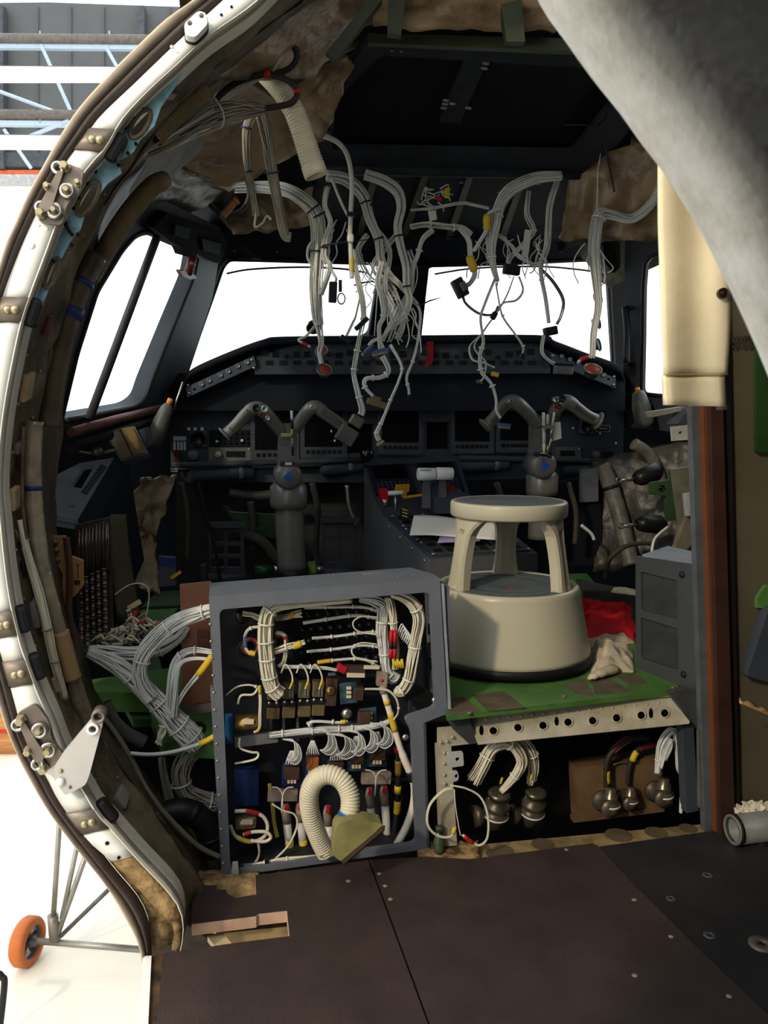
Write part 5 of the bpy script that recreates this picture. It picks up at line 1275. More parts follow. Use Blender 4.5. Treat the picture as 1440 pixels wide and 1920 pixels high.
# ---------------------------------------------------------------- insulation blankets and green frames overhead
def quilt(label, quad, m=None, amp=0.03, nu=22, nv=14, seed=0, sc=9, name='insulation_blanket', th=0.02):
    b = MB(); rows = []
    for i in range(nv + 1):
        v = i / nv; r = []
        for j in range(nu + 1):
            u = j / nu
            c = [quad[k] for k in range(4)]
            f = lambda q: (c[0][q] * (1 - u) + c[1][q] * u) * (1 - v) + (c[3][q] * (1 - u) + c[2][q] * u) * v
            e = 1 + 0.0 * u
            jx = 10 * noise.noise(V((u * 6 + seed, v * 6, 1))) ; jy = 10 * noise.noise(V((u * 6 + seed, v * 6, 5)))
            p = at(f(0) + jx, f(1) + jy, f(2))
            p += V((0, 1, 0.2)) * (nz3(p + V((seed, 0, 0)), sc, amp) + nz3(p, sc * 2.5, amp * 0.35))
            r.append(p)
        rows.append(r)
    b.grid(rows, thick=th, nrm=V((0, 0.9, 0.4)).normalized()); o = b.build(name, m or M_insul); tag(o, label, 'insulation'); return o
quilt('tan insulation blanket bulging along the ceiling beside the door frame', [(330, 150, 1.72), (560, -60, 1.72), (740, -40, 2.02), (585, 150, 2.05)], seed=1, amp=0.02)
quilt('small torn tan insulation flap left of the overhead console', [(520, 190, 2.14), (640, 95, 2.14), (664, 120, 2.17), (606, 262, 2.2)], seed=4, amp=0.03)
quilt('brown insulation blanket behind the hanging plastic-wrapped bundles', [(270, 280, 2.06), (470, 150, 2.1), (620, 250, 2.45), (430, 360, 2.45)], seed=9, amp=0.03)
quilt('sagging tan insulation blanket above the left windscreen', [(405, 372, 2.9), (590, 330, 2.9), (590, 425, 2.95), (440, 440, 2.95)], seed=12, amp=0.05)
quilt('tan insulation blanket between green frames at the top centre', [(690, -60, 1.86), (1060, -60, 1.92), (1040, 62, 2.02), (700, 52, 2.0)], seed=17, amp=0.015)
quilt('tan insulation blanket above the right windscreen beside the curtain', [(1080, 250, 2.72), (1262, 190, 2.62), (1262, 452, 2.78), (1050, 448, 2.86)], seed=23, amp=0.05)
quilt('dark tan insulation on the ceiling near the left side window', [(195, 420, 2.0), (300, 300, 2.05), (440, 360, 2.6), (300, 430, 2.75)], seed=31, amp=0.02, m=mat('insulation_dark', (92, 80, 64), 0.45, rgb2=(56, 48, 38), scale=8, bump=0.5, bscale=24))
gfr = struct('trim_10', at(800, 60, 2.0))
for q, Y in (([(690, 62), (1080, 72), (1080, 96), (690, 80)], 2.06), ([(728, -20), (762, -20), (752, 66), (726, 62)], 1.92), ([(935, -20), (975, -20), (985, 78), (950, 78)], 1.96), ([(610, 100), (690, 0), (716, 0), (628, 112)], 1.9)):
    b = MB(); b.plate(q, [], lambda x, y: at(x, y, Y), 0.04, nrm=(0, 1, 0.2)); b.build('green_frame', mat('olive_green_frame', (52, 58, 38), 0.6, var=0.2, scale=9), gfr)
b = MB(); b.tube([at(540, 132, 2.06), at(600, 108, 2.1), at(672, 82, 2.16)], [0.017, 0.014, 0.008], 10); b.build('stringer', mat('stringer_tan', (120, 106, 86), 0.5), gfr)
b = MB(); b.tube([at(600, 62, 2.0), at(640, 52, 2.02), at(745, 30, 2.05)], 0.008, 8); b.build('stringer', mat('stringer_tan', (120, 106, 86)), gfr)

# ---------------------------------------------------------------- wiring helpers
M_wire = mat('white_wire', (206, 206, 200), 0.5, var=0.06, scale=30)
M_wirec = mat('cream_wire', (212, 204, 180), 0.5, var=0.06, scale=30)
M_wireg = mat('film_wrapped_wire', (158, 152, 136), 0.35, var=0.12, scale=20)
M_tie = mat('cable_tie_white', (216, 214, 204), 0.5, var=0.03)
M_tieb = mat('cable_tie_black', (18, 18, 20), 0.5)
M_tiebl = mat('blue_tie', (34, 50, 104), 0.5)
M_yl = mat('yellow_sleeve', (206, 172, 44), 0.5, var=0.05)
M_rd = mat('red_sleeve', (178, 30, 36), 0.5, var=0.05)
def wire(label, pts, s, R, count, r=1.1, ties=(), tiem=None, m=None, name='wire_bundle', cat='wire bundle', seed=None, n=6, end=None, wob=0.35, group=None):
    """loose bundle of strands; pts photo pixels (x, y[, s]); R, r in pixels"""
    P = [(A(p[2]) if len(p) > 2 else A(s))(p[0], p[1]) for p in pts]
    path = catmull(P, n)
    k = mpp(path[len(path) // 2])
    L_ = len(path)
    if hasattr(R, '__len__'):
        Rs = [(R[min(int(i / (L_ - 1) * (len(R) - 1)), len(R) - 2)] * (1 - ((i / (L_ - 1) * (len(R) - 1)) % 1 if i < L_ - 1 else 1)) + R[min(int(i / (L_ - 1) * (len(R) - 1)), len(R) - 2) + 1] * ((i / (L_ - 1) * (len(R) - 1)) % 1 if i < L_ - 1 else 1)) * k for i in range(L_)]
    else: Rs = [R * k] * L_
    t = thing(name, label, cat, path[-1] if path[-1].z < path[0].z else path[0], group)
    b = strands(path, [max(q - r * k * 0.6, 0.0004) for q in Rs], count, r * k, seed if seed is not None else int(pts[0][0] * 7 + pts[0][1]), 5, wob); b.build('wires', m or M_wire, t, kind='stuff' if count > 3 else None)
    for f in ties:
        i = min(L_ - 2, max(1, int(f * (L_ - 1))))
        ring(path, i, Rs[i] * 1.06, 0.9 * k, 1.4 * k).build('cable_tie', tiem or M_tie, t)
    t['_k'] = k
    return t, path, Rs
def sleeve(t, path, f0, f1, R, m, nm='sleeve'):
    L_ = len(path); i0 = int(f0 * (L_ - 1)); i1 = max(int(f1 * (L_ - 1)), i0 + 1)
    b = MB(); b.tube(path[i0:i1 + 1], R * t['_k'], 10); return b.build(nm, m, t)
M_conn = mat('connector_metal', (120, 120, 108), 0.35, 0.6, var=0.1)
M_connd = mat('connector_black', (30, 30, 32), 0.45)
M_connb = mat('connector_brown', (112, 92, 66), 0.5)
M_ora = mat('orange_insert', (140, 56, 42), 0.5)
def roundplug(t, p, d, R, m=None, ins=None, nm='round_connector', depth=None):
    """circular connector: shell, coupling ring, coloured insert"""
    h = depth or R * 0.9
    b = MB(); b.lathe(p, [(R * 0.72, -h), (R * 0.72, -h * 0.2), (R, -h * 0.2), (R, 0), (R * 0.86, 0), (R * 0.84, -h * 0.15), (0.0001, -h * 0.15)], axis=d, n=22); c = b.build(nm, m or M_conn, t)
    if ins:
        b = MB(); b.lathe(p + V(d).normalized() * (-h * 0.14), [(R * 0.8, 0), (R * 0.75, h * 0.1), (0.0001, h * 0.12)], axis=d, n=18); b.build('insert', ins, c)
    return c
def block(t, px, py, s, w, h, dpt, ang, m, nm='connector', bev=0.15):
    c = A(s)(px, py); k = mpp(c)
    ca, sa = math.cos(ang), math.sin(ang)
    ex = RT * ca + UP * (-sa); ey = RT * (sa) + UP * ca
    b = MB(); b.box(c, w * k, h * k, dpt * k, Matrix((ex, ey, -FW)).transposed(), bev=min(w, h, dpt) * k * bev); return b.build(nm, m, t)
def dsub(t, px, py, s, w, ang):
    c = block(t, px, py, s, w, 5, 8, ang, mat('dsub_blue', (70, 92, 140), 0.45), 'connector_shell')
    ca, sa = math.cos(ang), math.sin(ang)
    block(t, px + sa * 5, py + ca * 5, s, w * 0.86, 6, 6, ang, mat('dsub_metal', (168, 164, 150), 0.35, 0.6), 'connector_face')
    return c
S1, S2, S3 = 2.60, 2.66, 2.54
# ---------------------------------------------------------------- wires hanging before the windscreens
t, p, R_ = wire('thickest white wire bundle hanging before the left windscreen', [(440, 352, 2.8), (489, 350, 2.75), (537, 356), (572, 377), (593, 403), (597, 448), (594, 499), (592, 544), (595, 592), (598, 610)], S1, [10, 13, 14, 14, 12, 9], 40, 1.2, (0.42, 0.62), M_tieb)
t, p, R_ = wire('thin wire tail ending in a red round connector below the left windscreen', [(598, 606), (603, 640), (600, 660), (604, 682)], S1, [8, 6, 5, 6], 12, 1.2)
k = t['_k']
roundplug(t, A(S1 - 0.01)(609, 692), V((0.15, -0.75, 0.6)), 15 * k, None, M_ora)
roundplug(t, A(S1 + 0.02)(602, 657), V((-0.3, -0.8, 0.3)), 13 * k, None, M_ora)
roundplug(t, A(S1 + 0.02)(588, 616), V((0.1, -0.6, -0.6)), 14 * k, M_connd)
t, p, R_ = wire('two red-tipped leads beside the round connectors', [(590, 612), (574, 630), (560, 637), (570, 644), (582, 650)], S1 - 0.02, 2.5, 3, 1.2, name='electrical_lead', cat='lead'); sleeve(t, p, 0.7, 0.9, 3.4, M_rd)
wire('looping wire strands right of the thickest white bundle', [(614, 350), (609, 384), (620, 416), (611, 448), (608, 480), (617, 499), (611, 524), (601, 552)], S1 - 0.03, 6, 14, 1.1, (0.5,), M_tieb)
wire('small wire loop left of the thickest white bundle', [(592, 450), (580, 462), (577, 482), (586, 496), (594, 502)], S1, 4, 6, 1.1)
t, p, R_ = wire('single white cable with yellow sleeve hanging from the cut duct', [(598, 250, 2.3), (632, 264, 2.35), (652, 292, 2.42), (660, 340, 2.5), (658, 400), (657, 440), (659, 492), (660, 522)], 2.52, 4.6, 1, 4.6, name='electrical_cable', cat='cable')
sleeve(t, p, 0.84, 0.93, 5.5, M_yl); block(t, 657, 447, 2.51, 12, 16, 12, 0, M_tie, 'boot', 0.3); block(t, 658, 402, 2.51, 15, 7, 13, 0.1, M_tieb, 'clamp')
wire('white cable crossing behind the yellow-sleeved cable', [(622, 335), (630, 356), (640, 380), (652, 406)], 2.56, 4.5, 3, 2.4, name='electrical_cable', cat='cable')
wire('thick wire bundle slanting down to the windscreen centre post', [(612, 328), (650, 336), (681, 366), (694, 409), (710, 448), (715, 486), (728, 512), (752, 537), (783, 572)], S2, [11, 12, 10, 9, 8, 6, 4], 26, 1.2, (0.3, 0.5), M_tieb)
t, p, R_ = wire('thin wire tail hanging right of the windscreen centre post', [(784, 573), (789, 592), (784, 640), (774, 678), (763, 707), (767, 732), (767, 740)], S2, 3, 6, 1.0, (0.5, 0.75)); block(t, 767, 745, S2, 6, 10, 5, 0.1, M_connd)
wire('wire bundle bowing right before the windscreen centre post', [(684, 328), (719, 340), (745, 360), (752, 390), (745, 425), (751, 461), (761, 499), (763, 537), (768, 563), (758, 592), (738, 610)], S1 + 0.02, [10, 11, 9, 8, 7, 6, 5], 24, 1.2, (0.45, 0.7), M_tieb)
t, p, R_ = wire('long wire bundle running down to the left yoke connector', [(660, 468), (672, 528), (680, 563), (682, 598), (675, 633), (666, 681), (664, 703), (672, 739), (679, 768), (676, 778)], S3 + 0.05, [5, 6, 6, 6, 5, 6, 7], 14, 1.2, (0.35, 0.5, 0.62, 0.8))
block(t, 668, 790, 2.6, 26, 20, 18, 0.55, M_conn, 'backshell'); block(t, 650, 816, 2.6, 36, 32, 20, 0.55, mat('box_olive', (86, 86, 84), 0.45), 'connector_box')
for x, y in ((622, 809), (628, 827)): stud('jack_screw', A(2.58)(x, y), V((-1, -0.4, 0)), 0.006, M_steel, t)
t, p, R_ = wire('short wire strands with dark connectors left of the post', [(668, 500), (676, 544), (668, 590), (662, 605), (650, 630)], S3 + 0.08, 3.5, 6, 1.0); block(t, 678, 607, S3, 32, 9, 9, -0.75, M_connd, 'connector'); block(t, 648, 636, S3, 22, 8, 8, 0.6, M_connd)
t, p, R_ = wire('wire bundle with blue flat connectors at its lower end', [(716, 490), (708, 528), (716, 560), (719, 592), (711, 612), (712, 640), (714, 654)], S3 + 0.02, [6, 6, 6, 5, 5, 9], 14, 1.2, (0.5,)); dsub(t, 714, 658, S3, 34, -0.25)
t, p, R_ = wire('white wires bundled into the tilted connector beside the post', [(725, 500), (722, 560), (735, 600), (720, 630), (700, 640), (692, 648)], S3 + 0.03, 4, 8, 1.1); dsub(t, 690, 655, S3, 26, -0.75)
t, p, R_ = wire('flat zigzag ribbon cable with brown connector under the windscreens', [(716, 668), (728, 695), (714, 707), (686, 710), (684, 726), (700, 744)], S3, [6, 6, 5, 5, 5, 4], 10, 1.2, (0.3, 0.5, 0.8)); block(t, 707, 757, S3, 40, 12, 10, 0.3, M_connb); block(t, 705, 748, S3, 18, 10, 9, 0.3, M_connb)
t, p, R_ = wire('long thin cable ending with gold pins near the throttle', [(732, 646), (753, 686), (748, 713), (732, 750), (716, 790), (706, 812), (711, 826)], S3 - 0.02, [4, 3, 3, 3, 4, 5], 7, 1.1, (0.2, 0.5, 0.7, 0.85)); block(t, 713, 831, S3 - 0.02, 16, 6, 6, -0.5, M_brass, 'pin_header')
wire('wire strands curving down right of the windscreen centre post', [(812, 432), (793, 448), (783, 480), (774, 502), (771, 537), (764, 560)], S2, [6, 6, 5, 5, 5], 12, 1.2, (0.35,))
wire('wire bundle running level under the overhead liner straps', [(770, 425), (800, 420), (841, 425), (866, 428), (884, 440)], S2 + 0.05, [6, 7, 6, 5], 14, 1.2, (0.3, 0.6))
wire('thin level wire below the third overhead strap', [(770, 394), (812, 390), (863, 381), (885, 384), (917, 391)], S2 + 0.06, 3.2, 5, 1.2)
for i, (pts, lab) in enumerate((([(700, 420), (730, 470), (722, 540), (742, 590), (730, 640)], 'slender loose strands threading down behind the centre bundles'), ([(742, 440), (700, 500), (735, 540), (755, 600), (742, 636)], 'slender loose strands crossing the centre bundles to the right'), ([(690, 440), (670, 470), (690, 520), (716, 540), (740, 600)], 'slender loose strands crossing the centre bundles to the left'), ([(765, 470), (778, 505), (770, 545), (742, 590), (720, 640)], 'slender loose strands curving beside the right windscreen edge'))):
    wire(lab, pts, S2 + 0.03 * (i % 3), 7, 7, 0.9, wob=0.8)
for (a, c, lab), ts in zip((((588, 408), (632, 390), 'black cable tie tail across the thickest white bundle, uppermost'), ((604, 461), (694, 449), 'long black cable tie tail below the white cable boot'), ((664, 535), (702, 528), 'short black cable tie tail beside the centre post'), ((785, 574), (826, 558), 'thin black tie tail pointing right of the centre post'), ((694, 385), (712, 376), 'black cable tie tail near the second overhead strap')), (S1 - 0.025, 2.51, S3 + 0.06, S2, S2 - 0.02)):
    b = MB(); b.tube([A(ts)(*a), A(ts)((a[0] + c[0]) / 2, (a[1] + c[1]) / 2 - 2), A(ts)(*c)], [0.003, 0.0028, 0.0012], 6); o = b.build('cable_tie', M_tieb); tag(o, lab, 'cable tie')
t, p, R_ = wire('short wires holding the black oblong plugs before the left windscreen', [(616, 498), (624, 512), (630, 522), (628, 530)], S1 - 0.04, 3, 4, 1.0); block(t, 624, 548, S1 - 0.04, 15, 38, 12, 0.05, M_connd, 'plug'); block(t, 638, 536, S1 - 0.04, 6, 22, 6, 0.0, M_connd, 'plug_clip')
c_ = A(S1 - 0.04)(640, 560); k_ = t['_k']; b = MB(); b.tube([c_ + RT * (7 * k_ * math.cos(a)) + UP * (10 * k_ * math.sin(a)) for a in [6.283 * i / 16 for i in range(17)]], 1.4 * k_, 6); b.build('wire_ring', M_connd, t)
rnd = random.Random(77)
for i, (x, y, lab) in enumerate(((640, 440, 'stray single wires curling beside the white cable boot'), (700, 520, 'stray single wires curling above the blue flat connectors'), (735, 560, 'stray single wires curling before the centre post'), (760, 600, 'stray single wires near the foot of the centre post'), (905, 470, 'stray single wires curling under the yellow sleeve'), (960, 470, 'stray single wires curling above the black connector'), (1005, 470, 'stray single wires curling left of the paper sleeve'), (1110, 480, 'stray single wires along the rightmost bundle'))):
    t = thing('loose_wires', lab, 'wire', A(S2)(x, y + 40))
    for q in range(5):
        pts = [(x + rnd.uniform(-14, 14), y + rnd.uniform(-30, -10))]
        for e in range(4): pts.append((pts[-1][0] + rnd.uniform(-14, 14), pts[-1][1] + rnd.uniform(8, 26)))
        b = MB(); b.tube(path2(pts, A(S2 + rnd.uniform(-0.06, 0.06)), 5), 0.0016 + rnd.random() * 0.0008, 5); b.build('wire', M_wire, t)
# right of the post
wire('thickest wire bundle hanging before the right windscreen', [(1052, 331), (1004, 336), (959, 356), (937, 384), (927, 425), (921, 464), (925, 499), (933, 528)], S1, [9, 12, 13, 12, 11, 9, 6, 4], 30, 1.2, (0.5, 0.8))
t, p, R_ = wire('thin wire tail with small connector left of the right yoke', [(930, 530), (934, 552), (943, 592), (965, 624), (981, 649), (980, 663)], S1, 2.6, 5, 1.0, (0.4, 0.8)); block(t, 980, 668, S1, 10, 8, 7, 0.2, M_connd)
t, p, R_ = wire('wire bundle descending to the blue connector on the right yoke', [(928, 522), (908, 572), (901, 598), (906, 640), (900, 665), (903, 697), (921, 719), (930, 748), (930, 768), (938, 784)], S1 - 0.02, [3, 3, 3, 5, 6, 5, 4, 4], 9, 1.1, (0.4, 0.55, 0.7)); dsub(t, 945, 796, 2.6, 26, 0.1)
t, p, R_ = wire('small looping leads left of the right windscreen bundle', [(900, 628), (880, 650), (886, 675), (908, 681), (927, 690)], S1 - 0.03, 2.4, 3, 1.1); block(t, 928, 702, S1 - 0.03, 14, 8, 8, 0.2, M_yl, 'tag_sleeve')
t, p, R_ = wire('second small loop of leads beside the right windscreen bundle', [(906, 622), (890, 645), (893, 660), (910, 680), (906, 708), (900, 714)], S1 - 0.01, 2, 3, 1.0); block(t, 899, 716, S1, 12, 6, 6, 0.2, M_connb)
t, p, R_ = wire('wire bundle hanging to a grey plug above the right yoke', [(1046, 338), (1032, 384), (1029, 425), (1026, 464), (1016, 492), (1015, 518), (1023, 560), (1029, 606)], S2, [8, 8, 8, 7, 5, 4, 4], 16, 1.2, (0.55, 0.75)); block(t, 1032, 621, S2, 26, 16, 14, -0.2, M_connd)
t, p, R_ = wire('dark sleeved wire loop right of the grey plug', [(1016, 506), (1039, 531), (1056, 563), (1052, 592), (1044, 608)], S2 + 0.01, 3, 4, 1.4, m=mat('dark_sleeved_wire', (110, 112, 116), 0.5))
t, p, R_ = wire('lead running from grey plug to the silver box connector', [(1020, 628), (1016, 659), (1030, 676), (1040, 682)], S2, 4, 6, 1.2); block(t, 1056, 694, S2, 36, 16, 14, 0.05, mat('box_silver', (110, 112, 108), 0.4), 'connector_box'); block(t, 1057, 684, S2, 34, 5, 16, 0.05, M_connd, 'connector_lid')
t, p, R_ = wire('wire bundle with white paper sleeve at the right centre', [(991, 358), (988, 400), (1000, 432), (984, 454), (959, 480), (952, 492)], S2 + 0.04, [6, 6, 5, 5, 5], 12, 1.2, (0.4,)); block(t, 987, 457, S2, 12, 50, 6, 0.12, M_tie, 'paper_sleeve'); block(t, 959, 506, S2, 32, 18, 14, 0.1, M_connd)
wire('thin lead from black connector crossing to the lower left', [(964, 518), (952, 550), (933, 585), (915, 608), (901, 630)], S2, 2, 3, 1.0)
wire('thin lead curving from black connector back to the left', [(973, 518), (981, 544), (968, 563), (943, 569), (930, 590)], S2 + 0.01, 2.2, 3, 1.0)
t, p, R_ = wire('yellow-sleeved wire bundle with big black connector', [(860, 428), (879, 452), (882, 486), (890, 512), (882, 530), (872, 536)], S1, [5, 6, 5, 5, 6], 12, 1.2); sleeve(t, p, 0.38, 0.58, 8, M_yl); block(t, 862, 540, S1 - 0.02, 22, 36, 18, -0.5, M_connd); block(t, 869, 537, S1 - 0.03, 12, 18, 10, -0.5, M_conn, 'connector_pins')
t, p, R_ = wire('dark tail hanging from the big black connector', [(868, 556), (874, 570), (898, 588), (924, 590), (934, 574)], S1, 3, 4, 1.4, m=mat('dark_sleeved_wire', (110, 112, 116))); block(t, 926, 592, S1 - 0.01, 10, 14, 8, 0.5, M_connd)
t, p, R_ = wire('short bundle with yellow sleeve joining the right overhead bundle', [(937, 390), (914, 404), (912, 430), (898, 455), (888, 470)], S1 - 0.03, [5, 5, 4, 5], 10, 1.1); sleeve(t, p, 0.25, 0.5, 7, M_yl)
wire('wire strands arching beside the right overhead bundle', [(930, 440), (945, 448), (960, 462), (972, 480), (1000, 496), (1016, 490)], S1 + 0.03, 4, 8, 1.1, wob=0.7)
t, p, R_ = wire('rightmost wire bundle carrying round connectors beside the canvas flap', [(1245, 330, 2.5), (1224, 378, 2.55), (1186, 409), (1147, 402), (1128, 400), (1119, 425), (1114, 473), (1118, 528), (1121, 576), (1113, 624), (1111, 672)], S1, [8, 9, 9, 11, 12, 13, 12, 9, 7, 6], 34, 1.2, (0.45,))
k = t['_k']
for (x, y, ins) in ((1132, 520, M_ora), (1126, 556, None), (1123, 604, None), (1124, 646, None)): roundplug(t, A(S1 + 0.03)(x, y), V((0.8, -0.5, 0.2)), 13 * k, M_connd if ins is None else M_conn, ins)
roundplug(t, A(S1 - 0.01)(1112, 690), V((0.1, -0.6, 0.75)), 18 * k, None, M_ora)
t, p, R_ = wire('red-tipped lead beside the rightmost round connector', [(1108, 668), (1094, 672), (1084, 678)], S1, 2.5, 3, 1.3, name='electrical_lead', cat='lead'); sleeve(t, p, 0.3, 0.75, 4, M_rd)
wire('level wire bundle at the right below the insulation blanket', [(1120, 345), (1163, 342), (1200, 338), (1244, 322)], S2 + 0.05, [7, 8, 8, 6], 16, 1.2)
b = MB(); b.tube([A(2.5)(1126, 288), A(2.5)(1121, 320), A(2.5)(1119, 398)], 0.0016, 6); o = b.build('lacing_cord', M_wire); tag(o, 'thin white cord rising above the rightmost wire bundle', 'cord')
t = thing('electrical_lead', 'black forked lead dangling below the overhead console, right', 'lead', A(2.3)(1152, 362))
b = MB(); b.tube(path2([(1136, 210), (1134, 225), (1118, 236), (1122, 258), (1133, 268), (1142, 310), (1152, 360)], A(2.3), 5), 0.003, 6); b.build('wire', M_black, t)
b = MB(); b.tube(path2([(1060, 234), (1095, 234), (1118, 238), (1132, 225), (1138, 198)], A(2.3), 5), 0.0022, 6); b.build('branch', M_black, t)
t = thing('wire_bundle', 'tangle of cut wires with yellow tag under the second strap', 'wire bundle', A(2.75)(820, 380))
b = MB()
rnd = random.Random(5)
for i in range(16):
    x, y = 790 + rnd.random() * 50, 352 + rnd.random() * 36
    b = MB(); b.tube(path2([(x, y), (x + rnd.uniform(-16, 16), y + rnd.uniform(-8, 10)), (x + rnd.uniform(-22, 22), y + rnd.uniform(-4, 20))], A(2.72 + rnd.random() * 0.06), 4), 0.0022, 5); b.build('wire', M_wire, t)
block(t, 838, 362, 2.7, 9, 17, 8, 0, M_yl, 'tag_sleeve'); block(t, 822, 372, 2.72, 12, 6, 6, 0.3, M_rd, 'red_sleeve'); block(t, 811, 404, 2.7, 14, 17, 5, -0.2, M_tie, 'paper_label')

# ---------------------------------------------------------------- hoses and wrapped bundles at upper left
M_hose = mat('cream_hose', (206, 196, 168), 0.5, var=0.06, scale=30)
M_hosed = mat('tan_hose', (132, 114, 82), 0.55, var=0.12, scale=20)
def hose(label, pts, s, R, pitch, m, cuff=True, name='air_hose', n=10):
    P = [(A(p[2]) if len(p) > 2 else A(s))(p[0], p[1]) for p in pts]
    c = catmull(P, n)
    Ltot = sum((a - q).length for a, q in zip(c, c[1:])); k = mpp(c[len(c) // 2])
    N = max(20, int(Ltot / (pitch * k) * 4)); c = resample(c, N)
    t = thing(name, label, 'hose', c[-1] if c[-1].z < c[0].z else c[0])
    Rf = (lambda u: R) if not callable(R) else R
    rs = [Rf(i / (N - 1)) * k * (1.0 + (0.06 if i % 4 in (1, 2) else -0.04)) for i in range(N)]
    b = MB(); b.tube(c, rs, 24, caps=False); b.tube(c, [r * 0.88 for r in rs], 20, caps=False); b.build('corrugated_wall', m, t)
    if cuff:
        d = (c[-1] - c[-3]).normalized(); r = Rf(1) * k
        b = MB(); b.lathe(c[-1] - d * 0.02, [(r * 0.94, 0), (r * 1.06, 0.001), (r * 1.08, 0.018), (r * 1.06, 0.028), (r * 0.94, 0.028)], axis=d, n=24, closed=True); b.build('cuff', m, t)
    return t, c, k
hose('cream corrugated air hose hanging with cut end from the ceiling', [(498, 140, 2.06), (528, 172, 2.02), (552, 210, 2.0), (570, 258, 2.0), (583, 300, 2.0), (591, 324, 2.0)], 2.0, lambda u: 17 + 4 * u, 6, M_hose)
hose('tan corrugated hose lying along the fuselage frame, uppermost', [(288, 258, 1.73), (322, 220, 1.74), (368, 180, 1.76), (380, 170, 1.77)], 1.74, 19, 5, M_hosed, False)
hose('tan corrugated hose with cut end beside the left side window', [(170, 520, 1.82), (205, 455, 1.82), (245, 395, 1.84), (285, 350, 1.88), (304, 340, 1.9)], 1.85, 17, 5, M_hosed, True)
t = thing('electrical_cable', 'black cable loop with red bands around the hanging air hose', 'cable', A(1.97)(460, 208))
pth = path2([(405, 186), (430, 163), (465, 146), (500, 140), (538, 150), (557, 172), (548, 192), (520, 200), (490, 204), (462, 208)], A(1.96), 6)
b = MB(); b.tube(pth, 0.0068, 10); b.build('cable', mat('dark_cable', (44, 42, 38), 0.5), t)
b = MB(); b.tube(path2([(530, 72), (548, 84), (557, 104), (548, 124), (526, 136), (500, 140)], A(1.97), 6), 0.0068, 10); b.build('cable', mat('dark_cable', (44, 42, 38)), t)
for (i0, i1) in ((17, 20), (29, 32), (51, 53)):
    b = MB(); b.tube(pth[i0:i1], 0.0088, 10); b.build('red_band', M_rd, t)
b = MB(); b.tube(path2([(462, 208), (478, 206), (494, 203)], A(1.958), 3), 0.0098, 8, flat=0.5); b.build('yellow_label', mat('label_yellow_dull', (196, 170, 86), 0.6), t)
b = MB(); b.tube(path2([(521, 76), (534, 74)], A(1.968), 2), 0.0085, 8); b.build('yellow_label', mat('label_yellow_dull', (196, 170, 86)), t)
t = thing('lacing_cord', 'pale cord running up from the black cable loop', 'cord', A(1.96)(510, 138)); b = MB(); b.tube([A(1.96)(510, 138), A(1.96)(572, 30)], 0.0016, 6); b.build('strand', M_hose, t)
t, p, R_ = wire('thin red and white leads fanning left of the black cable loop', [(402, 200), (425, 182), (455, 165), (482, 150), (496, 142)], 1.965, [6, 7, 4, 2], 6, 1.3, name='electrical_lead', cat='lead')
t, p, R_ = wire('pink lead arching above the black cable loop', [(396, 192), (425, 150), (460, 126), (485, 124), (494, 134)], 1.968, 1.5, 1, 1.6, name='electrical_lead', cat='lead', m=mat('pink_lead', (170, 136, 130), 0.5))
t = thing('relay', 'dark purple ribbed relay drum behind the black cable loop', 'relay', A(2.05)(470, 115))
b = MB(); c0, c1 = A(2.05)(444, 118), A(2.05)(512, 84); N = 14
b.tube([c0.lerp(c1, i / N) for i in range(N + 1)], [0.022 + (0.003 if i % 3 else 0) for i in range(N + 1)], 18); b.build('drum', mat('purple_drum', (54, 42, 46), 0.4), t)
b = MB(); b.tube([c0.lerp(c1, -0.1), c0.lerp(c1, 0.0)], 0.012, 12); b.build('end_cap', M_black, t)
wire('broad film-wrapped wire bundle lying along the upper left wall', [(262, 285, 1.78), (320, 255, 1.8), (380, 222, 1.84), (440, 206, 1.9), (490, 204, 1.96)], 1.85, [16, 24, 26, 22, 12], 46, 1.6, (0.6,), m=M_wireg)
wire('long grey cable under the film-wrapped bundle', [(205, 345, 1.72), (262, 292, 1.73), (330, 248, 1.75), (400, 205, 1.8)], 1.74, 4, 3, 2.2, m=M_wireg, name='electrical_cable', cat='cable')
t, p, R_ = wire('narrow film-wrapped bundle hanging with blue ties, left', [(474, 214, 2.08), (462, 240, 2.08), (462, 290, 2.1), (466, 322, 2.1), (476, 370, 2.12), (481, 405, 2.14)], 2.1, [9, 9, 8, 6, 6, 8], 16, 1.5, (0.22, 0.6), M_tiebl, m=M_wireg)
t, p, R_ = wire('wide film-wrapped bundle hanging with blue ties, right', [(486, 205, 2.06), (497, 250, 2.06), (506, 300, 2.06), (514, 345, 2.08), (524, 400, 2.1), (533, 440, 2.12), (545, 446, 2.12)], 2.08, [13, 14, 13, 11, 10, 10, 10], 34, 1.5, (0.05, 0.42), M_tiebl, m=M_wireg)
wire('pale cut wire strands curling below the left wrapped bundle', [(480, 400), (478, 425), (492, 418), (500, 405), (508, 412)], 2.13, 3, 6, 1.0, m=M_wirec)
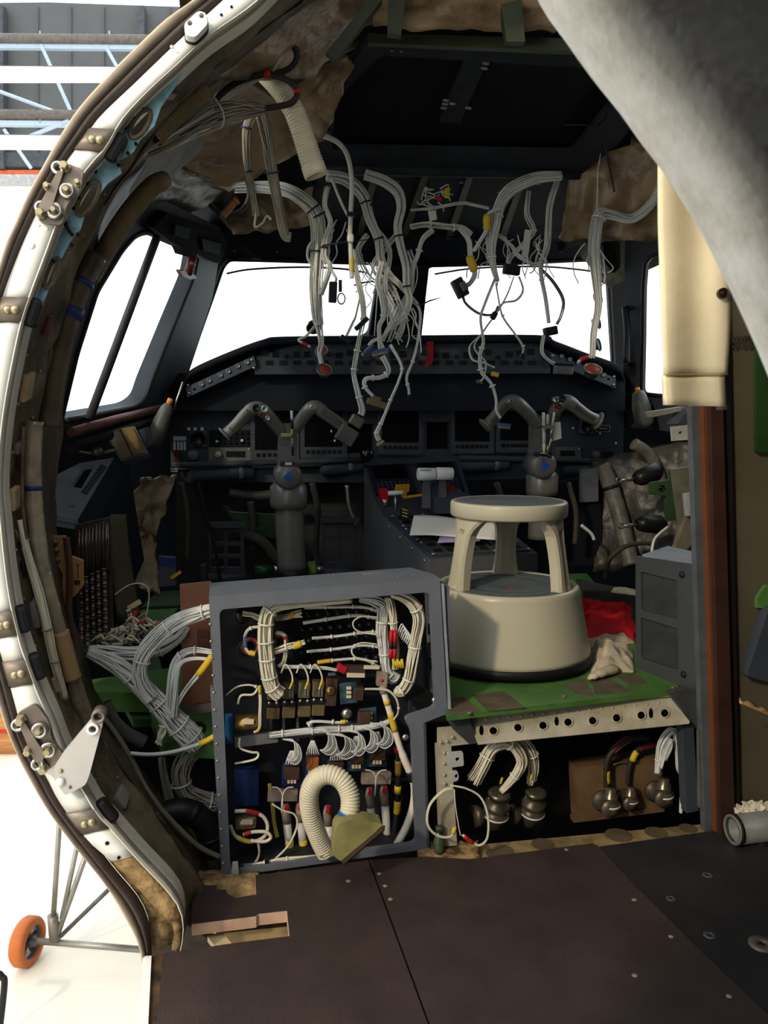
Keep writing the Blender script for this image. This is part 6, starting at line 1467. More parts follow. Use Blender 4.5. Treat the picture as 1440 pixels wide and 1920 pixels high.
# duct opening
t = thing('air_duct', 'dark oval duct mouth above the left windscreen', 'duct', A(2.75)(425, 395))
b = MB(); dn = V((0.1, -0.95, -0.25)); b.lathe(A(2.75)(425, 358), [(0.062, 0), (0.074, 0), (0.074, 0.1), (0.062, 0.1)], axis=-dn, n=28, closed=True); b.build('rim', mat('duct_grey', (74, 72, 66), 0.5), t)
b = MB(); b.lathe(A(2.75)(425, 358) - dn * 0.06, [(0.063, 0), (0.063, 0.01)], axis=-dn, n=24); b.build('inner', M_hole, t)
t = thing('electrical_cable', 'orange insulated stub poking out below the duct mouth', 'cable', A(2.72)(430, 395)); b = MB(); b.tube(path2([(418, 404), (432, 388), (440, 378)], A(2.7), 3), 0.011, 10); b.build('stub', mat('orange_stub', (166, 116, 78), 0.5), t); b = MB(); b.tube(path2([(440, 378), (445, 374)], A(2.7), 1), 0.013, 10); b.build('end', mat('orange_stub', (166, 116, 78)), t)
# ---------------------------------------------------------------- left side: pipes along the frame
M_tape = mat('brown_tape_duct', (92, 76, 58), 0.4, rgb2=(58, 48, 38), scale=10, bump=0.3, bscale=30)
M_film = mat('clear_film_wrap', (146, 134, 112), 0.22, rgb2=(104, 94, 76), scale=12, bump=0.6, bscale=34, spec=0.7)
def pipe(label, pts, s, R, m, name='wrapped_pipe', cat='pipe', bands=(), bandm=None, n=8, sides=14, flat=1.0):
    P = [(A(p[2]) if len(p) > 2 else A(s))(p[0], p[1]) for p in pts]
    c = catmull(P, n); k = mpp(c[len(c) // 2]); L_ = len(c)
    rs = [R * k * (1 + 0.05 * noise.noise(V((i * 0.9, R, 0)))) for i in range(L_)] if not hasattr(R, '__len__') else [(R[0] + (R[1] - R[0]) * i / (L_ - 1)) * k for i in range(L_)]
    t = thing(name, label, cat, c[-1] if c[-1].z < c[0].z else c[0])
    b = MB(); b.tube(c, rs, sides, flat=flat); b.build('body', m, t)
    for f0, f1 in bands:
        i0 = int(f0 * (L_ - 1)); i1 = max(i0 + 1, int(f1 * (L_ - 1)))
        b = MB(); b.tube(c[i0:i1 + 1], [r * 1.04 for r in rs[i0:i1 + 1]], sides, flat=flat); b.build('band', bandm or M_tiebl, t)
    t['_k'] = k
    return t, c
pipe('dark brown taped duct rising along the left side window', [(92, 800, 1.74), (100, 720, 1.74), (120, 630, 1.75), (146, 545, 1.76), (178, 480, 1.78)], 1.75, 22, M_tape, name='air_duct', cat='duct', bands=((0.62, 0.68), (0.8, 0.83)))
pipe('film-wrapped pipe running down beside the door frame', [(64, 790, 1.66), (61, 880, 1.66), (65, 960, 1.66), (78, 1060, 1.66), (100, 1150, 1.66), (124, 1235, 1.67), (148, 1310, 1.68), (172, 1375, 1.70)], 1.66, 16, M_film, bands=((0.2, 0.23),))
pipe('tan taped sleeve at the foot of the film-wrapped pipe', [(112, 1185, 1.655), (124, 1232, 1.66), (136, 1272, 1.665)], 1.66, 17, mat('tan_tape', (150, 122, 84), 0.5, var=0.1), name='pipe_sleeve')
wire('cream lacquered wire bundle beside the film-wrapped pipe', [(38, 975, 1.62), (52, 1040, 1.62), (72, 1110, 1.62), (88, 1180, 1.62), (102, 1240, 1.63), (122, 1310, 1.64)], 1.62, [6, 8, 9, 9, 8, 7], 20, 1.5, (0.6, 0.8), mat('tie_tan', (140, 122, 90), 0.5), m=M_wirec)
pipe('thin dark hydraulic line beside the door frame', [(44, 800, 1.62), (42, 880, 1.62), (43, 950, 1.62), (50, 1010, 1.62)], 1.62, 3, M_dirty, name='hydraulic_line')
quilt('crumpled clear plastic film hanging by the door frame', [(20, 985, 1.5), (48, 1010, 1.5), (64, 1090, 1.52), (40, 1085, 1.52)], m=mat('plastic_film', (172, 160, 148), 0.2, rgb2=(120, 108, 96), scale=10, bump=0.6, bscale=40, spec=0.7), amp=0.012, nu=8, nv=12, seed=41, sc=30, name='plastic_film', th=0.002)
quilt('grey plastic scrap tucked low inside the door frame', [(45, 1165, 1.53), (64, 1180, 1.53), (70, 1240, 1.55), (52, 1215, 1.54)], m=mat('plastic_film', (172, 160, 148)), amp=0.01, nu=8, nv=8, seed=43, sc=30, name='plastic_film', th=0.002)
quilt('white plastic scrap behind the triangular arm bracket', [(170, 1468, 1.7), (204, 1466, 1.72), (200, 1488, 1.73), (172, 1486, 1.71)], m=mat('plastic_film', (172, 160, 148)), amp=0.01, nu=8, nv=5, seed=45, sc=30, name='plastic_film', th=0.002)
pipe('long grey drain line curving below the rack', [(178, 1330, 1.86), (210, 1365, 1.84), (245, 1420, 1.82), (275, 1480, 1.8), (318, 1535, 1.79), (370, 1585, 1.79), (412, 1607, 1.79)], 1.8, 5, mat('drain_grey', (118, 112, 98), 0.45), name='drain_line')
pipe('short cream line branching off the drain line', [(258, 1532, 1.8), (285, 1538, 1.8), (302, 1545, 1.8)], 1.8, 3.5, M_wirec, name='drain_line')
b = MB(); b.plate([(228, 1508), (246, 1518), (280, 1578), (272, 1576), (246, 1548), (226, 1556)], [], A(1.74), 0.01); o = b.build('green_bracket', M_green); tag(o, 'small green bracket on the lower left fuselage wall', 'bracket')
pipe('broad black hose curving beneath the rack left edge', [(300, 1530, 1.86), (345, 1520, 1.86), (385, 1545, 1.86), (402, 1600, 1.86)], 1.86, 24, mat('black_hose', (26, 26, 27), 0.5), name='black_hose', cat='hose', bands=((0.45, 0.5), (0.8, 0.84)), bandm=M_black)
# ---------------------------------------------------------------- side console
ca_, cb_, cc_, cd_ = at(92, 892, 1.98), at(212, 858, 2.28), at(147, 972, 2.02), at(80, 960, 1.92)
cm = P3(cd_, cb_, cc_)
sco = thing('side_console', 'slanted grey side console with vent grille below the left window', 'console', at(140, 975, 2.0))
b = MB(); b.plate([(86, 900), (150, 868), (214, 858), (146, 974), (79, 962)], [rrect([(158, 872), (178, 872), (152, 916), (132, 911)], 2, 2)], cm, 0.012, nrm=(0, 0.2, -1)); b.build('top', mat('console_grey', (108, 112, 124), 0.45, var=0.1), sco)
b = MB(); b.plate([(150, 868), (184, 866), (160, 920), (126, 916)], [], lambda x, y: cm(x, y) + V((0, 0.02, -0.06)), 0.006, nrm=(0, 0, -1)); b.build('slot_floor', M_hole, sco)
p0, p1 = cm(214, 858), cm(146, 974)
b = MB(); b.hexa([p0, p1, p1 + V((0.03, 0.03, -0.02)), p0 + V((0.03, 0.03, -0.02))], [p + V((0.02, 0.05, -0.28)) for p in (p0, p1, p1 + V((0.03, 0.03, -0.02)), p0 + V((0.03, 0.03, -0.02)))]); b.build('side_panel', M_cockd, sco)
p2, p3 = cm(146, 974), cm(79, 962)
b = MB(); b.hexa([p2, p3, p3 + V((0, 0.02, -0.03)), p2 + V((0, 0.02, -0.03))], [p + V((0, 0.14, 0.0)) for p in (p2, p3, p3 + V((0, 0.02, -0.03)), p2 + V((0, 0.02, -0.03)))]); b.build('front_lip', mat('console_grey', (108, 112, 124)), sco)
for i in range(16):
    u = i / 15; x, y = 196 - 36 * u, 876 + 50 * u
    b = MB(); b.plate([(x - 8, y - 3), (x - 6.5, y - 4), (x + 4, y + 1.5), (x + 2.5, y + 2.5)], [], lambda X, Y: cm(X, Y) + V((0, 0, 0.002)), 0.002, nrm=(0, 0, -1)); b.build('grille_slot', M_hole, sco)
for x, y in ((131, 949), (136, 950)): stud('screw', cm(x, y), UP, 0.004, M_zinc, sco)
# flap display on an arm
hm = A(2.42)
hd = thing('clip_display', 'olive framed clipboard screen with amber reflection below left window', 'display', hm(230, 870))
b = MB(); b.plate([(192, 808), (252, 799), (278, 850), (228, 866)], [], hm, 0.012); b.build('frame', mat('olive_frame', (120, 118, 98), 0.4), hd)
b = MB(); b.plate([(197, 811), (249, 803), (273, 848), (230, 860)], [], A(2.412), 0.008); b.build('screen', mat('screen_amber_olive', (150, 122, 72), 0.15, rgb2=(72, 74, 66), scale=7, spec=0.8), hd)  # amber reflection is painted into the screen colour
b = MB(); b.plate([(224, 805), (226, 805), (250, 855), (248, 856)], [], A(2.408), 0.004); b.build('divider', M_cockd, hd)
b = MB(); b.plate([(254, 808), (278, 800), (287, 832), (272, 842)], [], A(2.43), 0.02); b.build('side_block', M_cock, hd)
b = MB(); b.plate([(228, 866), (280, 850), (282, 856), (232, 872)], [], A(2.425), 0.02); b.build('lower_rim', M_cock, hd)
b = MB(); b.lathe(A(2.4)(182, 845), [(0.0001, -0.016)] + [(0.016 * math.sin(math.pi * i / 8), -0.016 * math.cos(math.pi * i / 8)) for i in range(1, 8)] + [(0.0001, 0.016)], n=14); b.build('ball_joint', M_conn, hd)
b = MB(); b.tube(path2([(140, 842), (165, 848), (200, 846), (228, 840)], A(2.42), 4), 0.008, 8); b.build('arm', M_conn, hd)
t = thing('oxygen_mask_bottle', 'grey bottle with orange cap beside the left windscreen pillar', 'bottle', A(2.72)(293, 805))
c0, c1 = A(2.72)(284, 838), A(2.72)(316, 758)
d = (c1 - c0)
b = MB(); b.lathe(c0, [(0.022, 0), (0.027, 0.02), (0.026, d.length * 0.55), (0.019, d.length * 0.9), (0.012, d.length)], axis=d, n=20); b.build('body', mat('bottle_grey', (84, 84, 80), 0.45), t)
b = MB(); b.lathe(c1, [(0.009, 0), (0.009, 0.018), (0.0001, 0.02)], axis=d, n=12); b.build('cap', mat('orange_cap', (206, 122, 40), 0.5), t)
b = MB(); b.tube([A(2.74)(327, 768), A(2.74)(332, 748), A(2.74)(343, 716)], 0.003, 6); b.build('rod', M_steel, t)
t = thing('oxygen_mask_bottle', 'grey bottle with orange cap beside the right windscreen pillar', 'bottle', A(2.95)(1212, 790))
c0, c1 = A(2.95)(1210, 800), A(2.95)(1196, 733); d = (c1 - c0)
b = MB(); b.lathe(c0, [(0.03, 0), (0.036, 0.02), (0.034, d.length * 0.6), (0.024, d.length * 0.92), (0.014, d.length)], axis=d, n=20); b.build('body', mat('bottle_grey', (96, 96, 92)), t)
b = MB(); b.lathe(c1, [(0.009, 0), (0.009, 0.012), (0.0001, 0.014)], axis=d, n=12); b.build('cap', mat('orange_cap', (206, 122, 40)), t)
# window latch block and red handle
wl_ = thing('window_latch', 'dark window latch mechanism with red handle above the left side window', 'latch', w1(330, 512) - n1 * 0.05)
lf = lambda d: (lambda x, y: w1(x, y) - n1 * d)
b = MB(); b.plate([(262, 420), (292, 392), (400, 430), (408, 452), (395, 490), (372, 478), (352, 468), (345, 478), (325, 474), (318, 458), (296, 446), (280, 432)], [], lf(0.035), 0.03, nrm=n1); b.build('housing', mat('latch_black', (16, 17, 20), 0.9, spec=0.05), wl_)
b = MB(); b.plate([(300, 412), (330, 422), (326, 442), (298, 432)], [], lf(0.045), 0.02, nrm=n1); b.build('cover', mat('latch_dark', (30, 32, 38), 0.8, spec=0.1), wl_)
b = MB(); b.plate([(352, 440), (392, 450), (388, 472), (356, 462)], [], lf(0.045), 0.02, nrm=n1); b.build('cover', mat('latch_dark', (30, 32, 38), 0.8, spec=0.1), wl_)
b = MB(); b.tube([lf(0.05)(332, 474), lf(0.05)(322, 505)], 0.0125, 10); b.build('red_stem', mat('dark_red_handle', (112, 32, 36), 0.45), wl_)
b = MB(); b.plate([(303, 498), (312, 498), (334, 507), (338, 513), (324, 515), (310, 509)], [], lf(0.055), 0.014, nrm=n1); b.build('red_grip', mat('dark_red_handle', (112, 32, 36)), wl_)
b = MB(); b.tube([lf(0.051)(329, 484), lf(0.051)(327, 490)], 0.0135, 10); b.build('pale_band', mat('band_pink', (160, 120, 120), 0.5), wl_)
# ---------------------------------------------------------------- orange honeycomb bracket, fuse panel, trim
op = A(1.9)
M_oran = mat('honeycomb_tan', (176, 132, 84), 0.55, var=0.1, scale=20)
t = thing('composite_bracket', 'tan composite bracket with cut-out low on the left wall', 'bracket', op(130, 1185))
b = MB(); b.plate([(95, 1006), (122, 1005), (124, 1045), (136, 1044), (155, 1052), (156, 1098), (140, 1118), (128, 1122), (126, 1188), (118, 1186), (106, 1118), (116, 1105), (118, 1078), (112, 1065), (98, 1055)], [], op, 0.015); b.build('plate', M_oran, t)
for x, y in ((103, 1017), (105, 1032), (107, 1050), (114, 1138), (117, 1157), (120, 1175)): stud('bolt', A(1.898)(x, y), -FW, 0.008, mat('bolt_dull', (128, 110, 78), 0.4, 0.5), t)
b = MB(); b.plate([(145, 1056), (148, 1062), (146.6, 1062), (147, 1084), (145, 1084), (145.2, 1062), (143, 1062)], [], A(1.897), 0.001); b.build('stencil_arrow', mat('stencil_ink', (52, 46, 36)), t); b = MB(); b.plate(q4(139, 1088, 150, 1096), [], A(1.897), 0.001); b.build('stamp', mat('stencil_ink', (52, 46, 36)), t)
pipe('brown vertical conduit before the tan composite bracket', [(124, 1008), (130, 1060), (130, 1115), (130, 1150), (140, 1210), (160, 1270)], 1.88, 6, mat('brown_conduit', (92, 62, 48), 0.45), name='conduit')
b = MB(); b.plate([(86, 1000), (98, 1000), (100, 1062), (88, 1058)], [], A(1.93), 0.02); o = b.build('green_bracket', M_green); tag(o, 'narrow green strip behind the tan composite bracket', 'bracket')
fz = thing('fuse_panel', 'panel of many small glossy clear fuses on the left wall', 'panel', A(2.02)(180, 1225))
b = MB(); b.plate([(140, 985), (206, 970), (212, 1210), (150, 1226)], [], A(2.06), 0.02); b.build('back_plate', mat('fuse_back', (70, 60, 54), 0.5), fz)
M_fuse = mat('glossy_fuse', (96, 92, 86), 0.1, var=0.2, scale=60, spec=0.8); M_fuser = mat('glossy_fuse_brown', (84, 58, 50), 0.12, var=0.2, scale=60, spec=0.8)
fb_ = MB(); fb_.lathe((0, 0, 0), [(0.55, -1.0), (0.8, -0.95), (0.8, -0.6), (0.6, -0.55), (0.6, 0.55), (0.8, 0.6), (0.8, 0.95), (0.55, 1.0)], n=10)
me1 = fb_.mesh('fuse', M_fuse); me2 = bpy.data.meshes.new_from_object(bpy.data.objects.new('tmp_fuse', me1)); me2.materials.clear(); me2.materials.append(M_fuser)
for j in range(5):
    for i in range(8):
        x = 151 + j * 11 + i * 0.45; y = 1092 - j * 5 + i * 16.5
        link_mesh('fuse', me2 if j == 0 else me1, fz, A(2.03)(x, y), (0, 0, 0), (0.0075 if j else 0.0085, 0.0085, 0.0095))
for j in range(9):
    x = 148 + j * 6.4
    b = MB(); b.tube([A(2.035)(x, 990 - j * 1.6), A(2.035)(x + 1.5, 1084 - j * 2)], 0.0042 + 0.001 * (j % 3), 8); b.build('fuse_rail', M_fuser if j % 4 == 0 else mat('fuse_rail_dark', (62, 58, 54), 0.25, spec=0.7), fz)
# curved olive trim panel
b = MB(); rows = []
for i in range(12):
    v = i / 11; y = 965 + 200 * v
    rows.append([A(2.2 + 0.02 * j)(206 + 30 * j / 5 * (1 + 0.5 * v) + 14 * v * v, y) for j in range(6)])
b.grid(rows, thick=0.01, nrm=FW); o = b.build('trim_panel', mat('olive_panel', (92, 90, 70), 0.5, rgb2=(74, 70, 52), scale=4)); tag(o, 'curved olive trim panel beside the glossy fuse panel', 'panel')
quilt('tall crumpled tan insulation column under the left instrument panel', [(262, 900, 2.62), (330, 896, 2.66), (290, 1010, 2.6), (228, 1010, 2.56)], amp=0.03, seed=51, nu=12, nv=14, sc=14)
quilt('crumpled tan insulation foot above the green floor beams', [(228, 1010, 2.56), (285, 1005, 2.6), (300, 1115, 2.5), (250, 1100, 2.48)], amp=0.03, seed=57, nu=10, nv=12, sc=14)
t = thing('mounting_lug', 'grey plate with round hole below the left instrument panel', 'bracket', A(2.5)(230, 985)); b = MB(); b.plate(rrect(q4(216, 956, 244, 984), 5), [circ(230, 969, 7)], A(2.5), 0.015); b.build('plate', mat('lug_grey', (86, 84, 74), 0.5), t); b = MB(); b.lathe(A(2.505)(230, 969), [(0.009, 0), (0.013, 0), (0.013, 0.02), (0.009, 0.02)], axis=FW, n=16, closed=True); b.build('bush', M_black, t)
t = thing('parts_bag', 'blue and white labelled bag standing below the left pedal', 'bag', A(2.6)(312, 1100)); b = MB(); b.plate([(298, 1044), (328, 1046), (330, 1098), (298, 1100)], [], A(2.6), 0.03); b.build('body', mat('bag_grey', (86, 88, 94), 0.5), t); b = MB(); b.plate([(299, 1046), (328, 1047), (328, 1064), (299, 1062)], [], A(2.598), 0.003); b.build('blue_label', mat('bag_blue', (42, 60, 128), 0.5), t); block(t, 330, 1078, 2.59, 22, 6, 6, -0.6, M_yl, 'yellow_tag')
# ---------------------------------------------------------------- copper-coloured divider left of rack
b = MB(); b.plate([(337, 1096), (396, 1090), (402, 1322), (344, 1332)], [], A(1.93), 0.006); t = b.build('divider_panel', mat('copper_panel', (146, 96, 70), 0.5, rgb2=(120, 76, 56), scale=5)); tag(t, 'copper-brown divider panel just left of the equipment rack', 'panel')
for i in range(4): text_mesh('stencil', 'AVOID CONTACT', A(1.926)(372 + i * 6, 1205), -UP, RT, 0.0075, mat('stencil_brown', (86, 52, 38), 0.6), t)
b = MB(); b.plate([(343, 1326), (404, 1316), (404, 1334), (343, 1342)], [], A(1.92), 0.01); b.build('lower_rail', M_zinc, t)
# ---------------------------------------------------------------- big looms at the left
SL = 1.86
t, p, R_ = wire('thickest white loom running diagonally left of the rack', [(165, 1222), (205, 1240), (245, 1268), (290, 1312), (330, 1355), (358, 1382), (370, 1400)], SL, [9, 16, 17, 19, 23, 24, 19], 70, 1.6, (0.35, 0.55, 0.72, 0.85))
wire('white loom arching from the rack side to the diagonal loom', [(408, 1142, 1.83), (375, 1150), (335, 1165), (296, 1194), (270, 1228), (262, 1262), (270, 1292), (284, 1312)], SL - 0.02, [11, 15, 16, 16, 15, 16, 14], 48, 1.6, (0.12, 0.38, 0.62))
wire('flat white loom lying over the cut connectors', [(166, 1220), (205, 1222), (250, 1226), (300, 1216), (335, 1196), (350, 1175)], SL + 0.06, [9, 13, 15, 14, 10, 8], 40, 1.5, (0.1, 0.6))
wire('upper of two thin looms looping out of the rack side', [(400, 1224, 1.83), (370, 1220), (345, 1225), (328, 1245), (320, 1285), (318, 1330), (322, 1345)], SL - 0.01, [6, 8, 8, 8, 8, 9], 18, 1.5, (0.2, 0.4))
t, p, R_ = wire('lower of two thin looms looping out of the rack side', [(402, 1238, 1.82), (365, 1236), (340, 1244), (332, 1270), (328, 1320), (326, 1345)], SL - 0.03, [4, 5, 5, 6, 6], 10, 1.5)
t, p, R_ = wire('pair of white leads with yellow sleeve entering the rack', [(400, 1226, 1.82), (382, 1252, 1.82), (350, 1292), (332, 1322), (326, 1340)], SL - 0.02, [4, 5, 4, 5], 6, 2.0); sleeve(t, p, 0.05, 0.35, 6.5, M_yl)
t, p, R_ = wire('white cable with yellow sleeve sweeping in under the rack', [(406, 1378, 1.8), (380, 1392), (330, 1408), (285, 1414), (245, 1412)], SL - 0.05, 4.2, 1, 4.2, name='electrical_cable', cat='cable'); sleeve(t, p, 0.02, 0.3, 5.5, M_yl)
wire('grey wrapped loom curving down behind the rack side', [(372, 1398), (350, 1420), (338, 1450), (348, 1485), (378, 1500), (408, 1506)], SL + 0.03, [18, 18, 18, 18, 17], 46, 1.6, (0.5, 0.9), m=M_wireg)
wire('narrow white loom stub hanging from the diagonal loom', [(308, 1358), (303, 1378), (298, 1395)], SL - 0.01, 9, 16, 1.6, (0.1,), m=M_wirec)
wire('narrow grey loom descending left of the wrapped loom', [(304, 1420), (308, 1450), (316, 1490), (322, 1525), (318, 1545)], SL + 0.06, [8, 8, 9, 8], 18, 1.6, (), m=M_wireg)
pipe('grey curved duct behind the triangular arm bracket', [(196, 1318, 1.98), (212, 1350, 1.98), (238, 1376, 1.98), (272, 1392, 1.98)], 1.98, 13, mat('duct_grey2', (110, 108, 102), 0.5), name='air_duct', cat='duct')
t = thing('connector_pile', 'pile of cut wires and small connectors on the green beam', 'wire pile', A(2.05)(270, 1215))
rnd = random.Random(21)
for mi, (mm_, cnt) in enumerate(((M_wirec, 190), (mat('pinkish_wire', (176, 140, 120), 0.5), 70), (M_rd, 12))):
    b = MB()
    for i in range(cnt):
        x = 190 + rnd.random() * 150; y = 1210 - rnd.random() * 46 * (1 - abs(x - 265) / 110); s_ = 2.0 + rnd.random() * 0.16
        ang = rnd.random() * 6.28; l = 8 + rnd.random() * 16
        b.tube(path2([(x, y), (x + l * math.cos(ang), y - abs(l * math.sin(ang)) * 0.8), (x + l * 1.4 * math.cos(ang + 0.8), y - 2 * rnd.random())], A(s_), 3), 0.0028, 5)
    o = b.build(('cut_wires', 'pink_wires', 'red_tips')[mi], mm_, t, kind='stuff')
for i in range(14):
    block(t, 195 + rnd.random() * 140, 1196 - rnd.random() * 24, 2.0 + rnd.random() * 0.1, 10 + rnd.random() * 8, 7 + rnd.random() * 5, 7, rnd.random() * 3, (M_connd, M_conn, M_connb, mat('dsub_blue', (70, 92, 140)))[i % 4])
t, p, R_ = wire('upright branch with blue ties on the connector pile', [(240, 1205), (252, 1180), (244, 1152), (240, 1142)], 2.02, [5, 6, 6, 4], 10, 1.5, (0.8,), M_tiebl, m=M_wirec); block(t, 252, 1134, 2.02, 26, 9, 8, -0.5, mat('yellowish_plug', (196, 182, 130), 0.5), 'plug'); block(t, 250, 1156, 2.02, 8, 22, 8, 0.4, M_rd, 'red_sleeve')
b = MB(); b.tube(path2([(215, 1115), (240, 1098), (262, 1094), (278, 1104), (278, 1135), (272, 1160)], A(2.1), 6), 0.0016, 6); o = b.build('lacing_cord', M_wirec); tag(o, 'thin pale cord arching over the connector pile', 'cord')
# ---------------------------------------------------------------- inside the electronics rack
IB = SR + 0.135          # near the back panel
IM = SR + 0.09
IFr = SR + 0.04
def rwire(label_part, pts, s, R, count, r=1.3, ties=(), m=None, tiem=None, seed=1, n=6, parent=None, sl=()):
    P = [(A(p[2]) if len(p) > 2 else A(s))(p[0], p[1]) for p in pts]
    path = catmull(P, n); k = mpp(path[0]); L_ = len(path)
    Rs = [R * k] * L_ if not hasattr(R, '__len__') else [(R[min(int(i / (L_ - 1) * (len(R) - 1)), len(R) - 2)] + (R[min(int(i / (L_ - 1) * (len(R) - 1)), len(R) - 2) + 1] - R[min(int(i / (L_ - 1) * (len(R) - 1)), len(R) - 2)]) * min(1, i / (L_ - 1) * (len(R) - 1) - min(int(i / (L_ - 1) * (len(R) - 1)), len(R) - 2))) * k for i in range(L_)]
    b = strands(path, [max(q - r * k * 0.6, 0.0003) for q in Rs], count, r * k, seed + int(pts[0][0]), 5)
    o = b.build(label_part, m or M_wirec, parent or rack, kind='stuff' if count > 3 else None)
    for f in ties:
        i = min(L_ - 2, max(1, int(f * (L_ - 1))))
        ring(path, i, Rs[i] * 1.05, 0.9 * k, 1.5 * k).build('cable_tie', tiem or M_tie, o)
    for f0, f1, Rr, mm_ in sl:
        i0 = int(f0 * (L_ - 1)); i1 = max(i0 + 1, int(f1 * (L_ - 1)))
        b = MB(); b.tube(path[i0:i1 + 1], Rr * k, 10); b.build('sleeve', mm_, o)
    return o, path
def rblock(px, py, s, w, h, d, m, nm, ang=0.0, par=None, bev=0.1): return block(par or rack, px, py, s, w, h, d, ang, m, nm, bev)
ANG = 0.08
M_rel = mat('relay_brown', (74, 54, 46), 0.45); M_relg = mat('relay_olive', (104, 96, 74), 0.45, 0.2); M_pcb = mat('board_teal', (62, 88, 96), 0.4, rgb2=(34, 52, 66), scale=60); M_lblc = mat('label_cream', (206, 188, 156), 0.6, var=0.04)
M_dbl = mat('board_navy', (34, 48, 96), 0.45); M_gold = mat('gold_can', (166, 132, 82), 0.25, 0.8, var=0.15); M_trans = mat('clear_boot', (150, 134, 120), 0.25, rgb2=(120, 100, 88), scale=30)
# big looms
rwire('loom', [(660, 1124), (600, 1128), (545, 1132), (518, 1136), (502, 1152), (498, 1190), (500, 1230), (504, 1265), (511, 1290), (526, 1304)], IFr, [7, 9, 12, 14, 14, 14, 14, 14, 15], 60, 1.5, (0.42, 0.5, 0.6, 0.7, 0.8, 0.9))
rwire('loom', [(735, 1114), (757, 1120), (776, 1135), (786, 1160), (780, 1200), (773, 1240), (766, 1275), (752, 1296), (742, 1294)], IFr, [6, 10, 12, 12, 12, 11, 11, 9], 46, 1.5, (0.3, 0.55, 0.75, 0.88))
rwire('loom', [(675, 1122), (705, 1128), (718, 1142), (716, 1180), (720, 1220), (724, 1255), (736, 1272), (744, 1262)], IM, [8, 12, 12, 10, 10, 11, 10], 40, 1.4, (0.4, 0.6, 0.8), m=M_wire)
rwire('loom', [(728, 1120), (735, 1150), (738, 1185), (742, 1220), (740, 1255)], IFr + 0.02, [9, 9, 8, 6], 20, 1.4, (0.4,))
for x in (734, 741):
    b = MB(); b.tube([A(IFr)(x, 1182), A(IFr)(x - 1, 1206)], 0.0048, 8); b.build('red_sleeve', M_rd, rack)
    b = MB(); b.tube([A(IFr)(x - 1, 1206), A(IFr)(x - 1, 1216)], 0.0046, 8); b.build('black_sleeve', M_black, rack)
    b = MB(); b.tube([A(IFr)(x - 1, 1216), A(IFr)(x - 2, 1234)], 0.0048, 8); b.build('red_sleeve', M_rd, rack)
for i in range(5):
    b = MB(); b.tube([A(IFr)(737 + i * 4, 1236 + (i % 2) * 4), A(IFr)(740 + i * 4, 1252)], 0.0032, 7); b.build('yellow_sleeve', M_yl, rack)
# relay studs: rows of dark domes with crossing harness branches
for r_, y0 in enumerate((1143, 1168, 1190, 1212, 1232)):
    for j in range(9):
        x = 560 + j * 18 + (r_ % 2) * 5; y = y0 - j * 1.5 + 10
        if x < 712:
            b = MB(); b.lathe(A(IB)(x, y), [(0.0085, 0), (0.008, 0.014), (0.004, 0.019), (0.0001, 0.02)], axis=-FW, n=12); b.build('breaker_stud', mat('stud_black', (34, 34, 36), 0.25), rack)
for i, pts in enumerate(([(570, 1139), (620, 1138), (680, 1138), (708, 1146)], [(568, 1168), (620, 1160), (670, 1154), (705, 1160)], [(585, 1196), (630, 1193), (680, 1186), (712, 1184)], [(575, 1222), (630, 1217), (680, 1210), (712, 1214)], [(595, 1242), (630, 1238), (680, 1236), (712, 1252)])):
    rwire('branch', pts, IM + 0.01, 3.2, 7, 1.2, (0.3, 0.6, 0.85), m=M_wire, seed=i, sl=((0.05, 0.3, 4, M_yl),) if i == 4 else ())
for cx_, cy_ in ((668, 1172), (666, 1222)):
    rwire('branch', [(cx_ + 42, cy_ - 14), (cx_ + 10, cy_ - 16), (cx_ - 6, cy_ - 4), (cx_ + 4, cy_ + 12), (cx_ + 42, cy_ + 18)], IFr + 0.03, 1.8, 3, 1.3)
for i in range(8):
    b = MB(); x = 745 + i * 3; b.tube(path2([(x, 1190 + i * 3), (x + 8, 1170 + 4 * i), (x + 14, 1180 + i * 4), (x + 18, 1200)], A(IFr + 0.01), 4), 0.0016, 5); b.build('fine_wire', M_wire, rack)
# connectors at upper left with toroids
for x, y in ((455, 1156), (462, 1216), (520, 1206)):
    k = mpp(A(IM)(x, y)); roundplug(rack, A(IM)(x, y), V((0.3, -0.9, 0.1)), 16 * k, M_connd, M_connd)
for x, y in ((470, 1212), (524, 1205)):
    c = A(IFr + 0.02)(x, y); k = mpp(c)
    b = MB(); pth = [c + RT * (14 * k * math.cos(a)) + UP * (14 * k * math.sin(a)) for a in [6.283 * i / 20 for i in range(21)]]; b.tube(pth, 4 * k, 8); b.build('toroid', mat('toroid_red_brown', (122, 54, 36), 0.4), rack)
rwire('branch', [(490, 1176), (470, 1178), (460, 1190), (460, 1210), (466, 1222), (478, 1226)], IFr, 3, 5, 1.3, (0.2,), sl=((0.45, 0.65, 3.6, mat('sleeve_blue', (60, 92, 130), 0.5)), (0.85, 1.0, 5, M_yl)))
rwire('branch', [(512, 1222), (540, 1212), (555, 1210), (572, 1204)], IFr + 0.01, [6, 7, 5], 12, 1.4, (0.3,), sl=((0.6, 0.85, 7, M_yl),))
rwire('branch', [(516, 1186), (534, 1192), (536, 1215), (532, 1240), (522, 1250)], IFr + 0.02, 4, 6, 1.4, (0.6,))
rwire('branch', [(516, 1160), (540, 1156), (552, 1152), (566, 1150)], IM, [5, 6, 8], 10, 1.3, sl=((0.35, 0.7, 6, M_yl),))
rwire('branch', [(455, 1150), (470, 1152), (488, 1160)], IM - 0.02, [5, 6, 6], 10, 1.3)
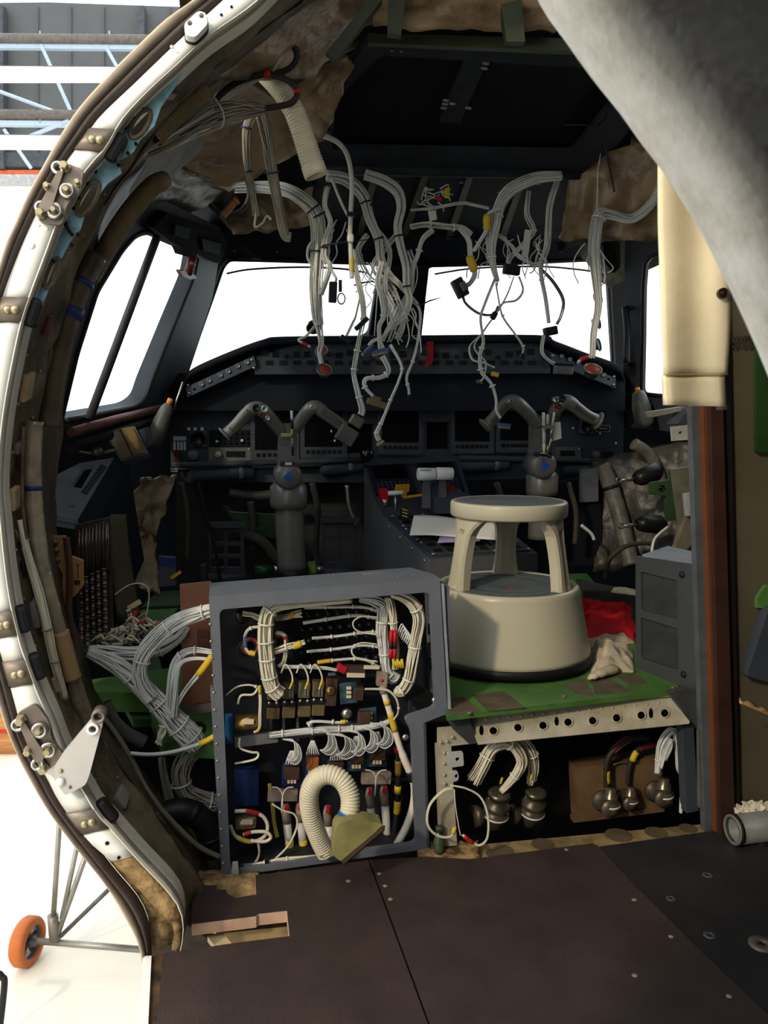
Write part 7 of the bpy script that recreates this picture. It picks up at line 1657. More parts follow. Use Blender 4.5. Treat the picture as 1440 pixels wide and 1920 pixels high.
# three contactors with leads
for i, x in enumerate((512, 541, 570, 596)):
    c_ = rblock(x, 1296 - i * 2, IM, 22, 30, 20, M_relg, 'contactor', ANG)
    rblock(x, 1318 - i * 2, IM, 26, 10, 22, M_connd, 'terminal_bar', ANG, c_); rblock(x, 1335 - i * 2, IM, 24, 22, 18, mat('contactor_tan', (112, 98, 66), 0.4, 0.2), 'terminal_block', ANG, c_)
    for dx in (-7, 7): stud('terminal', A(IM - 0.02)(x + dx, 1318 - i * 2), -FW, 0.004, M_steel, c_)
    for q in range(2): rblock(x + 3 + q * 5, 1303 - i * 2, IM - 0.014, 2.5, 12, 3, M_steel, 'spring', 0, c_)
    rwire('lead', [(x + 2, 1292), (x + 8, 1275), (x + 4, 1258), (x - 6, 1246), (x - 14, 1262)], IFr + 0.01, 1.5, 3, 1.2, seed=i, sl=((0.1, 0.25, 2.2, M_yl),))
for x in (508, 532, 558, 584): rblock(x, 1366, IM + 0.02, 5, 46, 8, mat('bus_bar', (112, 108, 98), 0.4, 0.4), 'bus_bar', 0)
# brown terminal blocks, boards
tb_ = rblock(620, 1296, IM, 22, 52, 18, M_rel, 'terminal_block', ANG)
stud('lamp_dome', A(IM - 0.014)(619, 1294), -FW, 0.012, M_gold, tb_)
b1 = rblock(653, 1299, IM, 32, 40, 6, M_pcb, 'circuit_board', -0.05); rblock(672, 1300, IM - 0.012, 18, 24, 14, M_rel, 'relay', ANG, b1)
for y in (1290, 1298, 1306): rblock(654, y, IM - 0.008, 9, 5, 6, M_lblc, 'label', 0, b1)
b2 = rblock(690, 1346, IM, 32, 38, 6, M_pcb, 'circuit_board', -0.05); rblock(682, 1350, IM - 0.014, 24, 34, 14, M_rel, 'relay', ANG, b2)
for y in (1338, 1346, 1354): rblock(694, y, IM - 0.012, 8, 5, 6, M_lblc, 'label', 0, b2)
stud('lamp_dome', A(IM)(650, 1338), -FW, 0.014, M_steel, rack)
rblock(665, 1255, IM, 40, 16, 16, M_rel, 'terminal_strip', ANG); rblock(667, 1266, IM - 0.012, 34, 8, 4, M_lblc, 'label_strip', ANG); rblock(697, 1251, IM - 0.012, 30, 7, 4, M_lblc, 'label_strip', ANG); rblock(622, 1264, IM, 14, 5, 4, mat('label_blue', (120, 128, 150), 0.6), 'label_strip', 0)
rblock(640, 1253, IM - 0.005, 18, 14, 14, M_rd, 'red_cover', 0.5)
rwire('branch', [(530, 1250), (575, 1250), (610, 1252), (632, 1256)], IFr + 0.02, [4, 4, 3], 8, 1.2, (0.4,), m=M_wire)
rblock(716, 1272, IM - 0.01, 20, 26, 16, M_trans, 'terminal_boot', ANG); stud('red_dot', A(IM - 0.02)(716, 1276), -FW, 0.004, M_rd, rack)
rwire('lead', [(684, 1292), (705, 1292), (728, 1295), (744, 1312), (747, 1335), (738, 1350)], IFr - 0.01, 1.8, 3, 1.3, (0.75,))
# heavy white feeder with yellow labels
P = [A(IFr)(x, y) for x, y in ((717, 1288), (724, 1312), (733, 1342), (745, 1385), (757, 1420), (770, 1450), (777, 1475), (775, 1510), (762, 1550), (742, 1588))]
c = catmull(P, 6); k = mpp(c[0]); b = MB(); b.tube(c, [6 * k + (1.5 * k if i > 22 else 0) for i in range(len(c))], 14); fd = b.build('feeder_cable', mat('feeder_white', (222, 210, 196), 0.45, var=0.04), rack)
for i0, i1 in ((6, 9), (11, 17)): b = MB(); b.tube(c[i0:i1], 6.5 * k, 12); b.build('yellow_label', M_yl, fd)
b = MB(); b.tube(c[0:4], 8.5 * k, 12); b.build('boot', M_trans, fd); b = MB(); b.tube(c[29:34], 9.5 * k, 12); b.build('black_collar', M_black, fd)
P = [A(IM)(x, y) for x, y in ((745, 1400), (747, 1440), (746, 1480), (744, 1525), (736, 1580))]; c = catmull(P, 6); b = MB(); b.tube(c, 6 * k, 12); f2 = b.build('feeder_cable', M_black, rack)
for i0, i1, m_ in ((4, 9, mat('amber_boot', (130, 102, 48), 0.35)), (11, 14, M_yl), (15, 19, M_yl), (0, 3, M_rd)): b = MB(); b.tube(c[i0:i1], 7 * k, 12); b.build('sleeve', m_, f2)
# horizontal shelf and its harness
b = MB(); b.plate([(440, 1388), (735, 1352), (736, 1362), (441, 1400)], [], A(IM), 0.03); b.build('shelf', M_greyd, rack)
b = MB(); b.plate([(440, 1382), (520, 1372), (521, 1392), (441, 1402)], [], A(IM - 0.015), 0.01); b.build('duct_cover', mat('duct_cover_grey', (120, 120, 122), 0.4), rack)
rwire('loom', [(505, 1378), (560, 1372), (610, 1368), (660, 1366), (710, 1360), (735, 1350)], IM - 0.02, [6, 7, 7, 6, 5], 20, 1.4, (0.12, 0.3, 0.5, 0.62, 0.85), m=M_wire)
rwire('branch', [(580, 1362), (582, 1354), (600, 1352), (635, 1354), (652, 1352)], IM - 0.03, [5, 4, 3], 7, 1.3, (0.2, 0.7), m=M_wire, sl=((0.8, 0.95, 4, M_yl),))
for x, y, w_ in ((548, 1400, 16), (610, 1382, 20), (640, 1390, 26), (668, 1384, 16), (715, 1370, 20), (690, 1378, 18)):
    for q in range(7):
        rr_ = w_ * (0.3 + 0.13 * q)
        b = MB(); b.tube(path2([(x - rr_, y - 14), (x + rr_ * 0.6, y - 11 + q), (x + rr_, y + 6 + q * 2.4), (x + rr_ * 0.3, y + 18 + q * 2.6), (x - 4 - q, y + 24)], A(IFr + 0.006 * (q % 3)), 4), 0.0014, 5); b.build('wire_loop', M_wire, rack)
rwire('lead', [(450, 1320), (462, 1330), (452, 1298), (478, 1288), (486, 1300)], IFr, 1.6, 2, 1.5) if False else None
# blue relays with wire fans
for x, y, w_, h_, m_ in ((547, 1452, 36, 44, M_dbl), (586, 1434, 28, 46, M_dbl), (630, 1440, 34, 34, M_dbl), (668, 1424, 36, 42, M_pcb), (707, 1416, 38, 42, M_pcb)):
    bb_ = rblock(x, y, IM, w_, h_, 8, m_, 'relay_board', ANG); rblock(x, y - 4, IM - 0.012, w_ * 0.8, h_ * 0.55, 14, M_rel if m_ is not M_dbl or x != 586 else mat('relay_copper', (150, 88, 44), 0.4), 'relay', ANG, bb_)
    for q in range(3): rblock(x - 6 + q * 6, y + 12, IM - 0.015, 4.5, 9, 5, M_lblc, 'label', 0, bb_)
    for q in range(6):
        b = MB(); b.tube(path2([(x - 11 + q * 4.6, y - h_ * 0.42), (x - 8 + q * 3.2, y - h_ * 0.42 - 12), (x - 2 + q * 0.9, y - h_ * 0.42 - 26)], A(IFr + 0.02), 3), 0.0015, 5); b.build('fan_wire', M_wire, bb_)
# left column: cans, blue boxes, loops
for x0, x1, y in ((440, 484, 1352), (440, 480, 1540)):
    b = MB(); b.tube([A(IFr + 0.02)(x0, y + 3), A(IFr + 0.02)(x0 + 2, y + 3), A(IFr + 0.02)(x1 - 2, y), A(IFr + 0.02)(x1, y)], [0.014, 0.0175, 0.0175, 0.014], 20); cn = b.build('capacitor_can', M_gold if y < 1400 else mat('nickel_can', (150, 140, 122), 0.25, 0.8), rack)
    rblock((x0 + x1) / 2 + 4, y + 1, IFr - 0.0005, 20, 10, 3, M_lblc, 'label', ANG, cn, 0.2)
rblock(429, 1366, IFr + 0.03, 14, 52, 20, mat('bright_blue_box', (30, 92, 144), 0.4), 'blue_module', 0.03); rblock(462, 1474, IM + 0.02, 46, 72, 20, mat('deep_blue_box', (24, 44, 92), 0.35), 'blue_module', 0.03)
rwire('lead', [(424, 1304), (444, 1288), (468, 1284), (482, 1290), (474, 1302), (452, 1304), (446, 1320)], IFr, 2.2, 3, 1.5, (0.45,))
rwire('lead', [(486, 1286), (488, 1310), (487, 1340), (486, 1366), (476, 1374)], IFr, 3, 4, 1.5, sl=((0.0, 0.2, 3, M_yl), (0.75, 0.9, 2.6, M_yl)))
rwire('lead', [(450, 1384), (450, 1402), (470, 1410), (484, 1412), (478, 1424), (440, 1432)], IFr, 2.2, 3, 1.4)
P = [A(IFr)(x, y) for x, y in ((440, 1521), (465, 1521), (492, 1530), (502, 1550), (494, 1570), (470, 1578), (442, 1568), (432, 1548))]; c = catmull(P, 6); b = MB(); b.tube(c, 3.4 * k, 10); lp_ = b.build('looped_lead', M_wirec, rack)
b = MB(); b.tube(c[5:11], 4.4 * k, 10); b.build('red_sleeve', M_rd, lp_); b = MB(); b.tube(c[30:36], 4.4 * k, 10); b.build('yellow_sleeve', M_yl, lp_)
P = [A(IFr - 0.01)(x, y) for x, y in ((456, 1565), (474, 1560), (498, 1560), (508, 1570), (496, 1578), (470, 1576))]; c = catmull(P, 6); b = MB(); b.tube(c, 3.2 * k, 10); lp2 = b.build('looped_lead', M_wirec, rack); b = MB(); b.tube(c[1:6], 4.2 * k, 10); b.build('red_sleeve', M_rd, lp2)
rwire('lead', [(484, 1578), (486, 1596), (482, 1612), (474, 1622)], IFr, 3, 4, 1.5)
rwire('loom', [(450, 1630), (490, 1620), (530, 1612), (580, 1608), (622, 1604)], SR + 0.015, [4, 5, 4, 4], 12, 1.4, (0.1, 0.3, 0.55)); rblock(500, 1614, SR + 0.012, 8, 16, 10, M_connd, 'clamp', 0); rblock(452, 1626, SR + 0.012, 10, 8, 8, M_connd, 'clamp', 0)
rwire('lead', [(510, 1508), (530, 1520), (552, 1528), (556, 1550), (540, 1585), (514, 1612)], IFr, 2.2, 3, 1.4)
# lugged power cables
for i, (x, y0, y1) in enumerate(((538, 1508, 1600), (564, 1505, 1600), (616, 1512, 1590), (695, 1478, 1585), (722, 1474, 1588))):
    b = MB(); b.tube([A(IM)(x, y0 + 32), A(IM)(x + 6, y1)], 8 * k, 12); pc_ = b.build('power_cable', mat('power_white', (206, 200, 190), 0.45), rack)
    b = MB(); b.tube([A(IM)(x - 2, y0), A(IM)(x - 2, y0 + 12), A(IM)(x, y0 + 34)], [6 * k, 9 * k, 9 * k], 12); b.build('clear_boot', M_trans, pc_)
    rblock(x - 1, y0 + 6, IM - 0.016, 6, 14, 5, M_rd, 'red_tag', 0.2, pc_)
    b = MB(); b.tube([A(IM)(x + 4, y1 - 26), A(IM)(x + 6, y1 - 2)], 8.4 * k, 12); b.build('yellow_band', M_yl if i < 2 else mat('dull_yellow', (150, 128, 66), 0.5), pc_)
for x, y in ((530, 1490), (705, 1458)):
    rblock(x, y, IM, 56, 22, 12, M_trans, 'terminal_cover', ANG)
    for sg in (-1, 1): b = MB(); b.tube(path2([(x - 2, y + 34), (x, y + 2), (x + sg * 8, y - 12), (x + sg * 20, y - 14)], A(IFr + 0.01), 4), 0.0016, 5); b.build('fine_wire', M_wire, rack)
rwire('lead', [(505, 1470), (510, 1500), (514, 1540), (520, 1570)], IM, 4, 3, 2.2, m=mat('olive_yellow_lead', (150, 138, 60), 0.5))
# right inner wall fittings
for y in (1180, 1216, 1245): rblock(808 if y < 1220 else 806, y, IM, 10, 20, 16, M_connd if y == 1245 else mat('fitting_grey', (72, 68, 64), 0.5), 'side_fitting', 0)
for x, y in ((815, 1312), (760, 1382)): stud('bolt', A(SR + 0.02)(x, y), -FW, 0.008, M_steel, rack)
# ---------------------------------------------------------------- corrugated hose with flat nozzle in front
t, c, k = hose('cream corrugated hose looping before the rack into a flat nozzle', [(612, 1600, 1.74), (598, 1572, 1.735), (582, 1525, 1.72), (580, 1488, 1.71), (592, 1462, 1.70), (615, 1452, 1.69), (640, 1462, 1.68), (655, 1488, 1.67), (656, 1518, 1.66), (648, 1540, 1.655)], 1.7, 17.5, 5.5, M_hose, False)
M_noz = mat('nozzle_olive', (142, 134, 84), 0.5, rgb2=(116, 108, 66), scale=14)
b = MB(); b.plate(rrect([(628, 1556), (634, 1546), (660, 1537), (690, 1539), (719, 1546), (641, 1616), (626, 1606)], 5, 3), [], A(1.615), 0.042); nz_ = b.build('flat_nozzle', M_noz, t)
b = MB(); b.hexa([A(1.613)(720, 1547), A(1.613)(719, 1557), A(1.613)(645, 1620), A(1.613)(638, 1615)], [A(1.655)(722, 1548), A(1.655)(721, 1558), A(1.655)(647, 1621), A(1.655)(640, 1616)]); b.build('nozzle_mouth', mat('nozzle_dark', (74, 60, 44), 0.6), nz_)
b = MB(); b.tube([A(1.65)(648, 1532), A(1.64)(646, 1556)], [18.5 * k, 20 * k], 20); b.build('nozzle_neck', M_noz, t)
b = MB(); b.plate([(598, 1606), (640, 1590), (634, 1603), (604, 1610)], [], A(1.72), 0.012); b.build('flange_tab', M_noz, t)
for i in (-10, -6):
    cc = c[i] if i > -9 else c[i]; b = MB(); ri = c.index(c[i]); 
    dd = (c[i + 1] - c[i - 1]).normalized(); b.lathe(c[i] - dd * 0.002, [(18.6 * k, 0), (19.6 * k, 0), (19.6 * k, 0.005), (18.6 * k, 0.005)], axis=dd, n=24, closed=True); b.build('blue_tie', mat('bright_blue_tie', (40, 104, 170), 0.4), t)
block(t, 631, 1545, 1.65, 8, 9, 8, 0.3, mat('bright_blue_tie', (40, 104, 170)), 'tie_head')
# ---------------------------------------------------------------- bay below the platform
BY = 1.84
def heavy_plug(label, px, py, sc_, s, cab, bn):
    t = thing('circular_connector', label, 'connector', A(s)(px, py + 40 * sc_))
    c = A(s)(px, py); k = mpp(c) * sc_
    ax = (UP * 0.95 - FW * 0.25 + RT * 0.05).normalized()
    b = MB(); b.lathe(c - ax * (44 * k), [(0.0001, 0), (10 * k, 0), (17 * k, 14 * k), (23 * k, 30 * k), (26 * k, 34 * k), (26 * k, 48 * k), (23 * k, 50 * k), (23 * k, 56 * k), (26 * k, 58 * k), (26 * k, 66 * k), (19 * k, 70 * k), (19 * k, 84 * k), (22 * k, 86 * k), (22 * k, 92 * k), (17 * k, 94 * k)], axis=ax, n=26); b.build('shell', mat('plug_bronze', (128, 116, 98), 0.3, 0.7, var=0.15), t)
    b = MB(); b.lathe(c + ax * (40 * k), [(20 * k, 0), (23 * k, 0), (23 * k, 8 * k), (20 * k, 8 * k)], axis=ax, n=24, closed=True); b.build('olive_ring', mat('olive_anodised', (74, 78, 54), 0.35, 0.5), t)
    b = MB(); b.lathe(c - ax * (6 * k) - FW * 0.002, [(26.4 * k, 0), (27.2 * k, 0), (27.2 * k, 4 * k), (26.4 * k, 4 * k)], axis=ax, n=24, closed=True); b.build('lock_wire', M_tie, t)
    b = MB(); b.lathe(c - RT * (30 * k) + FW * 0.01 - UP * 0.01, [(0.0001, 0), (18 * k, 0), (22 * k, 4 * k), (22 * k, 16 * k)], axis=(-RT - FW * 0.2), n=22); b.build('dust_cap', mat('dust_cap_bronze', (98, 88, 74), 0.4, 0.5), t)
    for sg in (-1, 1): b = MB(); b.tube([c + ax * (46 * k) + RT * sg * 19 * k, c + ax * (20 * k) + RT * sg * 22 * k], 2.4 * k, 6); b.build('strain_relief', M_steel, t)
    return t
heavy_plug('left bronze circular connector in bay under the platform', 930, 1522, 0.92, 1.82, None, 0)
heavy_plug('second bronze circular connector in bay under the platform', 998, 1518, 0.88, 1.84, None, 0)
wire('white loom folding down beside the left bay connector', [(940, 1484, 1.8), (965, 1455, 1.79), (978, 1428, 1.79), (966, 1402, 1.79), (945, 1392, 1.79), (922, 1404, 1.79), (905, 1436, 1.79), (888, 1464, 1.8)], 1.79, [6, 9, 11, 11, 12, 13, 14, 15], 40, 1.5, (0.15, 0.5, 0.8), m=M_wirec)
wire('white loom arching over into the second bay connector', [(994, 1470, 1.83), (1000, 1445, 1.82), (998, 1415, 1.81), (980, 1392, 1.81), (955, 1386, 1.81), (930, 1398, 1.81)], 1.82, [7, 10, 11, 11, 10, 9], 34, 1.5, (0.1, 0.4), m=M_wirec)
for x, y in ((938, 1470), (994, 1464)):
    b = MB(); b.tube([A(1.795)(x, y), A(1.795)(x + 4, y - 12)], 0.0028, 6); o = b.build('sleeve_marker', M_yl); tag(o, 'short yellow marker sleeve on the left bay loom' if x < 960 else 'short yellow marker sleeve on the second bay loom', 'sleeve')
t, p, R_ = wire('two thin white wires coiled in a ring by the bay post', [(850, 1478), (830, 1484), (806, 1510), (802, 1545), (820, 1566), (845, 1568), (853, 1550)], 1.72, 3, 3, 1.4, m=M_wirec); sleeve(t, p, 0.9, 0.99, 4, M_yl)
t, p, R_ = wire('thin white wires looping right of the bay post', [(845, 1472), (875, 1478), (902, 1495), (915, 1530), (914, 1570), (900, 1585), (886, 1580), (868, 1566)], 1.72, 3, 3, 1.4, m=M_wirec); sleeve(t, p, 0.86, 0.98, 4, M_rd)
b = MB(); b.tube(path2([(852, 1480), (854, 1510), (862, 1560), (866, 1566)], A(1.722), 4), 0.0014, 5); o = b.build('lacing_cord', M_wirec); tag(o, 'single straight wire hanging along the bay post', 'wire')
t = thing('green_bottle', 'small clear green bottle standing by the bay post', 'bottle', onz(823, 1598, 0))
c = onz(823, 1598, 0.0); b = MB(); b.lathe(c, [(0.0001, 0), (0.011, 0.0), (0.012, 0.01), (0.012, 0.03), (0.007, 0.042), (0.007, 0.05)], n=16); b.build('body', mat('bottle_green', (72, 88, 64), 0.15, spec=0.7), t); b = MB(); b.lathe(c + UP * 0.05, [(0.0085, 0), (0.0085, 0.012), (0.0001, 0.012)], n=14); b.build('cap', mat('bottle_green', (72, 88, 64)), t)
# brown control box with three plugs
bx = thing('control_box', 'brown control box with three plugs in bay under the platform', 'box', A(1.86)(1160, 1535))
bp = A(1.86)
b = MB(); b.plate([(1081, 1440), (1240, 1418), (1243, 1522), (1086, 1541)], [], bp, 0.05); b.build('case', mat('box_brown', (112, 88, 62), 0.45, rgb2=(92, 70, 50), scale=10), bx)
b = MB(); b.plate([(1074, 1534), (1246, 1514), (1246, 1522), (1076, 1543)], [], A(1.85), 0.02); b.build('flange', mat('box_brown', (112, 88, 62)), bx)
b = MB(); b.tube(path2([(1150, 1434), (1160, 1430), (1176, 1429)], A(1.85), 3), 0.0022, 6); b.build('handle', M_steel, bx)
for x, y, s_ in ((1128, 1500, 1.0), (1168, 1494, 0.8), (1226, 1482, 1.0)):
    c = bp(x, y); k = mpp(c) * s_
    b = MB(); b.lathe(c, [(20 * k, 0), (20 * k, 6 * k), (15 * k, 8 * k), (15 * k, 30 * k), (17 * k, 31 * k), (17 * k, 38 * k), (0.0001, 40 * k)], axis=-FW, n=22); pl_ = b.build('receptacle', mat('dust_cap_bronze', (98, 88, 74), 0.4, 0.5), bx)
    c2_ = c - FW * (24 * k) + RT * 6 * k
    b = MB(); b.lathe(c2_ - UP * 12 * k, [(0.0001, 0), (17 * k, 0), (17 * k, 20 * k), (13 * k, 22 * k), (13 * k, 34 * k), (10 * k, 36 * k), (10 * k, 46 * k)], n=20); b.build('plug', mat('plug_bronze', (128, 116, 98)), pl_)
    b = MB(); b.lathe(c2_, [(17.4 * k, 0), (18.4 * k, 0), (18.4 * k, 3 * k), (17.4 * k, 3 * k)], n=20, closed=True); b.build('lock_wire', M_tie, pl_)
t, p, R_ = wire('black cable with red and yellow sleeves from the control box, left', [(1138, 1474), (1137, 1450), (1142, 1420), (1160, 1398), (1185, 1384), (1215, 1384)], 1.84, 6.5, 1, 6.5, m=mat('dark_cable', (44, 42, 38)), name='electrical_cable', cat='cable'); sleeve(t, p, 0.08, 0.24, 7.2, M_yl); sleeve(t, p, 0.5, 0.78, 7.2, mat('pink_red_sleeve', (178, 52, 66), 0.5))
t, p, R_ = wire('black cable with yellow sleeve from the control box, middle', [(1178, 1470), (1182, 1440), (1190, 1415), (1205, 1402), (1232, 1395)], 1.85, 5.5, 1, 5.5, m=mat('dark_cable', (44, 42, 38)), name='electrical_cable', cat='cable'); sleeve(t, p, 0.38, 0.6, 6.2, M_yl); sleeve(t, p, 0.7, 0.98, 6, mat('dark_maroon', (84, 30, 40), 0.5))
wire('white wire loom bending over at the right of the bay', [(1232, 1450), (1236, 1420), (1240, 1395), (1256, 1372), (1268, 1378), (1272, 1410), (1274, 1440), (1284, 1452)], 1.81, [5, 7, 8, 8, 7, 7, 8], 20, 1.4, (0.12,), m=M_wire)
wire('inner loop of fine wires at the right of the bay', [(1238, 1440), (1248, 1408), (1258, 1388), (1258, 1402), (1246, 1425)], 1.8, 4, 8, 1.1, m=M_wire)
t = thing('terminal_clip', 'dark terminal clip with white strap at right of the bay', 'connector', A(1.8)(1290, 1520)); block(t, 1287, 1492, 1.8, 18, 50, 12, 0.0, M_connd, 'body'); block(t, 1277, 1506, 1.795, 4, 38, 6, 0.0, M_tie, 'strap'); block(t, 1290, 1396, 1.78, 17, 7, 8, 0.05, M_yl, 'yellow_tag')
# ---------------------------------------------------------------- right side of the cockpit
M_ductw = mat('wrapped_duct', (112, 108, 100), 0.45, rgb2=(76, 72, 66), scale=8, bump=0.3, bscale=24)
pipe('grey wrapped duct leaning on the right cockpit wall', [(1128, 872, 2.9), (1142, 905, 2.88), (1160, 960, 2.85), (1172, 1010, 2.8), (1184, 1060, 2.76)], 2.85, 15, M_ductw, name='air_duct', cat='duct', bands=((0.3, 0.34),), bandm=M_black)
pipe('second wrapped duct parallel on the right cockpit wall', [(1160, 900, 2.95), (1172, 950, 2.92), (1190, 1010, 2.88), (1204, 1055, 2.84)], 2.9, 12, M_ductw, name='air_duct', cat='duct')
pipe('pale bent duct above the black actuators', [(1188, 832, 2.8), (1215, 850, 2.8), (1232, 880, 2.8), (1242, 915, 2.78)], 2.8, 11, M_ductw, name='air_duct', cat='duct')
quilt('grey insulation sheet behind the right wall ducts', [(1110, 865, 3.15), (1320, 825, 2.95), (1320, 1060, 2.85), (1110, 1070, 3.05)], m=mat('insulation_grey', (76, 69, 61), 0.4, rgb2=(48, 44, 40), scale=7, bump=0.5, bscale=24), amp=0.03, seed=61)
for x0, y0, x1, y1, lab in ((1186, 898, 1238, 884, 'upper black cylindrical actuator on the right wall'), (1190, 984, 1246, 984, 'lower black cylindrical actuator on the right wall')):
    t = thing('actuator', lab, 'actuator', A(2.6)((x0 + x1) / 2, y1 + 16)); f = A(2.6)
    b = MB(); b.tube([f(x0 + 4, y0), f(x0 + 14, y0 - 2), f(x1 - 8, y1), f(x1, y1)], [0.018, 0.028, 0.032, 0.022], 18); b.build('body', mat('actuator_black', (24, 24, 26), 0.4), t)
    b = MB(); b.tube([f(x0 - 22, y0 + 2), f(x0 + 4, y0)], 0.007, 10); b.build('rod', M_conn, t)
    b = MB(); c = f(x0 - 26, y0 + 2); b.lathe(c, [(0.006, -0.004), (0.011, -0.004), (0.011, 0.004), (0.006, 0.004)], axis=FW, n=14, closed=True); b.build('eye', M_conn, t)
t = thing('green_bracket', 'green bracket with round hole on the right cockpit wall', 'bracket', A(2.5)(1245, 980)); b = MB(); b.plate(rrect([(1222, 905), (1256, 900), (1260, 880), (1274, 884), (1274, 975), (1252, 978), (1250, 930), (1222, 928)], 3, 2), [circ(1241, 916, 7)], A(2.5), 0.02); b.build('plate', M_greend, t); b = MB(); b.lathe(A(2.502)(1241, 916), [(0.008, 0), (0.011, 0), (0.011, 0.014), (0.008, 0.014)], axis=FW, n=14, closed=True); b.build('bush', M_black, t)
t = thing('side_shelf', 'cream side shelf and bracket below the right side window', 'shelf', A(2.3)(1290, 1040))
b = MB(); b.plate([(1262, 880), (1310, 872), (1310, 1045), (1266, 1032), (1276, 985)], [], A(2.42), 0.02); b.build('panel', mat('shelf_cream', (112, 108, 92), 0.5), t)
b = MB(); b.plate([(1286, 926), (1304, 924), (1306, 965), (1290, 968)], [], A(2.3), 0.02); b.build('post', mat('shelf_post', (170, 172, 170), 0.5), t)
b = MB(); b.plate([(1290, 966), (1306, 962), (1308, 1010), (1276, 1040), (1265, 1030)], [], A(2.32), 0.02); b.build('fabric', mat('shelf_fabric', (120, 112, 92), 0.7), t)
t = thing('outlet_box', 'cream open box with finger slot beside the canvas flap', 'box', A(1.79)(1278, 828)); b = MB(); b.plate([(1258, 800), (1297, 796), (1297, 824), (1260, 827)], [circ(1276, 811, 4, 8, 2.5)], A(1.78), 0.004); b.build('front', mat('box_cream', (170, 168, 156), 0.5), t); b = MB(); b.plate([(1270, 795), (1292, 766), (1297, 770), (1296, 796)], [], A(1.79), 0.05); b.build('side', M_cock, t); b = MB(); b.plate([(1220, 772), (1285, 762), (1290, 768), (1225, 782)], [], A(1.82), 0.03); b.build('rail', mat('rail_cream', (130, 128, 116), 0.5), t)
pipe('thin olive hose looping beside the grey box', [(1135, 1085, 2.5), (1142, 1050, 2.5), (1170, 1026, 2.5), (1205, 1018, 2.5), (1225, 1020, 2.5)], 2.5, 4.5, mat('olive_hose', (64, 62, 48), 0.45), name='olive_hose', cat='hose')
pipe('short white tube rising behind the grey box', [(1222, 1036, 2.3), (1228, 1010, 2.32), (1252, 988, 2.35)], 2.32, 2.5, M_wire, name='white_tube', cat='tube')
crumple('paper_scrap', 'torn white tape scrap on the dark floor rail', 'paper', [(1146, 1112), (1194, 1118), (1196, 1108), (1152, 1102)], ZP + 0.008, 0.008, mat('paper_cream', (214, 206, 182)), 5, 10, 5, 30)
t = thing('side_cabinet', 'dark footwell cabinet with white card behind the step stool, right', 'cabinet', A(2.85)(1100, 1060)); b = MB(); b.plate([(1050, 905), (1125, 890), (1130, 1060), (1056, 1060)], [], A(2.9), 0.06); b.build('body', M_cockd, t); b = MB(); b.plate([(1088, 880), (1122, 878), (1122, 940), (1088, 942)], [], A(2.88), 0.012); b.build('card', mat('card_grey', (110, 112, 112), 0.6), t)
# pillar handles
for pts, lab in (([(1172, 576), (1176, 620), (1175, 680)], 'black grab handle on the right windscreen pillar'),):
    t = thing('grab_handle', lab, 'handle', A(3.0)(1175, 690)); b = MB(); b.tube(path2(pts, A(2.98), 5), 0.012, 10); b.build('grip', M_black, t)
    for y in (578, 680): b = MB(); b.tube([A(2.98)(1174, y), A(3.08)(1176, y)], 0.009, 8); b.build('mount', M_black, t)
t = thing('sun_visor_mount', 'dark visor mount above the right windscreen pillar', 'mount', A(3.0)(1150, 510)); b = MB(); b.plate(rrect([(1130, 452), (1162, 452), (1164, 500), (1150, 514), (1132, 490)], 6), [], A(3.0), 0.05); b.build('body', M_black, t); b = MB(); b.lathe(A(2.99)(1146, 480), [(0.012, 0), (0.01, 0.014), (0.0001, 0.015)], axis=-FW, n=14); b.build('knob', M_cockd, t)
# ---------------------------------------------------------------- clutter on the door-side frame
rnd = random.Random(99)
for i in range(6, NJ - 12):
    if i % 2: continue
    t_ = 0.25 if i % 4 else 0.75
    p = r0[i].lerp(r3[i], t_) - FW * 0.002
    stud('rivet', p + FW * (0.03 * math.sin(t_ * math.pi) - 0.008), -FW, 0.0036, mat('rivet_tan', (150, 132, 102), 0.4, 0.4), fr)
for i, (k_, t_, w_, h_, m_, nm) in enumerate(((14, 0.6, 0.03, 0.016, M_zinc, 'clip'), (22, 0.7, 0.022, 0.03, M_olive, 'clip'), (30, 0.5, 0.02, 0.03, M_zinc, 'clip'), (36, 0.7, 0.018, 0.04, mat('maroon_clip', (84, 34, 34), 0.5), 'clip'), (41, 0.5, 0.03, 0.05, mat('masking_tape', (170, 148, 112), 0.6), 'tape_patch'), (46, 0.5, 0.03, 0.02, M_zinc, 'clip'), (50, 0.4, 0.026, 0.04, mat('masking_tape', (170, 148, 112)), 'tape_patch'), (56, 0.5, 0.02, 0.03, M_black, 'clip'), (60, 0.6, 0.03, 0.05, mat('dull_foil', (150, 146, 138), 0.3, 0.4), 'foil_patch'), (66, 0.6, 0.03, 0.03, mat('masking_tape', (170, 148, 112)), 'tape_patch'), (72, 0.5, 0.02, 0.03, M_zinc, 'clip'), (77, 0.6, 0.04, 0.03, mat('dull_foil', (150, 146, 138)), 'foil_patch'))):
    p = r0[k_].lerp(r3[k_], t_); d = (r3[k_ + 1] - r3[k_ - 1]).normalized(); n_ = (r3[k_] - r0[k_]).normalized()
    b = MB(); b.box(p - FW * 0.004, h_, w_, 0.012, Matrix((d, n_, d.cross(n_))).transposed(), bev=0.003); b.build(nm, m_, fr)
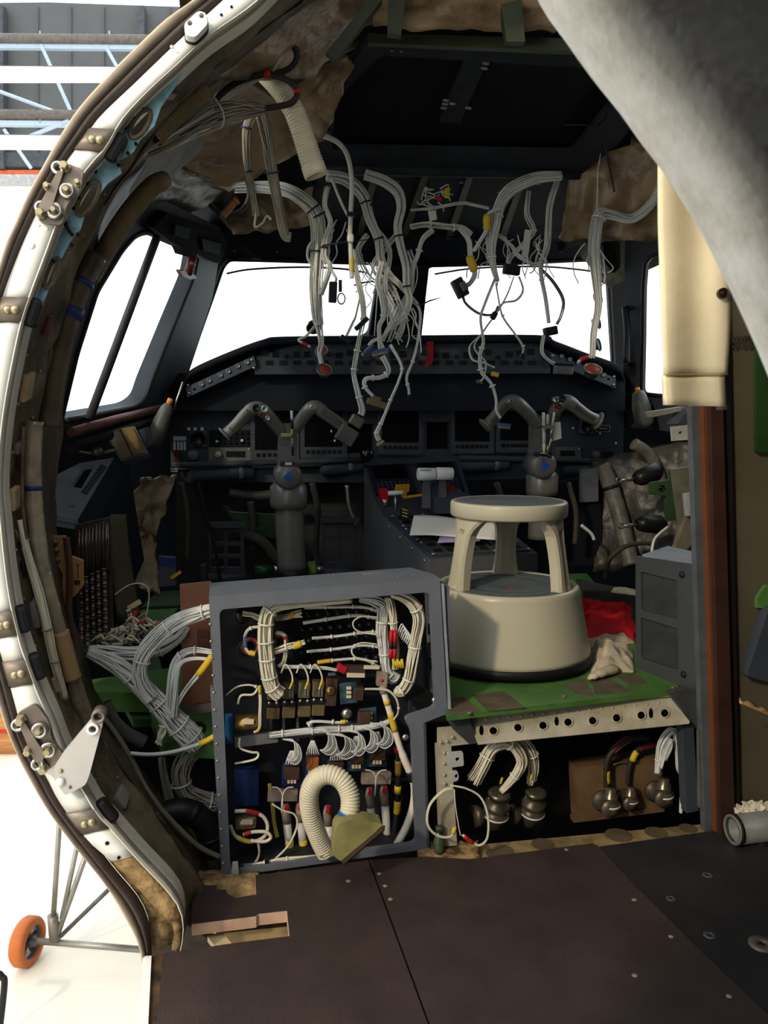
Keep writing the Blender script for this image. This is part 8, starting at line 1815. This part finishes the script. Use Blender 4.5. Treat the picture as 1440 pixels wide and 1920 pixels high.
# ---------------------------------------------------------------- footwell tubes and plates below the instrument panel
for pts, s, R, m_, lab, nm, ct in (
    ([(372, 905), (384, 960), (400, 1010), (412, 1085)], 2.9, 3, M_black, 'thin black cable trailing down into the left footwell', 'footwell_cable', 'cable'),
    ([(430, 925), (478, 930), (520, 925)], 3.1, 9, mat('footwell_duct', (64, 62, 60), 0.5), 'horizontal grey duct at the back of the left footwell', 'air_duct', 'duct'),
    ([(440, 1000), (490, 1015), (520, 1050), (560, 1078)], 3.0, 10, mat('footwell_olive', (70, 66, 54), 0.5), 'olive duct slanting behind the left rudder pedals', 'air_duct', 'duct'),
    ([(585, 905), (596, 960), (592, 1030), (600, 1080)], 3.0, 6, mat('footwell_duct', (64, 62, 60)), 'upright grey tube right of the left control column', 'footwell_tube', 'pipe'),
    ([(470, 940), (474, 985), (470, 1030)], 3.05, 7, mat('footwell_duct', (64, 62, 60)), 'upright grey tube behind the left control column', 'footwell_tube', 'pipe'),
    ([(340, 905), (352, 970), (350, 1050)], 2.85, 5, mat('footwell_olive', (70, 66, 54)), 'upright olive tube at the left end of the footwell', 'footwell_tube', 'pipe'),
    ([(650, 910), (655, 950), (668, 985)], 2.95, 4, M_steel, 'short bright rod above the right rudder pedal', 'footwell_rod', 'rod'),
    ([(930, 905), (940, 940), (936, 990)], 3.0, 6, mat('footwell_duct', (64, 62, 60)), 'upright grey tube beyond the step stool top', 'footwell_tube', 'pipe'),
    ([(1065, 905), (1080, 960), (1078, 1020)], 2.8, 5, mat('footwell_olive', (70, 66, 54)), 'upright olive tube right of the right control column', 'footwell_tube', 'pipe'),
    ([(1090, 985), (1108, 1000), (1114, 1012)], 2.75, 3, M_wire, 'small white cable end dangling in the right footwell', 'footwell_cable', 'cable')):
    pipe(lab, pts, s, R, m_, name=nm, cat=ct)
b = MB(); b.plate([(430, 960), (520, 965), (522, 1008), (448, 1004)], [circ(478, 985, 9)], A(3.15), 0.02); o = b.build('green_web', M_greend); tag(o, 'dark green structural web behind the left rudder pedal', 'bracket')
b = MB(); b.plate([(330, 905), (690, 900), (690, 1100), (330, 1100)], [], A(3.3), 0.02); o = b.build('wall_footwell', mat('footwell_wall', (52, 50, 48), 0.6, rgb2=(34, 33, 33), scale=6), kind='structure')
b = MB(); b.lathe(A(3.05)(688, 852), [(0.026, 0), (0.024, 0.012), (0.014, 0.02), (0.0001, 0.022)], axis=-FW, n=22); b.build('trim_knob', mat('gloss_black_knob', (20, 20, 22), 0.15, spec=0.6), pan)
